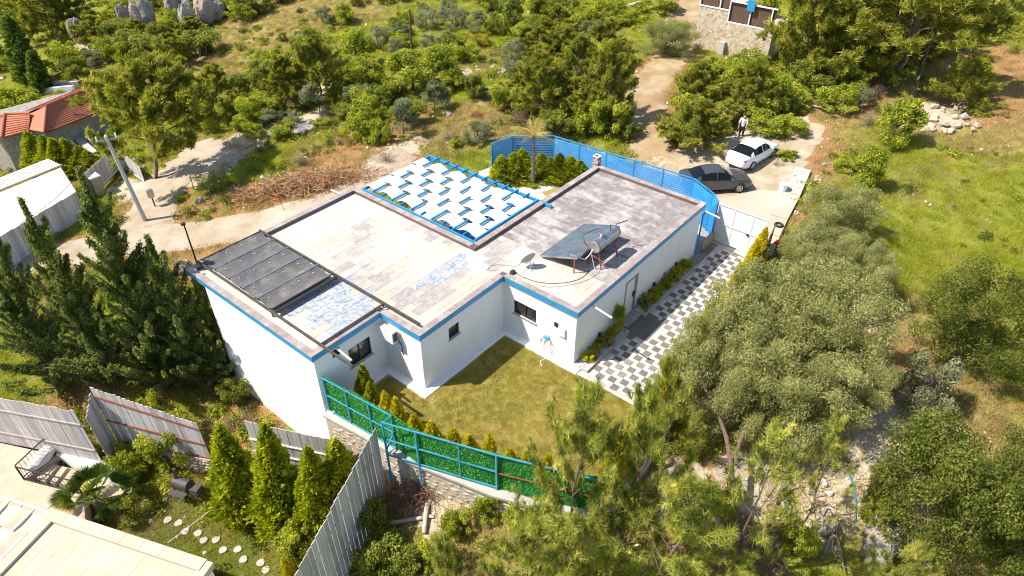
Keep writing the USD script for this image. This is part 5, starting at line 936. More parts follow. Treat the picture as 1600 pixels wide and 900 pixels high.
# ------------------------------------------------------------------ vegetation forms (class prims), each with a trunk and a crown
def unit(v): return v / (np.linalg.norm(v, axis=-1, keepdims=True) + 1e-12)
def leaves(P, out, size, ratio, r, droop=0.0, scatter=0.8):
    n = len(P); nrm = unit(out + r.normal(0, scatter, (n, 3)) + [0, 0, .35]); a = unit(np.cross(nrm, r.normal(size=(n, 3)))); a[:, 2] -= droop; a = unit(a); b_ = np.cross(nrm, a)
    L = (size * r.uniform(.6, 1.25, n))[:, None]; Wd = L * ratio
    V = np.stack([P - a * L / 2, P + b_ * Wd / 2 + nrm * L * .08, P + a * L / 2, P - b_ * Wd / 2 + nrm * L * .08], 1).reshape(-1, 3)
    i = np.arange(n)[:, None] * 4; return LM(V, np.vstack([i + [[0, 1, 2]], i + [[0, 2, 3]]]), 4)
def cloud(cl, n, r, shell=.45):
    cl = np.array(cl); w = cl[:, 3] ** 2; k_ = r.choice(len(cl), n, p=w / w.sum()); d_ = unit(r.normal(size=(n, 3))); rad = r.random(n) ** shell
    return cl[k_, :3] + d_ * (cl[k_, 3] * rad)[:, None] * [1, 1, .85], d_
def needles(P, D, nn, length, width, r, spread=.75):
    n = len(P); d_ = unit(np.repeat(D, nn, 0) + r.normal(0, spread, (n * nn, 3)) * .75); o = np.repeat(P, nn, 0) - np.repeat(D, nn, 0) * .04 * r.random((n * nn, 1)); sd_ = unit(np.cross(d_, r.normal(size=d_.shape))) * width / 2; L = length * r.uniform(.65, 1.15, (n * nn, 1))
    return LM(np.stack([o - sd_, o + sd_, o + d_ * L], 1).reshape(-1, 3), np.arange(n * nn * 3).reshape(-1, 3), 3 * nn)
def limb(mb, p, q, r0, r1, r, sag=.12, n=5):
    p, q = np.array(p, float), np.array(q, float); t = np.linspace(0, 1, n)[:, None]; ln = np.linalg.norm(q - p); w = r.normal(0, .05 * ln, (n, 3)); w[0] = w[-1] = 0
    mb.tube(p + (q - p) * t + w + np.array([0, 0, 1]) * sag * ln * np.sin(np.pi * t) * .5, np.linspace(r0, r1, n), 6 if r0 > .03 else 4)
m_bark = M('bark_grey', (.17, .14, .115), (.10, .08, .065), scale=6, rough=.95, bump=.5, bscale=20); m_bark2 = M('bark_pine', (.20, .13, .095), (.12, .075, .055), scale=7, rough=.95, bump=.6, bscale=18); m_twig = M('bare_twigs', (.25, .20, .16), (.17, .13, .10), rough=.95)
LF = {'olive': leafM('leaf_olive', [(.045, .050, .014), (.125, .13, .040), (.205, .20, .075), (.30, .28, .13)], .4, gain=1.95), 'bright': leafM('leaf_bright', [(.034, .052, .006), (.095, .118, .012), (.185, .195, .022), (.30, .285, .045)], .45, gain=2.15),
      'dark': leafM('leaf_dark', [(.026, .036, .006), (.068, .083, .012), (.125, .138, .022), (.20, .20, .04)], .4, gain=2.1), 'mastic': leafM('leaf_mastic', [(.020, .030, .006), (.058, .072, .012), (.11, .122, .022), (.19, .19, .042)], .4, gain=1.7), 'pine': leafM('leaf_pine', [(.034, .045, .007), (.098, .108, .015), (.18, .175, .028), (.275, .245, .055)], .45, gain=2.15),
      'nearpine': leafM('needle_near_pine', [(.025, .034, .008), (.085, .10, .018), (.20, .205, .036), (.38, .34, .09)], .4), 'thuja': leafM('leaf_thuja', [(.035, .055, .005), (.115, .14, .010), (.205, .215, .016), (.30, .285, .028)], .4, pscale=1.5), 'yellow': leafM('leaf_gold', [(.19, .20, .010), (.37, .34, .014), (.50, .43, .02), (.62, .52, .04)], .45, pscale=1.5, gain=1.3),
      'cypress': leafM('leaf_cypress', [(.018, .028, .006), (.058, .078, .016), (.115, .13, .03), (.19, .195, .052)], .35), 'dry': leafM('leaf_dry', [(.12, .075, .045), (.25, .165, .10), (.35, .26, .17), (.45, .36, .25)], .2, gain=1.1), 'rust': leafM('leaf_rust', [(.20, .06, .025), (.36, .12, .05), (.45, .20, .10)], .2, gain=1.1), 'broom': leafM('leaf_broom', [(.05, .08, .012), (.13, .15, .02), (.42, .33, .01), (.62, .46, .01)], .3, pscale=1.2, gain=1.3),
      'silver': leafM('leaf_silver', [(.035, .045, .018), (.09, .10, .045), (.155, .165, .08), (.24, .245, .14)], .3, gain=1.8), 'poplar': leafM('leaf_poplar', [(.02, .04, .006), (.05, .085, .012), (.10, .14, .022), (.17, .20, .045)], .35, gain=1.7), 'palm': leafM('leaf_palm', [(.03, .055, .01), (.08, .11, .02), (.16, .18, .04)], .3), 'palmdry': leafM('leaf_palm_dry', [(.20, .14, .04), (.36, .26, .08), (.30, .25, .07), (.5, .38, .16)], .25, gain=1.3)}
def bush_form(name, seed, leaf, n, size, ratio, h=1.0, w=1.0, nclump=26, csize=.26, base=.06, stems=5, bark=None, lean=0, sh=.45, sr=.022):
    """A form of unit size: radius about 0.5 w, height h; copies are scaled."""
    r = np.random.default_rng(seed); F = Form(name); cl = []
    for i in range(nclump):
        th, u = r.uniform(0, 2 * np.pi), r.random(); zz = base + (h - base - csize * .7) * r.random() ** .8; rr = .5 * w * math.sqrt(u) * math.sqrt(max(.05, 1 - ((zz - h * .42) / (h * .62)) ** 2)); cl.append((rr * math.cos(th) + lean * zz, rr * math.sin(th), zz + csize * .15, csize * r.uniform(.6, 1.2) * .6))
    mb = MB()
    for c in cl[:stems + 8]: limb(mb, (r.normal(0, .03), r.normal(0, .03), -.05), (c[0], c[1], c[2]), sr, sr * .27, r)
    F.part('trunk', mb, bark or m_bark); P, d_ = cloud(cl, n, r, sh); P[:, 2] = np.maximum(P[:, 2], .015 + .04 * r.random(n)); F.part('crown', leaves(P, d_, size, ratio, r), LF[leaf]); return F
def tree_form(name, seed, leaf, n, size, ratio, trunk=.35, w=.7, nclump=30, csize=.17, tr=.02, bark=None, top_flat=.5):
    r = np.random.default_rng(seed); F = Form(name); cl = []; mb = MB(); k0 = np.array([r.normal(0, .03), r.normal(0, .03), trunk]); k1 = np.array([r.normal(0, .05), r.normal(0, .05), .78])
    limb(mb, (0, 0, -.03), k0, tr, tr * .75, r, 0); limb(mb, k0, k1, tr * .75, tr * .3, r, 0)
    for i in range(nclump):
        th = r.uniform(0, 2 * np.pi); zz = trunk + (1 - trunk) * r.random() ** .9; prof = math.sin(math.pi * min(1, max(.08, (zz - trunk * .8) / (1.12 - trunk * .8))) ** top_flat); rr = .5 * w * prof * math.sqrt(r.uniform(.12, 1)); c = (rr * math.cos(th) + k1[0] * zz, rr * math.sin(th) + k1[1] * zz, min(zz, .93), csize * r.uniform(.55, 1.15)); cl.append(c); limb(mb, k0 + (k1 - k0) * max(0, min(1, (zz - trunk) * .8)), c[:3], tr * .35, tr * .08, r)
    F.part('trunk', mb, bark or m_bark); P, d_ = cloud(cl, n, r); F.part('crown', leaves(P, d_, size, ratio, r), LF[leaf]); return F
def pine_form(name, seed, ntuft, nn, length, width, trunk=.3, w=.75, nbr=26, leaf='pine', tr=.018, gap=.0, young=False, spread=.75):
    r = np.random.default_rng(seed); F = Form(name); mb = MB(); top = np.array([r.normal(0, .04), r.normal(0, .04), 1.0]); mid = top * .5 + [r.normal(0, .03), r.normal(0, .03), 0]; limb(mb, (0, 0, -.04), mid, tr, tr * .65, r, 0); limb(mb, mid, top * [1, 1, .97], tr * .65, tr * .12, r, 0); P, D = [], []; per = ntuft // nbr
    for i in range(nbr):
        u = trunk + (1 - trunk) * (i + r.random()) / nbr; o = mid * (u / .5) if u < .5 else mid + (top - mid) * ((u - .5) / .5); th = i * 2.4 + r.normal(0, .4); ln = .5 * w * (1 - ((u - trunk) / (1.04 - trunk)) ** (1.5 if not young else 1.1)) * r.uniform(.6, 1.1) + .03; rise = r.uniform(.1, .55) + (.5 * u if young else .2 * u)
        dv_ = np.array([math.cos(th), math.sin(th), rise]); q_ = o + dv_ * ln; limb(mb, o, q_, tr * .3, tr * .07, r, -.1 if young else .1); subs = [(o + (q_ - o) * s_, unit(dv_ + r.normal(0, .55, 3))) for s_ in r.uniform(.3, 1, 5)]
        for s_, (so, sdv) in enumerate(subs):
            e = so + sdv * ln * r.uniform(.18, .42); limb(mb, so, e, tr * .1, tr * .04, r, 0, 3); m_ = max(1, per // 6); t = r.random((m_, 1)) ** .6; P.append(so + (e - so) * t + r.normal(0, .018, (m_, 3))); D.append(unit(np.tile(sdv + [0, 0, .5], (m_, 1)) + r.normal(0, .5, (m_, 3))))
        m_ = max(1, per // 6); t = r.uniform(.55, 1.03, (m_, 1)); P.append(o + (q_ - o) * t + r.normal(0, .015, (m_, 3))); D.append(unit(np.tile(dv_ + [0, 0, .4], (m_, 1)) + r.normal(0, .4, (m_, 3))))
    F.part('trunk', mb, m_bark2); F.part('crown', needles(np.vstack(P), np.vstack(D), nn, length, width, r, spread), LF[leaf]); return F
def cone_form(name, seed, leaf, n, size, w=.3, ratio=.5, pw=.8):
    """A dense upright conifer of unit height with ragged flame-like sprays."""
    r = np.random.default_rng(seed); F = Form(name); z = 1 - (1 - r.random(n) ** 1.0) ** .62; z = np.clip(z, .0, 1); th = r.uniform(0, 2 * np.pi, n); lob = 1 + .22 * np.sin(th * 5 + z * 9 + seed) * np.sin(z * 23 + seed) + r.normal(0, .06, n); prof = np.minimum(1, (z + .10) * 5) * (1 - z) ** pw; rr = .5 * w * prof * lob * np.sqrt(r.uniform(.5, 1, n)) * 1.25
    P = np.column_stack([rr * np.cos(th), rr * np.sin(th), z * .97 + .02]); out = unit(np.column_stack([np.cos(th), np.sin(th), np.full(n, .9)])); nrm = unit(np.column_stack([np.cos(th), np.sin(th), np.full(n, .3)]) + r.normal(0, .5, (n, 3))); a = unit(out + r.normal(0, .35, (n, 3))); b_ = unit(np.cross(nrm, a)); L = (size * r.uniform(.6, 1.3, n))[:, None]
    V = np.stack([P - a * L * .4, P + b_ * L * ratio / 2, P + a * L * .6, P - b_ * L * ratio / 2], 1).reshape(-1, 3); i = np.arange(n)[:, None] * 4
    F.part('trunk', MB().tube([(0, 0, -.03), (0, 0, .5), (0, 0, .9)], [.02, .014, .004], 6), m_bark); F.part('crown', LM(V, np.vstack([i + [[0, 1, 2]], i + [[0, 2, 3]]]), 4), LF[leaf]); return F
def cypress_form(name, seed, n=26000, w=.50):
    """Loose dark conifer: up-swept limbs of unequal length, foliage in sleeves along them."""
    r = np.random.default_rng(seed); F = Form(name); mb = MB(); mb.tube([(0, 0, -.03), (.01, 0, .5), (0, .01, 1.0)], [.018, .012, .002], 6); P, D = [], []; nb = 44; per = n // (nb + 6)
    for i in range(nb + 6):
        if i < nb:
            u = .03 + .9 * (i + r.random()) / nb; th = i * 2.4 + r.normal(0, .5); ln = .5 * w * (1 - u) ** .8 * r.uniform(.55, 1.3) + .025; o = np.array([0, 0, u * .93]); q_ = o + np.array([math.cos(th) * ln, math.sin(th) * ln, ln * r.uniform(.45, 1.1)]); limb(mb, o, q_, .006, .002, r, -.1)
        else: o, q_ = np.array([0, 0, .6]), np.array([0, 0, 1.0])
        t = r.random(per) ** .8; bend = np.sin(np.pi * t) * -.05; c = o + (q_ - o) * t[:, None] + np.array([0, 0, 1]) * (bend * .5)[:, None]; rad = .030 * (1.25 - t) * (0.45 + .95 * np.sin(t * 8 + i) ** 2) + .007; P.append(c + unit(r.normal(size=(per, 3))) * (rad * r.random(per) ** .4)[:, None]); D.append(unit(np.tile(q_ - o + [0, 0, .1], (per, 1)) + r.normal(0, .08, (per, 3))))
    P, D = np.vstack(P), np.vstack(D); F.part('trunk', mb, m_bark); F.part('crown', leaves(P, D, .017, .5, r, scatter=.9), LF['cypress']); return F
def twig_form(name, seed, leaf, n=900, r_=.008):
    r = np.random.default_rng(seed); F = Form(name); mb = MB()
    for i in range(60):
        d_ = unit(r.normal(size=3) * [1, 1, .7] + [0, 0, .8]); p = r.normal(0, .08, 3) * [1, 1, 0]; q_ = p + d_ * r.uniform(.35, .6); mb.tube([p, (p + q_) / 2 + r.normal(0, .03, 3), q_], [r_, r_ * .7, r_ * .3], 3, cap=False)
    F.part('twigs', mb, m_twig); cl = [(r.normal(0, .18), r.normal(0, .18), r.uniform(.15, .6), .2) for _ in range(14)]; P, d_ = cloud(cl, n, r); F.part('crown', leaves(P, d_, .05, .25, r), LF[leaf]); return F
FM = {}
for i in range(3): FM[f'bright{i}'] = bush_form(f'form_bright_{i}', 10 + i, 'bright', 5200, .062, .6, csize=.30, nclump=28)
for i in range(3): FM[f'dark{i}'] = bush_form(f'form_dark_{i}', 20 + i, 'dark', 5200, .058, .6, csize=.28, nclump=28)
for i in range(2): FM[f'silver{i}'] = bush_form(f'form_silver_{i}', 30 + i, 'silver', 5200, .056, .4, csize=.26, nclump=30)
for i in range(2): FM[f'mastic{i}'] = bush_form(f'form_mastic_{i}', 40 + i, 'mastic', 36000, .020, .55, h=.85, csize=.17, nclump=110, sh=.3, sr=.008)
for i in range(3): FM[f'olive{i}'] = bush_form(f'form_olive_{i}', 50 + i, 'olive', 54000, .023, .34, h=.80, csize=.185, nclump=105, base=.06, stems=6, sh=.42, sr=.013)
for i in range(2): FM[f'otree{i}'] = tree_form(f'form_olive_tree_{i}', 60 + i, 'silver', 4200, .055, .35, trunk=.25, w=.85, nclump=26, csize=.15)
for i in range(2): FM[f'btree{i}'] = tree_form(f'form_leafy_tree_{i}', 65 + i, 'bright', 5200, .055, .6, trunk=.22, w=.9, nclump=30, csize=.17)
for i in range(3): FM[f'pine{i}'] = pine_form(f'form_pine_{i}', 70 + i, 4600, 9, .060, .013, trunk=.05, w=1.15, nbr=40)
FM['pinetall'] = pine_form('form_tall_pine', 74, 8000, 9, .046, .010, trunk=.34, w=1.1, nbr=46, tr=.022)
for i in range(4): FM[f'near{i}'] = pine_form(f'form_near_pine_{i}', 80 + i, 1150 if i < 3 else 330, 26, .047, .0042, trunk=.10, w=1.0, nbr=22, leaf='nearpine', young=True, tr=.014, spread=1.5)
for i in range(2): FM[f'thuja{i}'] = cone_form(f'form_thuja_{i}', 90 + i, 'thuja', 7000, .05, w=.40)
for i in range(2): FM[f'gold{i}'] = cone_form(f'form_gold_thuja_{i}', 95 + i, 'yellow', 2600, .085, w=.45)
for i in range(3): FM[f'cypress{i}'] = cypress_form(f'form_cypress_{i}', 100 + i)
for i in range(2): FM[f'poplar{i}'] = cone_form(f'form_poplar_{i}', 110 + i, 'poplar', 3600, .035, w=.2, ratio=.8, pw=.55)
for i in range(2): FM[f'dry{i}'] = twig_form(f'form_dry_{i}', 120 + i, 'dry')
FM['rust0'] = twig_form('form_rust', 125, 'rust', 1800); FM['broom0'] = bush_form('form_broom', 128, 'broom', 3400, .05, .4, csize=.3); FM['goldbush0'] = bush_form('form_gold_bush', 129, 'yellow', 2200, .075, .6, csize=.3, nclump=16); FM['bedbush0'] = bush_form('form_bed_bush', 130, 'thuja', 2400, .075, .6, csize=.3, nclump=16); FM['bedbush1'] = bush_form('form_bed_bush_1', 131, 'broom', 2000, .075, .6, csize=.3, nclump=16)
NAMES = dict(bright='leafy_shrub', dark='dark_shrub', silver='grey_shrub', mastic='broad_shrub', olive='olive_tree', otree='young_olive_tree', btree='leafy_tree', pine='pine_tree', pinetall='tall_pine', near='young_pine', thuja='conifer', gold='golden_conifer', cypress='cypress_tree', poplar='poplar_tree', dry='dry_bush', rust='rusty_bush', broom='broom_bush', goldbush='golden_bush', bedbush='low_bush')
CATS = dict(bright='shrub', dark='shrub', silver='shrub', mastic='shrub', olive='olive tree', otree='olive tree', btree='tree', pine='pine', pinetall='pine', near='pine', thuja='conifer', gold='conifer', cypress='cypress', poplar='poplar', dry='bush', rust='bush', broom='bush', goldbush='bush', bedbush='bush')
def kind_of(f): return f.rstrip('0123456789')
placed = []
def plant(f, P, h, w, label, group=None, rz=None, tilt=None):
    k_ = kind_of(f); q_ = R.uniform(-.13, .13); tl = tilt if tilt is not None else tuple(R.normal(0, .05, 2))
    FM[f].put(NAMES[k_], label, CATS[k_], P, R.uniform(0, 6.28) if rz is None else rz, (w * (1 + q_), w * (1 - q_), h), group, tl); placed.append((P[0], P[1], w / 2))
NAT = dict(mastic=(1.0, .85), olive=(1.05, .82), thuja=(.44, 1), gold=(.5, 1), cypress=(.5, 1), poplar=(.24, 1), near=(1.0, 1.05), pine=(.98, 1.06), pinetall=(.98, 1.06), otree=(.95, 1.02), btree=(1.0, 1.02))   # width and height of a form of unit scale
def V(f, cx, ytop, ybot, wpx, label, group=None, sink=.12, P=None, tilt=None):
    """A plant seen in the photograph with its crown's middle in column cx, top at row ytop, foot at ybot, wpx across."""
    nw, nhh = NAT.get(kind_of(f), (1.12, 1.0)); bx = cx
    for _ in range(4):
        Q = ground(bx, ybot - sink * (ybot - ytop)) if P is None else np.array(P, float); h = height_to(Q, ytop)
        if P is not None or tilt is not None: break
        bx += (cx - proj(Q + [0, 0, .55 * h])[0]) * .9
    dep = (Q - CAM) @ FW; plant(f, Q - [0, 0, .05], h / nhh, wpx * dep / F_PX / nw, label, group, tilt=tilt)
# ------------------------------------------------------------------ the plants of the photograph, back to front
V('pine0', 62, -45, 78, 95, 'dark pine in the upper left corner below the blue covered building'); V('pine1', 102, -30, 66, 70, 'dark pine just left of the standing grey rock'); V('pine2', 18, -20, 40, 60, 'dark pine behind the tall poplar tip')
V('poplar0', 26, 22, 145, 44, 'tall slim poplar at the left edge'); V('poplar1', 54, 78, 152, 34, 'shorter poplar right of the tall slim one')
for a in [('bright0', 96, 62, 118, 60, 'bright green shrub below the standing rock'), ('bright1', 8, 130, 190, 70, 'bright shrub at the left edge beyond the red roof'), ('bright2', 34, 142, 186, 60, 'bright shrub at the foot of the two poplars'), ('dark0', 122, 88, 130, 50, 'dark shrub between the rocks and the red roof ridge'), ('silver0', 148, 75, 105, 45, 'grey green shrub right below the leaning rock slab'), ('broom0', 140, 88, 104, 16, 'small orange yellow broom bush below the rocks'), ('broom0', 105, 112, 126, 24, 'yellow broom bush above the red roof'),
          ('bright0', 178, -10, 40, 55, 'bright shrub between the two tallest rocks'), ('dark1', 190, 25, 62, 60, 'dark shrub below the middle rock'), ('bright1', 265, 8, 52, 40, 'bright ivy green shrub against the rock face'), ('dark2', 275, -15, 30, 50, 'dark shrub topping the rock face'), ('dark0', 215, 40, 85, 75, 'dark green shrub above the leaning pine'), ('dark1', 252, 55, 98, 55, 'dark shrub right of the leaning pine crown top'), ('bright2', 175, 55, 92, 50, 'mid green shrub left of the leaning pine top'), ('dark2', 345, -12, 28, 60, 'dark bush at the upper edge right of the rocks'), ('dark0', 390, -20, 24, 70, 'dark bush mass along the upper edge of the field'), ('bright0', 372, 0, 34, 44, 'green bush in front of the rocks at the field edge'), ('dark1', 435, -25, 8, 50, 'dark bush at the upper edge left of the two field bushes'),
          ('silver1', 285, 50, 70, 40, 'low grey bush at the left edge of the dry field'), ('silver0', 507, 8, 42, 34, 'round grey green bush of the pair in the dry field'), ('bright1', 535, 2, 42, 36, 'bright bush of the pair in the dry field'), ('bright2', 604, -12, 8, 30, 'small tree at the upper edge above the dry field'), ('dark2', 630, -14, 4, 30, 'dark small tree at the upper edge right of the field'), ('bright0', 560, -12, 10, 30, 'bright bush at the upper edge above the bush pair'),
          ('dark0', 440, 48, 66, 18, 'small dark round bush alone in the dry field'), ('bright1', 432, 68, 96, 32, 'bright little shrub at the lower field edge'), ('silver1', 468, 48, 68, 24, 'little grey bush right of the round dark one'),
          ('pine0', 490, 48, 178, 95, 'loose pine standing left of the pole in the hillside scrub'), ('pine1', 440, 85, 180, 80, 'loose pine farthest left in the hillside scrub'), ('dark1', 410, 100, 170, 60, 'dark shrub at the left end of the scrub'), ('pine2', 335, 98, 190, 70, 'small pine right of the leaning pine crown'), ('bright2', 330, 160, 205, 60, 'green shrub at the foot of the small pine'), ('bright0', 385, 150, 205, 50, 'green shrub between the two paler pines'),
          ('btree0', 552, 45, 118, 62, 'bright leafy tree left of the pole, farther one'), ('btree1', 572, 88, 150, 70, 'bright leafy tree left of the pole, nearer one'), ('btree0', 632, 75, 158, 84, 'bright leafy tree directly behind the pole'), ('btree1', 688, 72, 140, 70, 'bright leafy tree right of the pole'), ('bright1', 700, 100, 145, 50, 'bright shrub under the leafy tree right of the pole'), ('silver0', 517, 86, 128, 40, 'grey shrub before the loose pine'), ('silver1', 562, 130, 172, 55, 'large blue grey shrub below the leafy trees'), ('dark2', 600, 120, 150, 60, 'dark undergrowth shrub below the leafy trees'),
          ('silver0', 590, 40, 80, 42, 'grey shrub above the leafy trees'), ('silver1', 622, 35, 66, 36, 'grey shrub just left of the pole top'), ('silver0', 668, 12, 50, 50, 'grey olive shrub right of the pole top'), ('silver1', 712, 10, 48, 50, 'grey olive shrub farther right of the pole top'), ('otree0', 742, 16, 60, 44, 'grey olive tree right of the dry bush'), ('dry0', 696, 38, 58, 24, 'dry tan bush right of the pole'), ('broom0', 738, 36, 54, 26, 'yellow broom bush beside the grey olive'), ('broom0', 768, 30, 52, 30, 'larger yellow broom bush beside the grey olive'), ('broom0', 752, 50, 75, 36, 'greenish broom bush under the yellow pair'), ('dark0', 790, -10, 62, 62, 'tall dark bush at the upper edge right of the broom'), ('bright0', 765, -20, 22, 40, 'bright tree at the upper edge above the broom'), ('silver1', 672, 52, 80, 44, 'grey shrub right of the pole middle'), ('bright2', 725, 60, 98, 56, 'green shrub under the broom bushes'), ('dry1', 768, 68, 90, 26, 'dry grey bush below the broom bushes'), ('silver0', 800, 60, 104, 44, 'round silver bush left of the pine thicket'),
          ('otree1', 676, 130, 182, 56, 'young olive tree on the slope above the pergola'), ('otree0', 692, 138, 176, 30, 'slimmer olive tree right of the young one on the slope'), ('dark1', 738, 112, 160, 34, 'small dark round-topped tree above the rusty bush'), ('otree1', 628, 152, 216, 52, 'olive tree above the far corner of the pergola'), ('bright1', 562, 168, 222, 66, 'large bright shrub left of the lone olive'), ('bright2', 590, 185, 225, 44, 'darker half of the bright shrub pair left of the lone olive'), ('dark2', 535, 160, 186, 40, 'low dark spreading shrub above the bright shrub pair'), ('silver0', 745, 190, 228, 50, 'grey shrub just outside the blue fence corner'), ('rust0', 742, 166, 184, 34, 'rust red bush on the slope'), ('dry0', 770, 172, 196, 40, 'dry pinkish bush right of the rust red one'), ('bright0', 790, 128, 180, 50, 'bright shrub left of the pine thicket'), ('bright1', 712, 212, 228, 26, 'small bright shrub outside the blue fence'), ('dry1', 700, 196, 222, 46, 'dry tan scrub above the pergola'), ('dry0', 470, 232, 262, 40, 'dry tan scrub behind the brush pile'), ('dry1', 600, 228, 255, 60, 'brown twiggy scrub beside the far end of the pergola'), ('bright2', 500, 185, 200, 30, 'little green shrub below the pale rubble'), ('bright0', 445, 190, 215, 50, 'green shrub at the left end of the scrub slope'), ('bright1', 380, 175, 205, 44, 'green shrub right of the pink flowers'),
          ('pine2', 905, 55, 190, 90, 'pine in the middle of the thicket left of the track'), ('pine0', 850, 85, 205, 95, 'pine at the left of the thicket behind the blue fence'), ('pine1', 955, 62, 210, 90, 'pine of the thicket closest to the dirt track'), ('bright0', 948, 145, 222, 70, 'bright yellow green shrub at the right foot of the thicket'), ('bright2', 905, 150, 210, 66, 'bright shrub in front of the thicket behind the blue fence'), ('dark0', 985, 180, 222, 46, 'dark shrub where the thicket meets the track'), ('dark1', 870, 170, 218, 50, 'dark shrub behind the palm trunk'), ('dry0', 815, 145, 200, 50, 'dry bush left of the palm behind the blue fence'), ('dark2', 838, 20, 60, 46, 'dark bush above the thicket'), ('broom0', 856, 26, 44, 24, 'round yellow broom bush above the thicket'), ('broom0', 815, 34, 48, 24, 'flat yellow broom bush left of the round one'), ('dark0', 880, -12, 26, 60, 'dark bush at the upper edge above the round broom'), ('bright1', 870, 44, 80, 60, 'green shrub below the round broom bush'), ('silver1', 962, -8, 24, 36, 'grey bush left of the pale low wall'), ('silver0', 930, 30, 62, 60, 'grey shrub beside the bend of the low wall'), ('bright2', 975, 8, 34, 56, 'grassy green shrub in the bend of the track'), ('btree0', 1030, -25, 28, 70, 'bright leafy tree at the upper edge left of the stone building'), ('dry1', 925, 8, 30, 40, 'dry bush at the upper edge near the low wall'),
          ('olive1', 1046, 26, 94, 76, 'full grey olive left of the stone building'), ('pine2', 1090, 98, 178, 96, 'pine below the stone building, right of the track'), ('pine1', 1088, 152, 240, 104, 'bushy pine beside the grey car'), ('bright0', 1140, 90, 150, 60, 'green shrub below the stone wall'), ('pine0', 1185, 96, 190, 70, 'pine between the stone building and the white car'), ('dry0', 1152, 145, 196, 44, 'dry twiggy bush behind the person'), ('bright1', 1210, 100, 190, 56, 'bright shrub behind the white car'), ('bright2', 1195, 172, 212, 66, 'bright low shrub beyond the white car'), ('bright0', 1240, 178, 216, 50, 'bright low shrub right of the white car'), ('btree1', 1205, -12, 80, 44, 'loose leafy tree half covering the stone building'), ('bright1', 1232, 232, 250, 34, 'small bright weed bush at the edge of the parking place'), ('dry1', 1215, 240, 262, 26, 'small dry bush on the edge of the parking place'),
          ('pine0', 1272, -60, 145, 130, 'large dark pine left of the bare trunk'), ('pine2', 1345, -70, 140, 150, 'large dark pine behind the bare trunk'), ('pine1', 1400, -40, 100, 120, 'full pine crown behind the bare trunk'), ('pine0', 1480, -50, 95, 110, 'full pine crown right of the bare trunk'), ('pinetall', 1425, -85, 165, 190, 'large pine with the bare forked trunk at the meadow edge'), ('pine0', 1512, 84, 182, 84, 'lower pine overhanging the meadow rocks'), ('pine1', 1372, 40, 145, 80, 'bright sided pine left of the bare trunk'), ('dark0', 1310, 85, 145, 80, 'dark undergrowth below the large pines'), ('dark1', 1250, 90, 150, 56, 'dark bush under the left of the large pines'), ('silver0', 1345, 132, 168, 56, 'grey scrub below the large pines'), ('bright2', 1300, 132, 165, 44, 'green scrub below the dark undergrowth'), ('dry0', 1378, 122, 152, 34, 'dry grey twigs at the foot of the large pines'), ('btree0', 1402, 152, 236, 84, 'bright leafy shrub with bare stems at the meadow edge'), ('dark2', 1525, -10, 40, 60, 'dark bush at the upper right edge'), ('dark0', 1570, -30, 22, 60, 'dark bush at the upper right corner'), ('bright1', 1590, 18, 36, 40, 'green mound at the upper right corner'), ('dry1', 1360, 165, 200, 40, 'dry grey scrub left of the bright leafy shrub'), ('btree1', 1362, 232, 300, 62, 'thin leaning leafy tree above the olives'), ('bright0', 1330, 242, 268, 50, 'bright low shrub left of the thin leaning tree')]: V(*a)
# the scrub between them: bushes of the slopes, each its own thing
_rs = np.random.default_rng(77)
def fill(n, x0, x1, ya, yb, forms, hm, label, group, keep=.62):
    """n bushes spread over a band of the picture's slopes, clear of tracks, walls and the plants already placed."""
    done = 0; spec = []
    for _ in range(n * 8):
        if done >= n: break
        px, u = _rs.uniform(x0, x1), _rs.random(); P = ground(px, ya(px) + (yb(px) - ya(px)) * u); w = _rs.uniform(*hm) * 1.25
        if FLAT.union(PLOT).buffer(w * .35 + .2).contains(Point(P[0], P[1])) or any(math.hypot(P[0] - a, P[1] - b_) < keep * (w / 2 + q_) for a, b_, q_ in placed): continue
        f = forms[_rs.integers(len(forms))]; spec.append((px, f, P, w, _rs.uniform(.65, .95))); placed.append((P[0], P[1], w / 2)); done += 1
    num = {}
    for px, f, P, w, hh in sorted(spec, key=lambda q_: q_[0]):
        nm = NAMES[kind_of(f)].replace('_', ' '); num[nm] = num.get(nm, 0) + 1; k_ = num[nm]; plant(f, P - [0, 0, .06], w * hh, w, f'{_ord[k_ - 1] if k_ <= 20 else str(k_) + "th"} {nm} from the left {label}', group)
lin_ = lambda *p: (lambda x: float(np.interp(x, [q_[0] for q_ in p], [q_[1] for q_ in p])))
fill(26, -40, 330, lin_((0, 0), (330, 0)), lin_((0, 150), (110, 120), (330, 110)), ['pine0', 'dark0', 'bright1', 'dark1', 'pine1', 'pine2', 'dark2', 'pine1'], (1.8, 3.6), 'in the wooded corner around the grey rocks', 'wood around the grey rocks')
fill(20, -60, 480, lin_((0, -100), (480, -100)), lin_((0, -20), (330, -30), (480, -60)), ['pine0', 'dark0', 'dark1', 'bright0', 'pine1'], (3.0, 4.6), 'along the upper edge above the dry field', 'wood along the upper edge')
fill(40, 300, 830, lin_((300, 120), (480, 80), (600, 20), (830, 0)), lin_((300, 220), (480, 215), (640, 225), (830, 205)), ['bright0', 'bright1', 'bright2', 'dark0', 'dark1', 'silver0', 'silver1', 'otree0', 'btree0'], (1.0, 2.4), 'in the hillside scrub behind the pergola', 'scrub on the hillside behind the pergola', .55)
fill(20, 800, 1010, lin_((800, 20), (1010, 20)), lin_((800, 205), (1000, 205)), ['bright0', 'bright1', 'pine0', 'pine1', 'pine2', 'dark1'], (1.6, 3.0), 'in the thicket left of the ochre track', 'thicket left of the ochre track', .5)
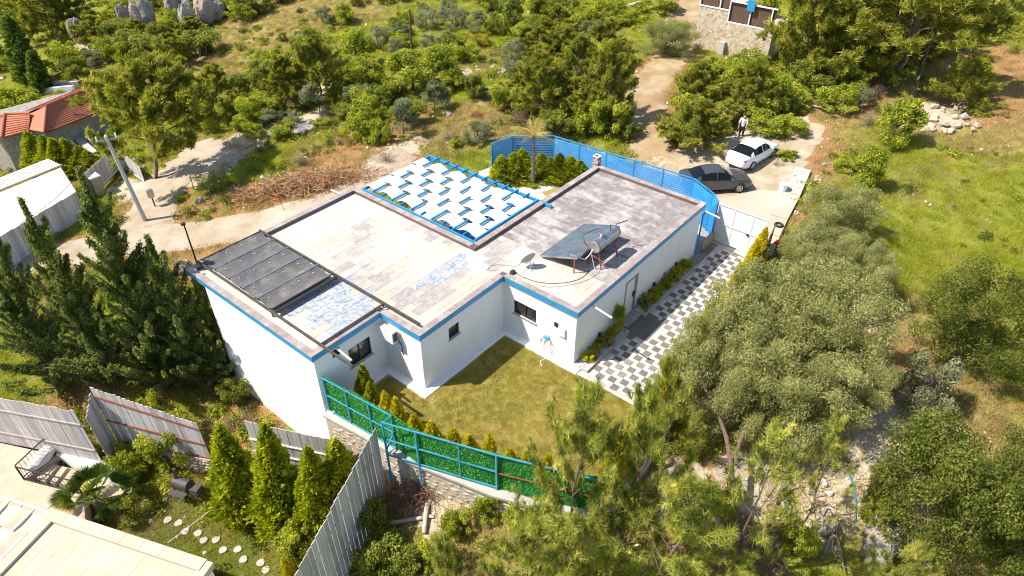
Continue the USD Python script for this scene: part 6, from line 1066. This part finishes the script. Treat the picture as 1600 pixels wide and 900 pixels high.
fill(30, 1030, 1400, lin_((1030, 125), (1130, 130), (1200, 110), (1400, 40)), lin_((1030, 240), (1100, 235), (1250, 200), (1400, 165)), ['bright0', 'bright2', 'pine0', 'pine1', 'pine2', 'dark0', 'btree1'], (1.4, 2.8), 'in the thicket between the ochre track and the meadow', 'thicket right of the ochre track', .5)
fill(14, 1050, 1600, lin_((1050, -60), (1600, -60)), lin_((1050, -25), (1600, -5)), ['pine0', 'dark0', 'pine2', 'bright0'], (3, 5), 'in the wood beyond the upper right edge', 'wood beyond the upper right edge')
V('pinetall', 243, 84, 284, 165, 'leaning pine with a tall bare trunk beside the stony track', sink=.02, tilt=(.633 * .27, -.774 * .27))
for i, (x, yt) in enumerate([(54, 204), (74, 210), (94, 212), (110, 215), (124, 226), (138, 234), (150, 240), (163, 248)]): V(f'thuja{i % 2}', x, yt, 272 if i < 6 else 268, 50, f'yellow green conifer in the row beside the clad building, number {"one two three four five six seven eight".split()[i]} from its left', 'conifers in the row beside the clad building', sink=0, P=None)
# cypresses left of the house: tip column and row, foot row, width
for f, tx, ty, by_, w, lb in [('cypress0', 30, 308, 600, 150, 'tall dark cypress with its tip nearest the left edge'), ('cypress1', 120, 260, 590, 185, 'tallest dark cypress with its tip before the clad building'), ('cypress2', 228, 366, 600, 165, 'dark cypress with spreading boughs left of the roof corner'), ('cypress0', 300, 425, 588, 130, 'dark cypress close against the white end wall'), ('cypress1', 80, 392, 606, 150, 'lower dark cypress between the two tallest tips'), ('cypress2', 178, 400, 606, 150, 'lower dark cypress in front of the tallest one'), ('cypress1', -45, 330, 590, 150, 'dark cypress cut by the left edge'), ('cypress0', 262, 440, 602, 120, 'dark cypress behind the boarded fence corner'), ('cypress2', 335, 492, 592, 90, 'small dark cypress under the roof corner'), ('cypress1', -5, 440, 612, 140, 'low dark cypress above the long board fence'), ('cypress2', 150, 330, 596, 140, 'slim dark cypress right of the tallest tip')]:
    bx = tx + 130
    for _ in range(5): Q = ground(bx, by_); h = height_to(Q, ty); bx += (tx - proj(Q + [0, 0, h])[0]) * .9
    plant(f, Q - [0, 0, .1], h, w / 40.0 / .5 * .95, lb, tilt=(0, 0))
# neighbour's garden
for i, (x, yt, yb, w) in enumerate([(355, 660, 805, 84), (418, 672, 822, 88), (482, 680, 815, 76), (528, 682, 790, 80)]): V(f'thuja{i % 2}', x, yt, yb, w, f'bright bushy conifer inside the board fence, {["closest to the barbecue", "second from the barbecue", "third from the barbecue", "closest to the tall grey fence"][i]}', sink=.03)
for a in [('thuja0', 503, 745, 835, 55, 'lower bright conifer pressed against the tall grey fence'), ('gold0', 450, 866, 905, 20, 'small golden conifer at the foot of the tall grey fence'), ('bright0', 185, 700, 748, 60, 'round green shrub at the end of the whitewashed ledge'), ('bright1', 225, 612, 690, 60, 'climbing shrub spilling over the board fence'), ('bright2', 262, 655, 735, 76, 'lower part of the climbing shrub, before the stone footing'), ('bright0', 300, 655, 690, 40, 'thin spray of the climbing shrub on the right boards'), ('bright1', 460, 810, 870, 70, 'low leafy shrub against the tall grey fence'), ('dry1', 385, 632, 668, 60, 'dry straw coloured weeds below the white end wall'), ('dry0', 350, 640, 672, 40, 'dry weeds behind the board fence'), ('dark1', 330, 560, 605, 60, 'dark weeds in the shade of the white end wall'), ('dark2', 365, 592, 640, 50, 'dark weeds at the foot of the white end wall')]: V(*a)
# along the green fence and the hedge of the plot
for i, (x, y, h) in enumerate([(1.25, -4.45, 2.25), (1.15, -5.1, 1.9), (1.25, -5.9, 1.9), (1.2, -6.6, 1.95), (1.3, -7.5, 1.7), (1.45, -8.3, 1.65), (1.6, -9.2, 1.85), (1.9, -10.0, 1.8), (2.05, -10.8, 1.85), (2.35, -11.6, 1.8), (2.6, -12.3, 1.8), (2.9, -13.0, 1.9), (3.2, -13.7, 1.7)]): plant(f'gold{i % 2}' if i > 1 else 'thuja0', (x + .25, y + .05, 0), h * R.uniform(.86, 1.02), R.uniform(1.35, 1.8) if i > 1 else 2.3, f'small golden conifer inside the green mat fence, {["first by the house", "second by the house", "third by the house", "fourth by the house", "at the fence corner", "just past the fence corner", "seventh along", "eighth along", "ninth along", "tenth along", "eleventh along", "by the last blue post", "half hidden by pine boughs"][i]}', 'golden conifers along the green mat fence')
for i in range(17):
    u = i / 16; x = 22.4 - 17.5 * u; y = -13.05 - 1.75 * u ** 1.0; plant(f'gold{i % 2}', (x, y, 0), R.uniform(1.9, 2.4), 1.9, f'{_ord[i]} golden conifer from the gate in the hedge along the paved path', 'golden conifers forming the hedge along the paved path')
for i, (x, h) in enumerate([(9.75, .5), (10.35, .55), (10.95, .6), (11.45, .6), (12.0, .65)]): plant('goldbush0' if i == 0 else f'bedbush{i % 2}', (x, -10.3, .08), h, .72, ['golden flowering bush at the lawn end of the pebble bed', 'low bush next to the golden one in the pebble bed', 'low bush in the middle of the near pebble bed', 'low bush below the wall lamp in the near bed', 'low bush beside the little tree near the door'][i])
plant('btree1', (12.5, -10.25, .08), 1.5, .9, 'slender little tree in the bed beside the white door')
for i, x in enumerate(np.linspace(14.8, 19.3, 9)): plant('dark0' if i == 0 else f'bedbush{i % 2}', (x, -10.3, .08), R.uniform(.55, .75), .8, f'{_ord[i - 1]} low rounded bush after the dark one in the bed between door and gate' if i else 'dark little bush starting the pebble bed beyond the door', 'low bushes in the bed between door and gate' if i else None)
for i, (px, py, yt) in enumerate([(785, 285, 240), (800, 283, 236), (815, 280, 232), (845, 280, 240), (858, 281, 246), (872, 283, 240), (888, 285, 243), (903, 287, 250), (828, 281, 246)]): P0 = at(px, py, z=0); plant(f'thuja{i % 2}', P0, height_to(P0, yt), 4.3, f'{_ord[(0, 1, 2, 4, 5, 6, 7, 8, 3)[i]]} bushy green conifer from the left inside the blue louvre fence', 'conifers in the hedge inside the blue louvre fence')
for i, (px, py) in enumerate([(808, 286), (820, 291), (832, 294), (868, 288), (800, 279)]): plant(f'bedbush{i % 2}', at(px, py, z=.02), .4, .8, f'{_ord[(1, 2, 3, 4, 0)[i]]} low edging bush from the left around the palm bed', 'edging bushes around the palm bed')
bdp = at(835, 286, z=0); single('pebble_bed', MB().prism([(bdp[0] + a_ * math.cos(t), bdp[1] + a_ * .8 * math.sin(t)) for t, a_ in ((t, 1.5 + .25 * math.sin(3 * t)) for t in np.linspace(0, 2 * np.pi, 24, endpoint=False))], .03, .06), m_wpaint, 'white pebble bed around the palm trunk', 'pebble bed', kind='structure')
single('garden_grass', MB().prism([tuple(at(a, b_, z=0)[:2]) for a, b_ in ((842, 290), (880, 284), (905, 290), (885, 310), (850, 306))], .03, .05), m_lawn, 'small patch of grass beyond the terrace roof edge', 'lawn', kind='structure')
# olives, broad shrubs and the young pines of the right foreground
for a in [('olive0', 1322, 288, 385, 120, 'grey olive tree farthest up the row, above the footpath'), ('olive1', 1282, 352, 455, 105, 'grey olive tree beside the slabs near the gate'), ('olive2', 1345, 375, 480, 105, 'grey olive tree where the footpath begins'), ('olive0', 1175, 425, 590, 200, 'broad grey olive tree hanging over the paved path'), ('olive1', 1290, 415, 600, 190, 'broad grey olive tree in the middle of the row'), ('olive2', 1120, 515, 655, 165, 'grey olive tree covering the golden hedge'), ('olive0', 1235, 540, 690, 200, 'nearest large grey olive tree'), ('olive1', 1330, 540, 655, 120, 'grey olive tree beside the pale bare ground'), ('olive2', 1150, 610, 690, 120, 'low grey olive boughs behind the young pines'),
          ('silver0', 1455, 558, 648, 105, 'single grey green bush standing in the meadow'), ('mastic0', 1532, 418, 580, 160, 'large dark green shrub at the right edge of the meadow'), ('mastic1', 1520, 670, 880, 210, 'broad green shrub filling the lower right corner'), ('mastic0', 1600, 720, 900, 150, 'broad green shrub cut by the right edge'), ('bright2', 1385, 765, 815, 60, 'small leafy shrub left of the broad corner shrub'), ('mastic1', 1390, 735, 790, 70, 'dull scrub above the fallen planks'), ('dry0', 1410, 720, 760, 60, 'dry scrub on the pale bare ground')]: V(*a)
for a in [('near0', 902, 606, 880, 175, 'young pine with a single leader in front of the lawn'), ('near1', 985, 612, 890, 180, 'young pine with twin leaders in front of the path corner'), ('near2', 806, 775, 940, 190, 'low young pine at the lower edge left of the centre'), ('near0', 1040, 745, 960, 230, 'low bushy young pine at the lower edge'), ('near1', 1055, 575, 720, 100, 'slender young pine beside the golden hedge end'), ('near3', 1190, 650, 905, 200, 'open young pine with crooked bare boughs'), ('near3', 1295, 660, 830, 130, 'small young pine near the blue plastic strip'), ('near0', 900, 800, 990, 240, 'low young pine with long needles at the lower edge centre'), ('near2', 1150, 860, 985, 170, 'young pine tips at the lower edge below the crooked boughs'), ('near0', 1375, 800, 860, 60, 'tiny pine beside the fallen planks'), ('near1', 1410, 850, 960, 110, 'young pine tip at the lower edge near the planks'), ('near2', 700, 850, 960, 120, 'low pine tip at the lower edge right of the tall fence')]: V(*a, sink=0)
for a in [('bright0', 712, 800, 842, 52, 'bright weed bush below the blue posts'), ('bright1', 762, 775, 815, 48, 'bright weed bush at the foot of the rubble wall'), ('bright2', 680, 845, 895, 54, 'bright weed bush at the lower edge beside the pale rubble'), ('dark0', 590, 830, 890, 90, 'dark weeds in the shadow of the tall grey fence'), ('dark1', 640, 860, 905, 70, 'dark weeds at the lower edge in the fence shadow'), ('dark2', 585, 780, 835, 60, 'dark weeds at the base of the tall grey fence'), ('dry0', 768, 752, 790, 60, 'dry straw tuft under the blue railing'), ('bright2', 820, 790, 825, 60, 'green weeds below the right end of the green fence'), ('bright0', 1130, 755, 800, 60, 'leafy bush beneath the crooked pine boughs'), ('bright1', 1255, 815, 865, 60, 'leafy bush beneath the small young pine')]: V(*a)
# crooked dead boughs in front
def bough(pts, zs, r0, label, mat=m_bark2, name='fallen_bough'):
    P = np.array([ground(a, b_) + [0, 0, z] for (a, b_), z in zip(pts, zs)]); t = np.linspace(0, len(P) - 1, len(P) * 5); P = CubicSpline(np.arange(len(P)), P)(t); r = np.random.default_rng(int(P[0, 0] * 100) % 1000); mb = MB().tube(P, np.linspace(r0, r0 * .3, len(P)), 8)
    for k_ in range(3, len(P) - 2, 2):
        d_ = unit(r.normal(size=3) + [0, 0, .6]); L = r.uniform(.3, .8); mb.tube([P[k_], P[k_] + d_ * L * .5 + r.normal(0, .05, 3), P[k_] + d_ * L], [r0 * .3, r0 * .2, r0 * .06], 5)
    single(name, mb, mat, label, 'bough', smooth=40)
bough([(1150, 850), (1135, 790), (1120, 730), (1095, 690), (1080, 660)], (.3, 1.2, 1.9, 2.4, 2.9), .13, 'crooked bare pine trunk rising out of the young pines', name='bare_trunk'); bough([(1135, 760), (1150, 715), (1170, 680)], (1.5, 2.0, 2.6), .08, 'bare forked branch right of the crooked pine trunk'); bough([(1095, 880), (1120, 850), (1145, 830)], (.5, .6, .8), .13, 'thick sawn pine bough near the lower edge'); bough([(1060, 905), (1120, 885), (1180, 880), (1230, 905)], (.4, .5, .5, .3), .11, 'long pale fallen bough along the lower edge'); bough([(1285, 870), (1300, 850), (1310, 880), (1320, 900)], (.3, .5, .4, .2), .07, 'twisted pale root like bough near the lower edge', m_twig); bough([(1205, 790), (1225, 770), (1240, 765)], (.3, .5, .7), .06, 'pale twisted dead branch below the olives', m_twig)
bough([(1410, 190), (1425, 150), (1438, 105), (1445, 60)], (.2, .6, 2.0, 4.0), .16, 'bare forked pine trunk at the meadow edge', name='bare_trunk')
m_logpale = M('pale_log', (.55, .48, .41), (.44, .37, .31), scale=4, rough=.9)
for p_, q_, r0, lb in (((575, 832), (662, 812), .09, 'long pale curved log below the brush'), ((668, 790), (663, 836), .10, 'short pale upright log beside the long curved one'), ((1262, 166), (1298, 178), .09, 'white fallen trunk in the scrub beyond the parking place')):
    a, b_ = ground(*p_) + [0, 0, .12], ground(*q_) + [0, 0, .15]; single('log', MB().tube([a, (a + b_) / 2 + [0, 0, .12], b_], [r0, r0 * .95, r0 * .8], 8), m_logpale, lb, 'log', smooth=40)
for k_, (p_, q_) in enumerate((((1397, 832), (1450, 886)), ((1402, 828), (1432, 858)), ((1408, 845), (1428, 868)))):
    a, b_ = ground(*p_) + [0, 0, .12 + .05 * k_], ground(*q_) + [0, 0, .12]; single('plank', MB().beam(a, b_, .16, .05), m_logpale, ['longest pale plank lying on the soil near the lower right shrub', 'second pale plank lying against the longest one', 'short pale plank beside the two longer ones'][k_], 'plank')
bl_ = [ground(1322, 735) + [0, 0, .1], ground(1332, 760) + [0, 0, .12], ground(1336, 790) + [0, 0, .08], ground(1335, 835) + [0, 0, .05]]; single('plastic_strip', MB().beam(bl_[0], bl_[1], .09, .02).beam(bl_[1], bl_[2], .08, .02).beam(bl_[2], bl_[3], .05, .02), M('dull_blue_plastic', (.09, .22, .30), (.06, .16, .22)), 'strip of blue plastic sheeting lying on the rubble', 'plastic strip')
# rocks
def boulder(px, py, ytop, wpx, label, seed, mat=None, dpt=.8):
    P = ground(px, py); h = height_to(P, ytop); w = wpx * ((P - CAM) @ FW) / F_PX; r = np.random.default_rng(seed); mb = MB(); flat = h < .6 * w; n = 9 if flat else 7
    for i in range(n):
        sz = np.array([w, w * dpt, h]) * ([.5, .5, .75] if flat else [.6, .7, .95]) * r.uniform(.6, 1.15, 3); c = np.array([r.uniform(-.5, .5) * (w - sz[0]), r.uniform(-.5, .5) * (w * dpt - sz[1]), (0 if flat else r.random() * max(0, h - sz[2])) + sz[2] * .42]); me = rock((0, 0, 0), sz, seed * 31 + i, 30); v = np.array(me.subdivide().subdivide().vertices); f = me.subdivide().subdivide().faces
        v *= (1 + .30 * (meshkit.fbm(v / max(sz) * [7, 7, 3.5] + i, 5, seed) - .5) * 2)[:, None]; mb.add(v + c + P - [0, 0, .1], f)
    single('boulder', mb, mat or m_cliff, label, 'boulder')
m_cliff = M('cliff_limestone', (.36, .315, .27), (.19, .175, .165), scale=1.1, detail=10, rough=.95, bump=.9, bscale=5, bdist=.15, c3=(.38, .29, .21), scale3=.5)
for i in range(26): px, py = 1440 + 90 * R.random(), 168 + 40 * R.random(); Q = ground(px, py); sz = R.uniform(.35, .9); single('rubble_stone', rock(Q + [0, 0, sz * .2], (sz, sz * .8, sz * .6), 5000 + i, 18), m_stone[R.choice([1, 1, 2, 0])], 'pale tumbled stone in the rubble under the lower pine at the meadow edge', 'stone', 'rubble under the lower pine')
for a in [(130, 66, 18, 34, 'standing grey limestone slab between dark pines', 1), (144, 86, 70, 40, 'low buff rock at the foot of the standing slab', 2), (230, 52, -14, 42, 'tall pale rock face at the upper edge', 3), (200, 44, 0, 24, 'narrow rock left of the tall pale face', 4), (298, 50, -10, 30, 'rock pillar at the right end of the rock face', 5), (330, 34, -20, 60, 'dark shaded rock bank at the field corner', 6), (278, 30, -20, 40, 'rock topping the upper edge between two pillars', 7), (292, 425, 400, 34, 'pale boulder behind the left roof corner', 8), (325, 460, 440, 26, 'small boulder under the left roof corner', 9), (312, 318, 306, 16, 'yellowish stone beside the track', 10), (1560, 36, 26, 26, 'pale rock at the upper right edge', 13), (1517, 60, 52, 9, 'white stone lying in the upper meadow', 14), (1365, 862, 825, 90, 'large grey slab rock near the fallen planks', 15), (1285, 830, 805, 50, 'buff rock beneath the small young pine', 16), (1060, 745, 725, 50, 'pale rock among the young pines', 17), (1110, 835, 808, 50, 'buff rock below the crooked pine trunk', 18), (895, 72, 52, 44, 'white rock outcrop above the thicket', 19), (475, 148, 135, 36, 'pale rubble outcrop in the scrub', 20), (480, 200, 184, 56, 'pale bare rock outcrop on the slope', 21), (715, 124, 112, 26, 'white stones beside the small dark tree', 22), (785, 112, 102, 26, 'flat pale rock left of the thicket', 23), (700, 178, 170, 24, 'flat white stones under the young olive', 24), (372, 610, 582, 40, 'concrete lump at the foot of the white end wall', 25), (1330, 272, 264, 20, 'pale stone below the thin leaning tree', 26), (1295, 255, 249, 30, 'row of pale stones beyond the kerb', 27)]: boulder(*a)
# brush piles
def brush(name, cx, cy, rx, ry, hgt, n, mat, label, seed, yaw=0, thick=.012, L=(.5, 1.3)):
    r = np.random.default_rng(seed); mb = MB(); c = ground(cx, cy)
    for i in range(n):
        u, v_ = r.normal(0, .42, 2); dx, dy = u * rx, v_ * ry; x = c[0] + dx * math.cos(yaw) - dy * math.sin(yaw); y = c[1] + dx * math.sin(yaw) + dy * math.cos(yaw); hh = hgt * max(0, 1 - (u * u + v_ * v_) * .9) * r.random(); d_ = unit(r.normal(size=3) * [1, 1, .45]); l_ = r.uniform(*L); p = np.array([x, y, gz(x, y) + .03 + hh]); mb.tube([p - d_ * l_ / 2, p + r.normal(0, .06, 3), p + d_ * l_ / 2], [thick, thick * .8, thick * .3], 3, cap=False)
    single(name, LM(*mb.get(), 9), mat, label, 'brush pile', kind='stuff')
m_orange = leafM('brush_orange', [(.22, .105, .045), (.36, .19, .085), (.46, .29, .15), (.30, .22, .15)], .05, gain=1.2); m_redtw = leafM('brush_red', [(.10, .05, .04), (.20, .11, .085), (.30, .19, .14)], .05, gain=1.3)
brush('brush_pile', 470, 292, 5.4, 1.7, .8, 2600, m_orange, 'long heap of orange brown cut branches behind the house', 1, yaw=math.radians(-38), thick=.022); brush('brush_heap', 655, 770, 1.3, 1.1, .9, 420, m_redtw, 'heap of reddish pruned twigs below the blue posts', 2, thick=.012); brush('brush_heap', 1180, 880, 2.0, 1.2, .3, 260, m_redtw, 'scattered dead twigs under the young pines', 3); brush('brush_heap', 445, 165, 3, 1.2, .4, 200, m_redtw, 'grey twigs under the loose pines', 4); brush('brush_heap', 1370, 145, 2, 1.2, .5, 200, m_redtw, 'dry branches under the large pines', 5)
# palms
dp = at(832, 290, z=.03); pt = Thing('date_palm', 'young palm with yellowed drooping fronds inside the blue fence', 'palm', dp); hp = height_to(dp, 214); r = np.random.default_rng(5)
tb_ = MB(); zz = np.linspace(0, hp, 26); tb_.tube([(dp[0] + .05 * math.sin(z), dp[1], dp[2] + z) for z in zz], [.15 + .025 * (i % 2) - .0025 * i for i in range(26)], 9); pt.part('trunk', tb_, m_bark)
for i in range(15):
    th = i * 2.4; el = r.uniform(.25, 1.35); L = r.uniform(1.5, 2.3); t = np.linspace(0, 1, 14); dirh = np.array([math.cos(th), math.sin(th), 0]); pth = dp + [0, 0, hp] + dirh * (L * t * math.cos(el * .8))[:, None] + np.array([0, 0, 1]) * (L * (math.sin(el) * t - .55 * t ** 2.2))[:, None]; mb = MB().tube(pth, np.linspace(.025, .006, 14), 4); sd_ = np.cross(dirh, [0, 0, 1])
    for k_ in range(2, 14):
        for s_ in (-1, 1):
            for q_ in (0, .5):
                b0 = pth[k_ - 1] + (pth[k_] - pth[k_ - 1]) * q_; d_ = unit(sd_ * s_ + unit(pth[k_] - pth[k_ - 1]) * .8 + [0, 0, -.35] + r.normal(0, .12, 3)); l_ = .42 * math.sin(math.pi * min(1, .15 + k_ / 15)); w_ = unit(pth[k_] - pth[k_ - 1]) * .016; mb.add([b0 - w_, b0 + w_, b0 + d_ * l_ + [0, 0, -.08]], [(0, 1, 2)])
    pt.part('frond', LM(*mb.get(), 3), LF['palmdry'])
fpb = ground(165, 806); fpt = Thing('fan_palm', 'fan palm with broad green fronds beside the cream tiled roof', 'palm', fpb); fpt.part('trunk', MB().tube([fpb - [0, 0, .1], fpb + [0, 0, .6], fpb + [0, 0, 1.3]], [.22, .2, .16], 10), m_bark)
for i in range(17):
    th = i * 2.4 + .3; el = r.uniform(.1, 1.25); L = r.uniform(.7, 1.15); dirh = np.array([math.cos(th) * math.cos(el), math.sin(th) * math.cos(el), math.sin(el)]); o = fpb + [0, 0, 1.25]; e = o + dirh * L; mb = MB().tube([o, (o + e) / 2 + [0, 0, .06], e], [.022, .016, .012], 4); sd_ = unit(np.cross(dirh, [0, 0, 1.0])); upv = np.cross(sd_, dirh)
    for a in np.linspace(-1.35, 1.35, 25):
        d_ = dirh * math.cos(a) + sd_ * math.sin(a); l_ = .82 * (.85 + .15 * math.cos(a)) * r.uniform(.85, 1.05); w_ = np.cross(d_, upv) * .022; b0 = e; m1 = e + d_ * l_ * .55 + upv * .03; tip = e + d_ * l_ - np.array([0, 0, .16 * l_]); mb.add([b0, m1 - w_, tip, m1 + w_], [(0, 1, 2), (0, 2, 3)])
    fpt.part('frond', LM(*mb.get(), 4), LF['palmdry'] if i in (4, 9) else LF['palm'])
# ------------------------------------------------------------------ ground cover nobody could count
NOGO = FLAT.buffer(-.1).union(TRACKS['lot'].buffer(.3)).union(PLOT.buffer(.15)).union(Polygon(RB)).union(T1).union(Polygon(rect(0, LU, 0, 7.5)))
def tuft(seed, leaf, n, h, w, spread, broad=False):
    r = np.random.default_rng(seed); o = np.column_stack([r.normal(0, spread, (n, 2)), np.zeros(n)]); d_ = unit(np.column_stack([r.normal(0, .5, (n, 2)), np.full(n, 1.0)])); s_ = unit(np.cross(d_, r.normal(size=(n, 3)))) * w / 2; L = h * r.uniform(.5, 1.2, (n, 1)); return LM(np.stack([o - s_, o + s_, o + d_ * L], 1).reshape(-1, 3), np.arange(3 * n).reshape(-1, 3), 3)
def scatter(name, label, cat, protos, mat, P, S, smooth=False):
    path = numbered('/World', name); pi = UsdGeom.PointInstancer.Define(stage, path); tg = []
    for i, pm in enumerate(protos): v_, f_ = vf(pm); q_ = usdkit.mesh(stage, f'{path}/form_{i}', (v_, f_), mat, smooth); tone(q_, len(v_), getattr(pm, 'k', 999), i); tg.append(q_.GetPath())
    pi.CreatePrototypesRel().SetTargets(tg); n = len(P); r = np.random.default_rng(len(name)); pi.CreateProtoIndicesAttr(Vt.IntArray.FromNumpy(r.integers(0, len(protos), n).astype(np.int32))); pi.CreatePositionsAttr(Vt.Vec3fArray.FromNumpy(P.astype(np.float32))); a = r.uniform(0, 2 * np.pi, n)
    pi.CreateOrientationsAttr(Vt.QuathArray([Gf.Quath(float(math.cos(t / 2)), 0, 0, float(math.sin(t / 2))) for t in a])); pi.CreateScalesAttr(Vt.Vec3fArray.FromNumpy(np.repeat(S[:, None], 3, 1).astype(np.float32))); tag(pi.GetPrim(), label, cat, kind='stuff')
def spots(n, seed, y0=-20, y1=960, allow=None, power=1.0):
    r = np.random.default_rng(seed); X = r.uniform(-14, 75, n * 6); Y = r.uniform(-36, 72, n * 6); Pj = proj(np.column_stack([X, Y, _zi(np.column_stack([X, Y]))])); dep = np.hypot(X - CAM[0], Y - CAM[1]); ok = (Pj[:, 0] > -60) & (Pj[:, 0] < 1660) & (Pj[:, 1] > y0) & (Pj[:, 1] < y1) & ~contains_xy(NOGO, X, Y) & (r.random(n * 6) < np.clip((26 / dep) ** power, 0, 1)); X, Y = X[ok][:n], Y[ok][:n]; return np.column_stack([X, Y, _zi(np.column_stack([X, Y]))])
_mi = {k_: RegularGridInterpolator((GX, GY), v_.reshape(len(GX), len(GY)), bounds_error=False, fill_value=0) for k_, v_ in masks.items()}
m_gg = leafM('grass_green', [(.085, .105, .008), (.14, .158, .012), (.195, .20, .020), (.27, .25, .04)], .45, pscale=.35); m_gd = leafM('grass_dry', [(.16, .13, .035), (.28, .21, .07), (.40, .31, .13), (.5, .41, .22)], .3, pscale=.35, gain=1.15)
P = spots(30000, 1); gfac = meshkit.fbm(np.column_stack([P[:, :2] * .22, np.zeros(len(P))]), 4, 6) + .5 * _mi['dry'](P[:, :2]) + .5 * _mi['soil'](P[:, :2]) + .6 * _mi['pale'](P[:, :2]); rr = R.random(len(P)); keep = rr > .35 * _mi['soil'](P[:, :2]) + .8 * _mi['pale'](P[:, :2]); g_ = (gfac + R.normal(0, .1, len(P))) < .62
scatter('meadow_grass', 'green grass tufts all over the hillside and meadow', 'grass', [tuft(i, 'g', 46, .20, .030, .22) for i in range(4)], m_gg, P[keep & g_], R.uniform(.6, 1.35, (keep & g_).sum())); scatter('dry_grass', 'straw coloured grass tufts over the dry slopes', 'grass', [tuft(10 + i, 'g', 40, .22, .026, .22) for i in range(4)], m_gd, P[keep & ~g_], R.uniform(.6, 1.35, (keep & ~g_).sum()))
P = spots(3600, 2, power=.6); wk = meshkit.fbm(np.column_stack([P[:, :2] * .15, np.ones(len(P))]), 3, 2); P = P[(wk > .46) & (_mi['pale'](P[:, :2]) < .5) & ~((P[:, 0] > 16) & (P[:, 1] < -13.5) & (R.random(len(P)) < .8))]
def weed(seed): r = np.random.default_rng(seed); Q, d_ = cloud([(r.normal(0, .16), r.normal(0, .16), .1, .17) for _ in range(6)], 170, r); Q[:, 2] = np.abs(Q[:, 2]); return leaves(Q, d_, .085, .6, r)
scatter('ground_weeds', 'low leafy weeds scattered between the bushes', 'weeds', [weed(i) for i in range(4)], LF['bright'], P[::2], R.uniform(.6, 2.0, len(P[::2]))); scatter('scrub', 'low dull scrub scattered over the slopes', 'scrub', [weed(10 + i) for i in range(4)], LF['mastic'], P[1::2], R.uniform(.6, 2.0, len(P[1::2])))
P = spots(5200, 3, power=.8); sk2 = meshkit.fbm(np.column_stack([P[:, :2] * .3, np.zeros(len(P))]), 3, 12) + .45 * _mi['pale'](P[:, :2]) + .12 * _mi['soil'](P[:, :2]); P = P[(sk2 > .52) & ~((P[:, 0] > 16) & (P[:, 1] < -13.5) & (R.random(len(P)) < .75))]
m_peb = leafM('field_stones', [(.40, .34, .27), (.54, .48, .40), (.64, .60, .53)], .0, gain=1); scatter('field_stones', 'small pale stones strewn over the slopes', 'stones', [rock((0, 0, .2), (1, .8, .7), i, 14) for i in range(4)], m_peb, P, R.exponential(.09, len(P)) + .05)
nl = 11000; X, Y = R.uniform(.4, 9.1, nl), R.uniform(-15.3, -3.8, nl); ok = contains_xy(LAWN, X, Y); scatter('lawn_grass', 'short golden green grass blades of the lawn', 'grass', [tuft(20 + i, 'g', 40, .045, .012, .07) for i in range(3)], leafM('lawn_blades', [(.13, .135, .02), (.22, .195, .034), (.31, .25, .055), (.40, .32, .10)], .3, pscale=.6, gain=1.5), np.column_stack([X[ok], Y[ok], np.full(ok.sum(), .03)]), R.uniform(.7, 1.3, ok.sum()))
# plain cover of leafy tufts on the neighbour's lawn
P = np.array([(x, y, gz(x, y) + .03) for x, y in zip(R.uniform(-9, -2, 3000), R.uniform(-6, 5, 3000)) if GARDEN.contains(Point(x, y)) and not T1.contains(Point(x, y)) and not Polygon(rect(0, LU, 0, 7.5)).contains(Point(x, y))]); scatter('garden_grass_blades', 'grass of the neighbouring garden around the stepping stones', 'grass', [tuft(30 + i, 'g', 34, .07, .016, .10) for i in range(3)], m_gg, P, R.uniform(.6, 1.2, len(P)))
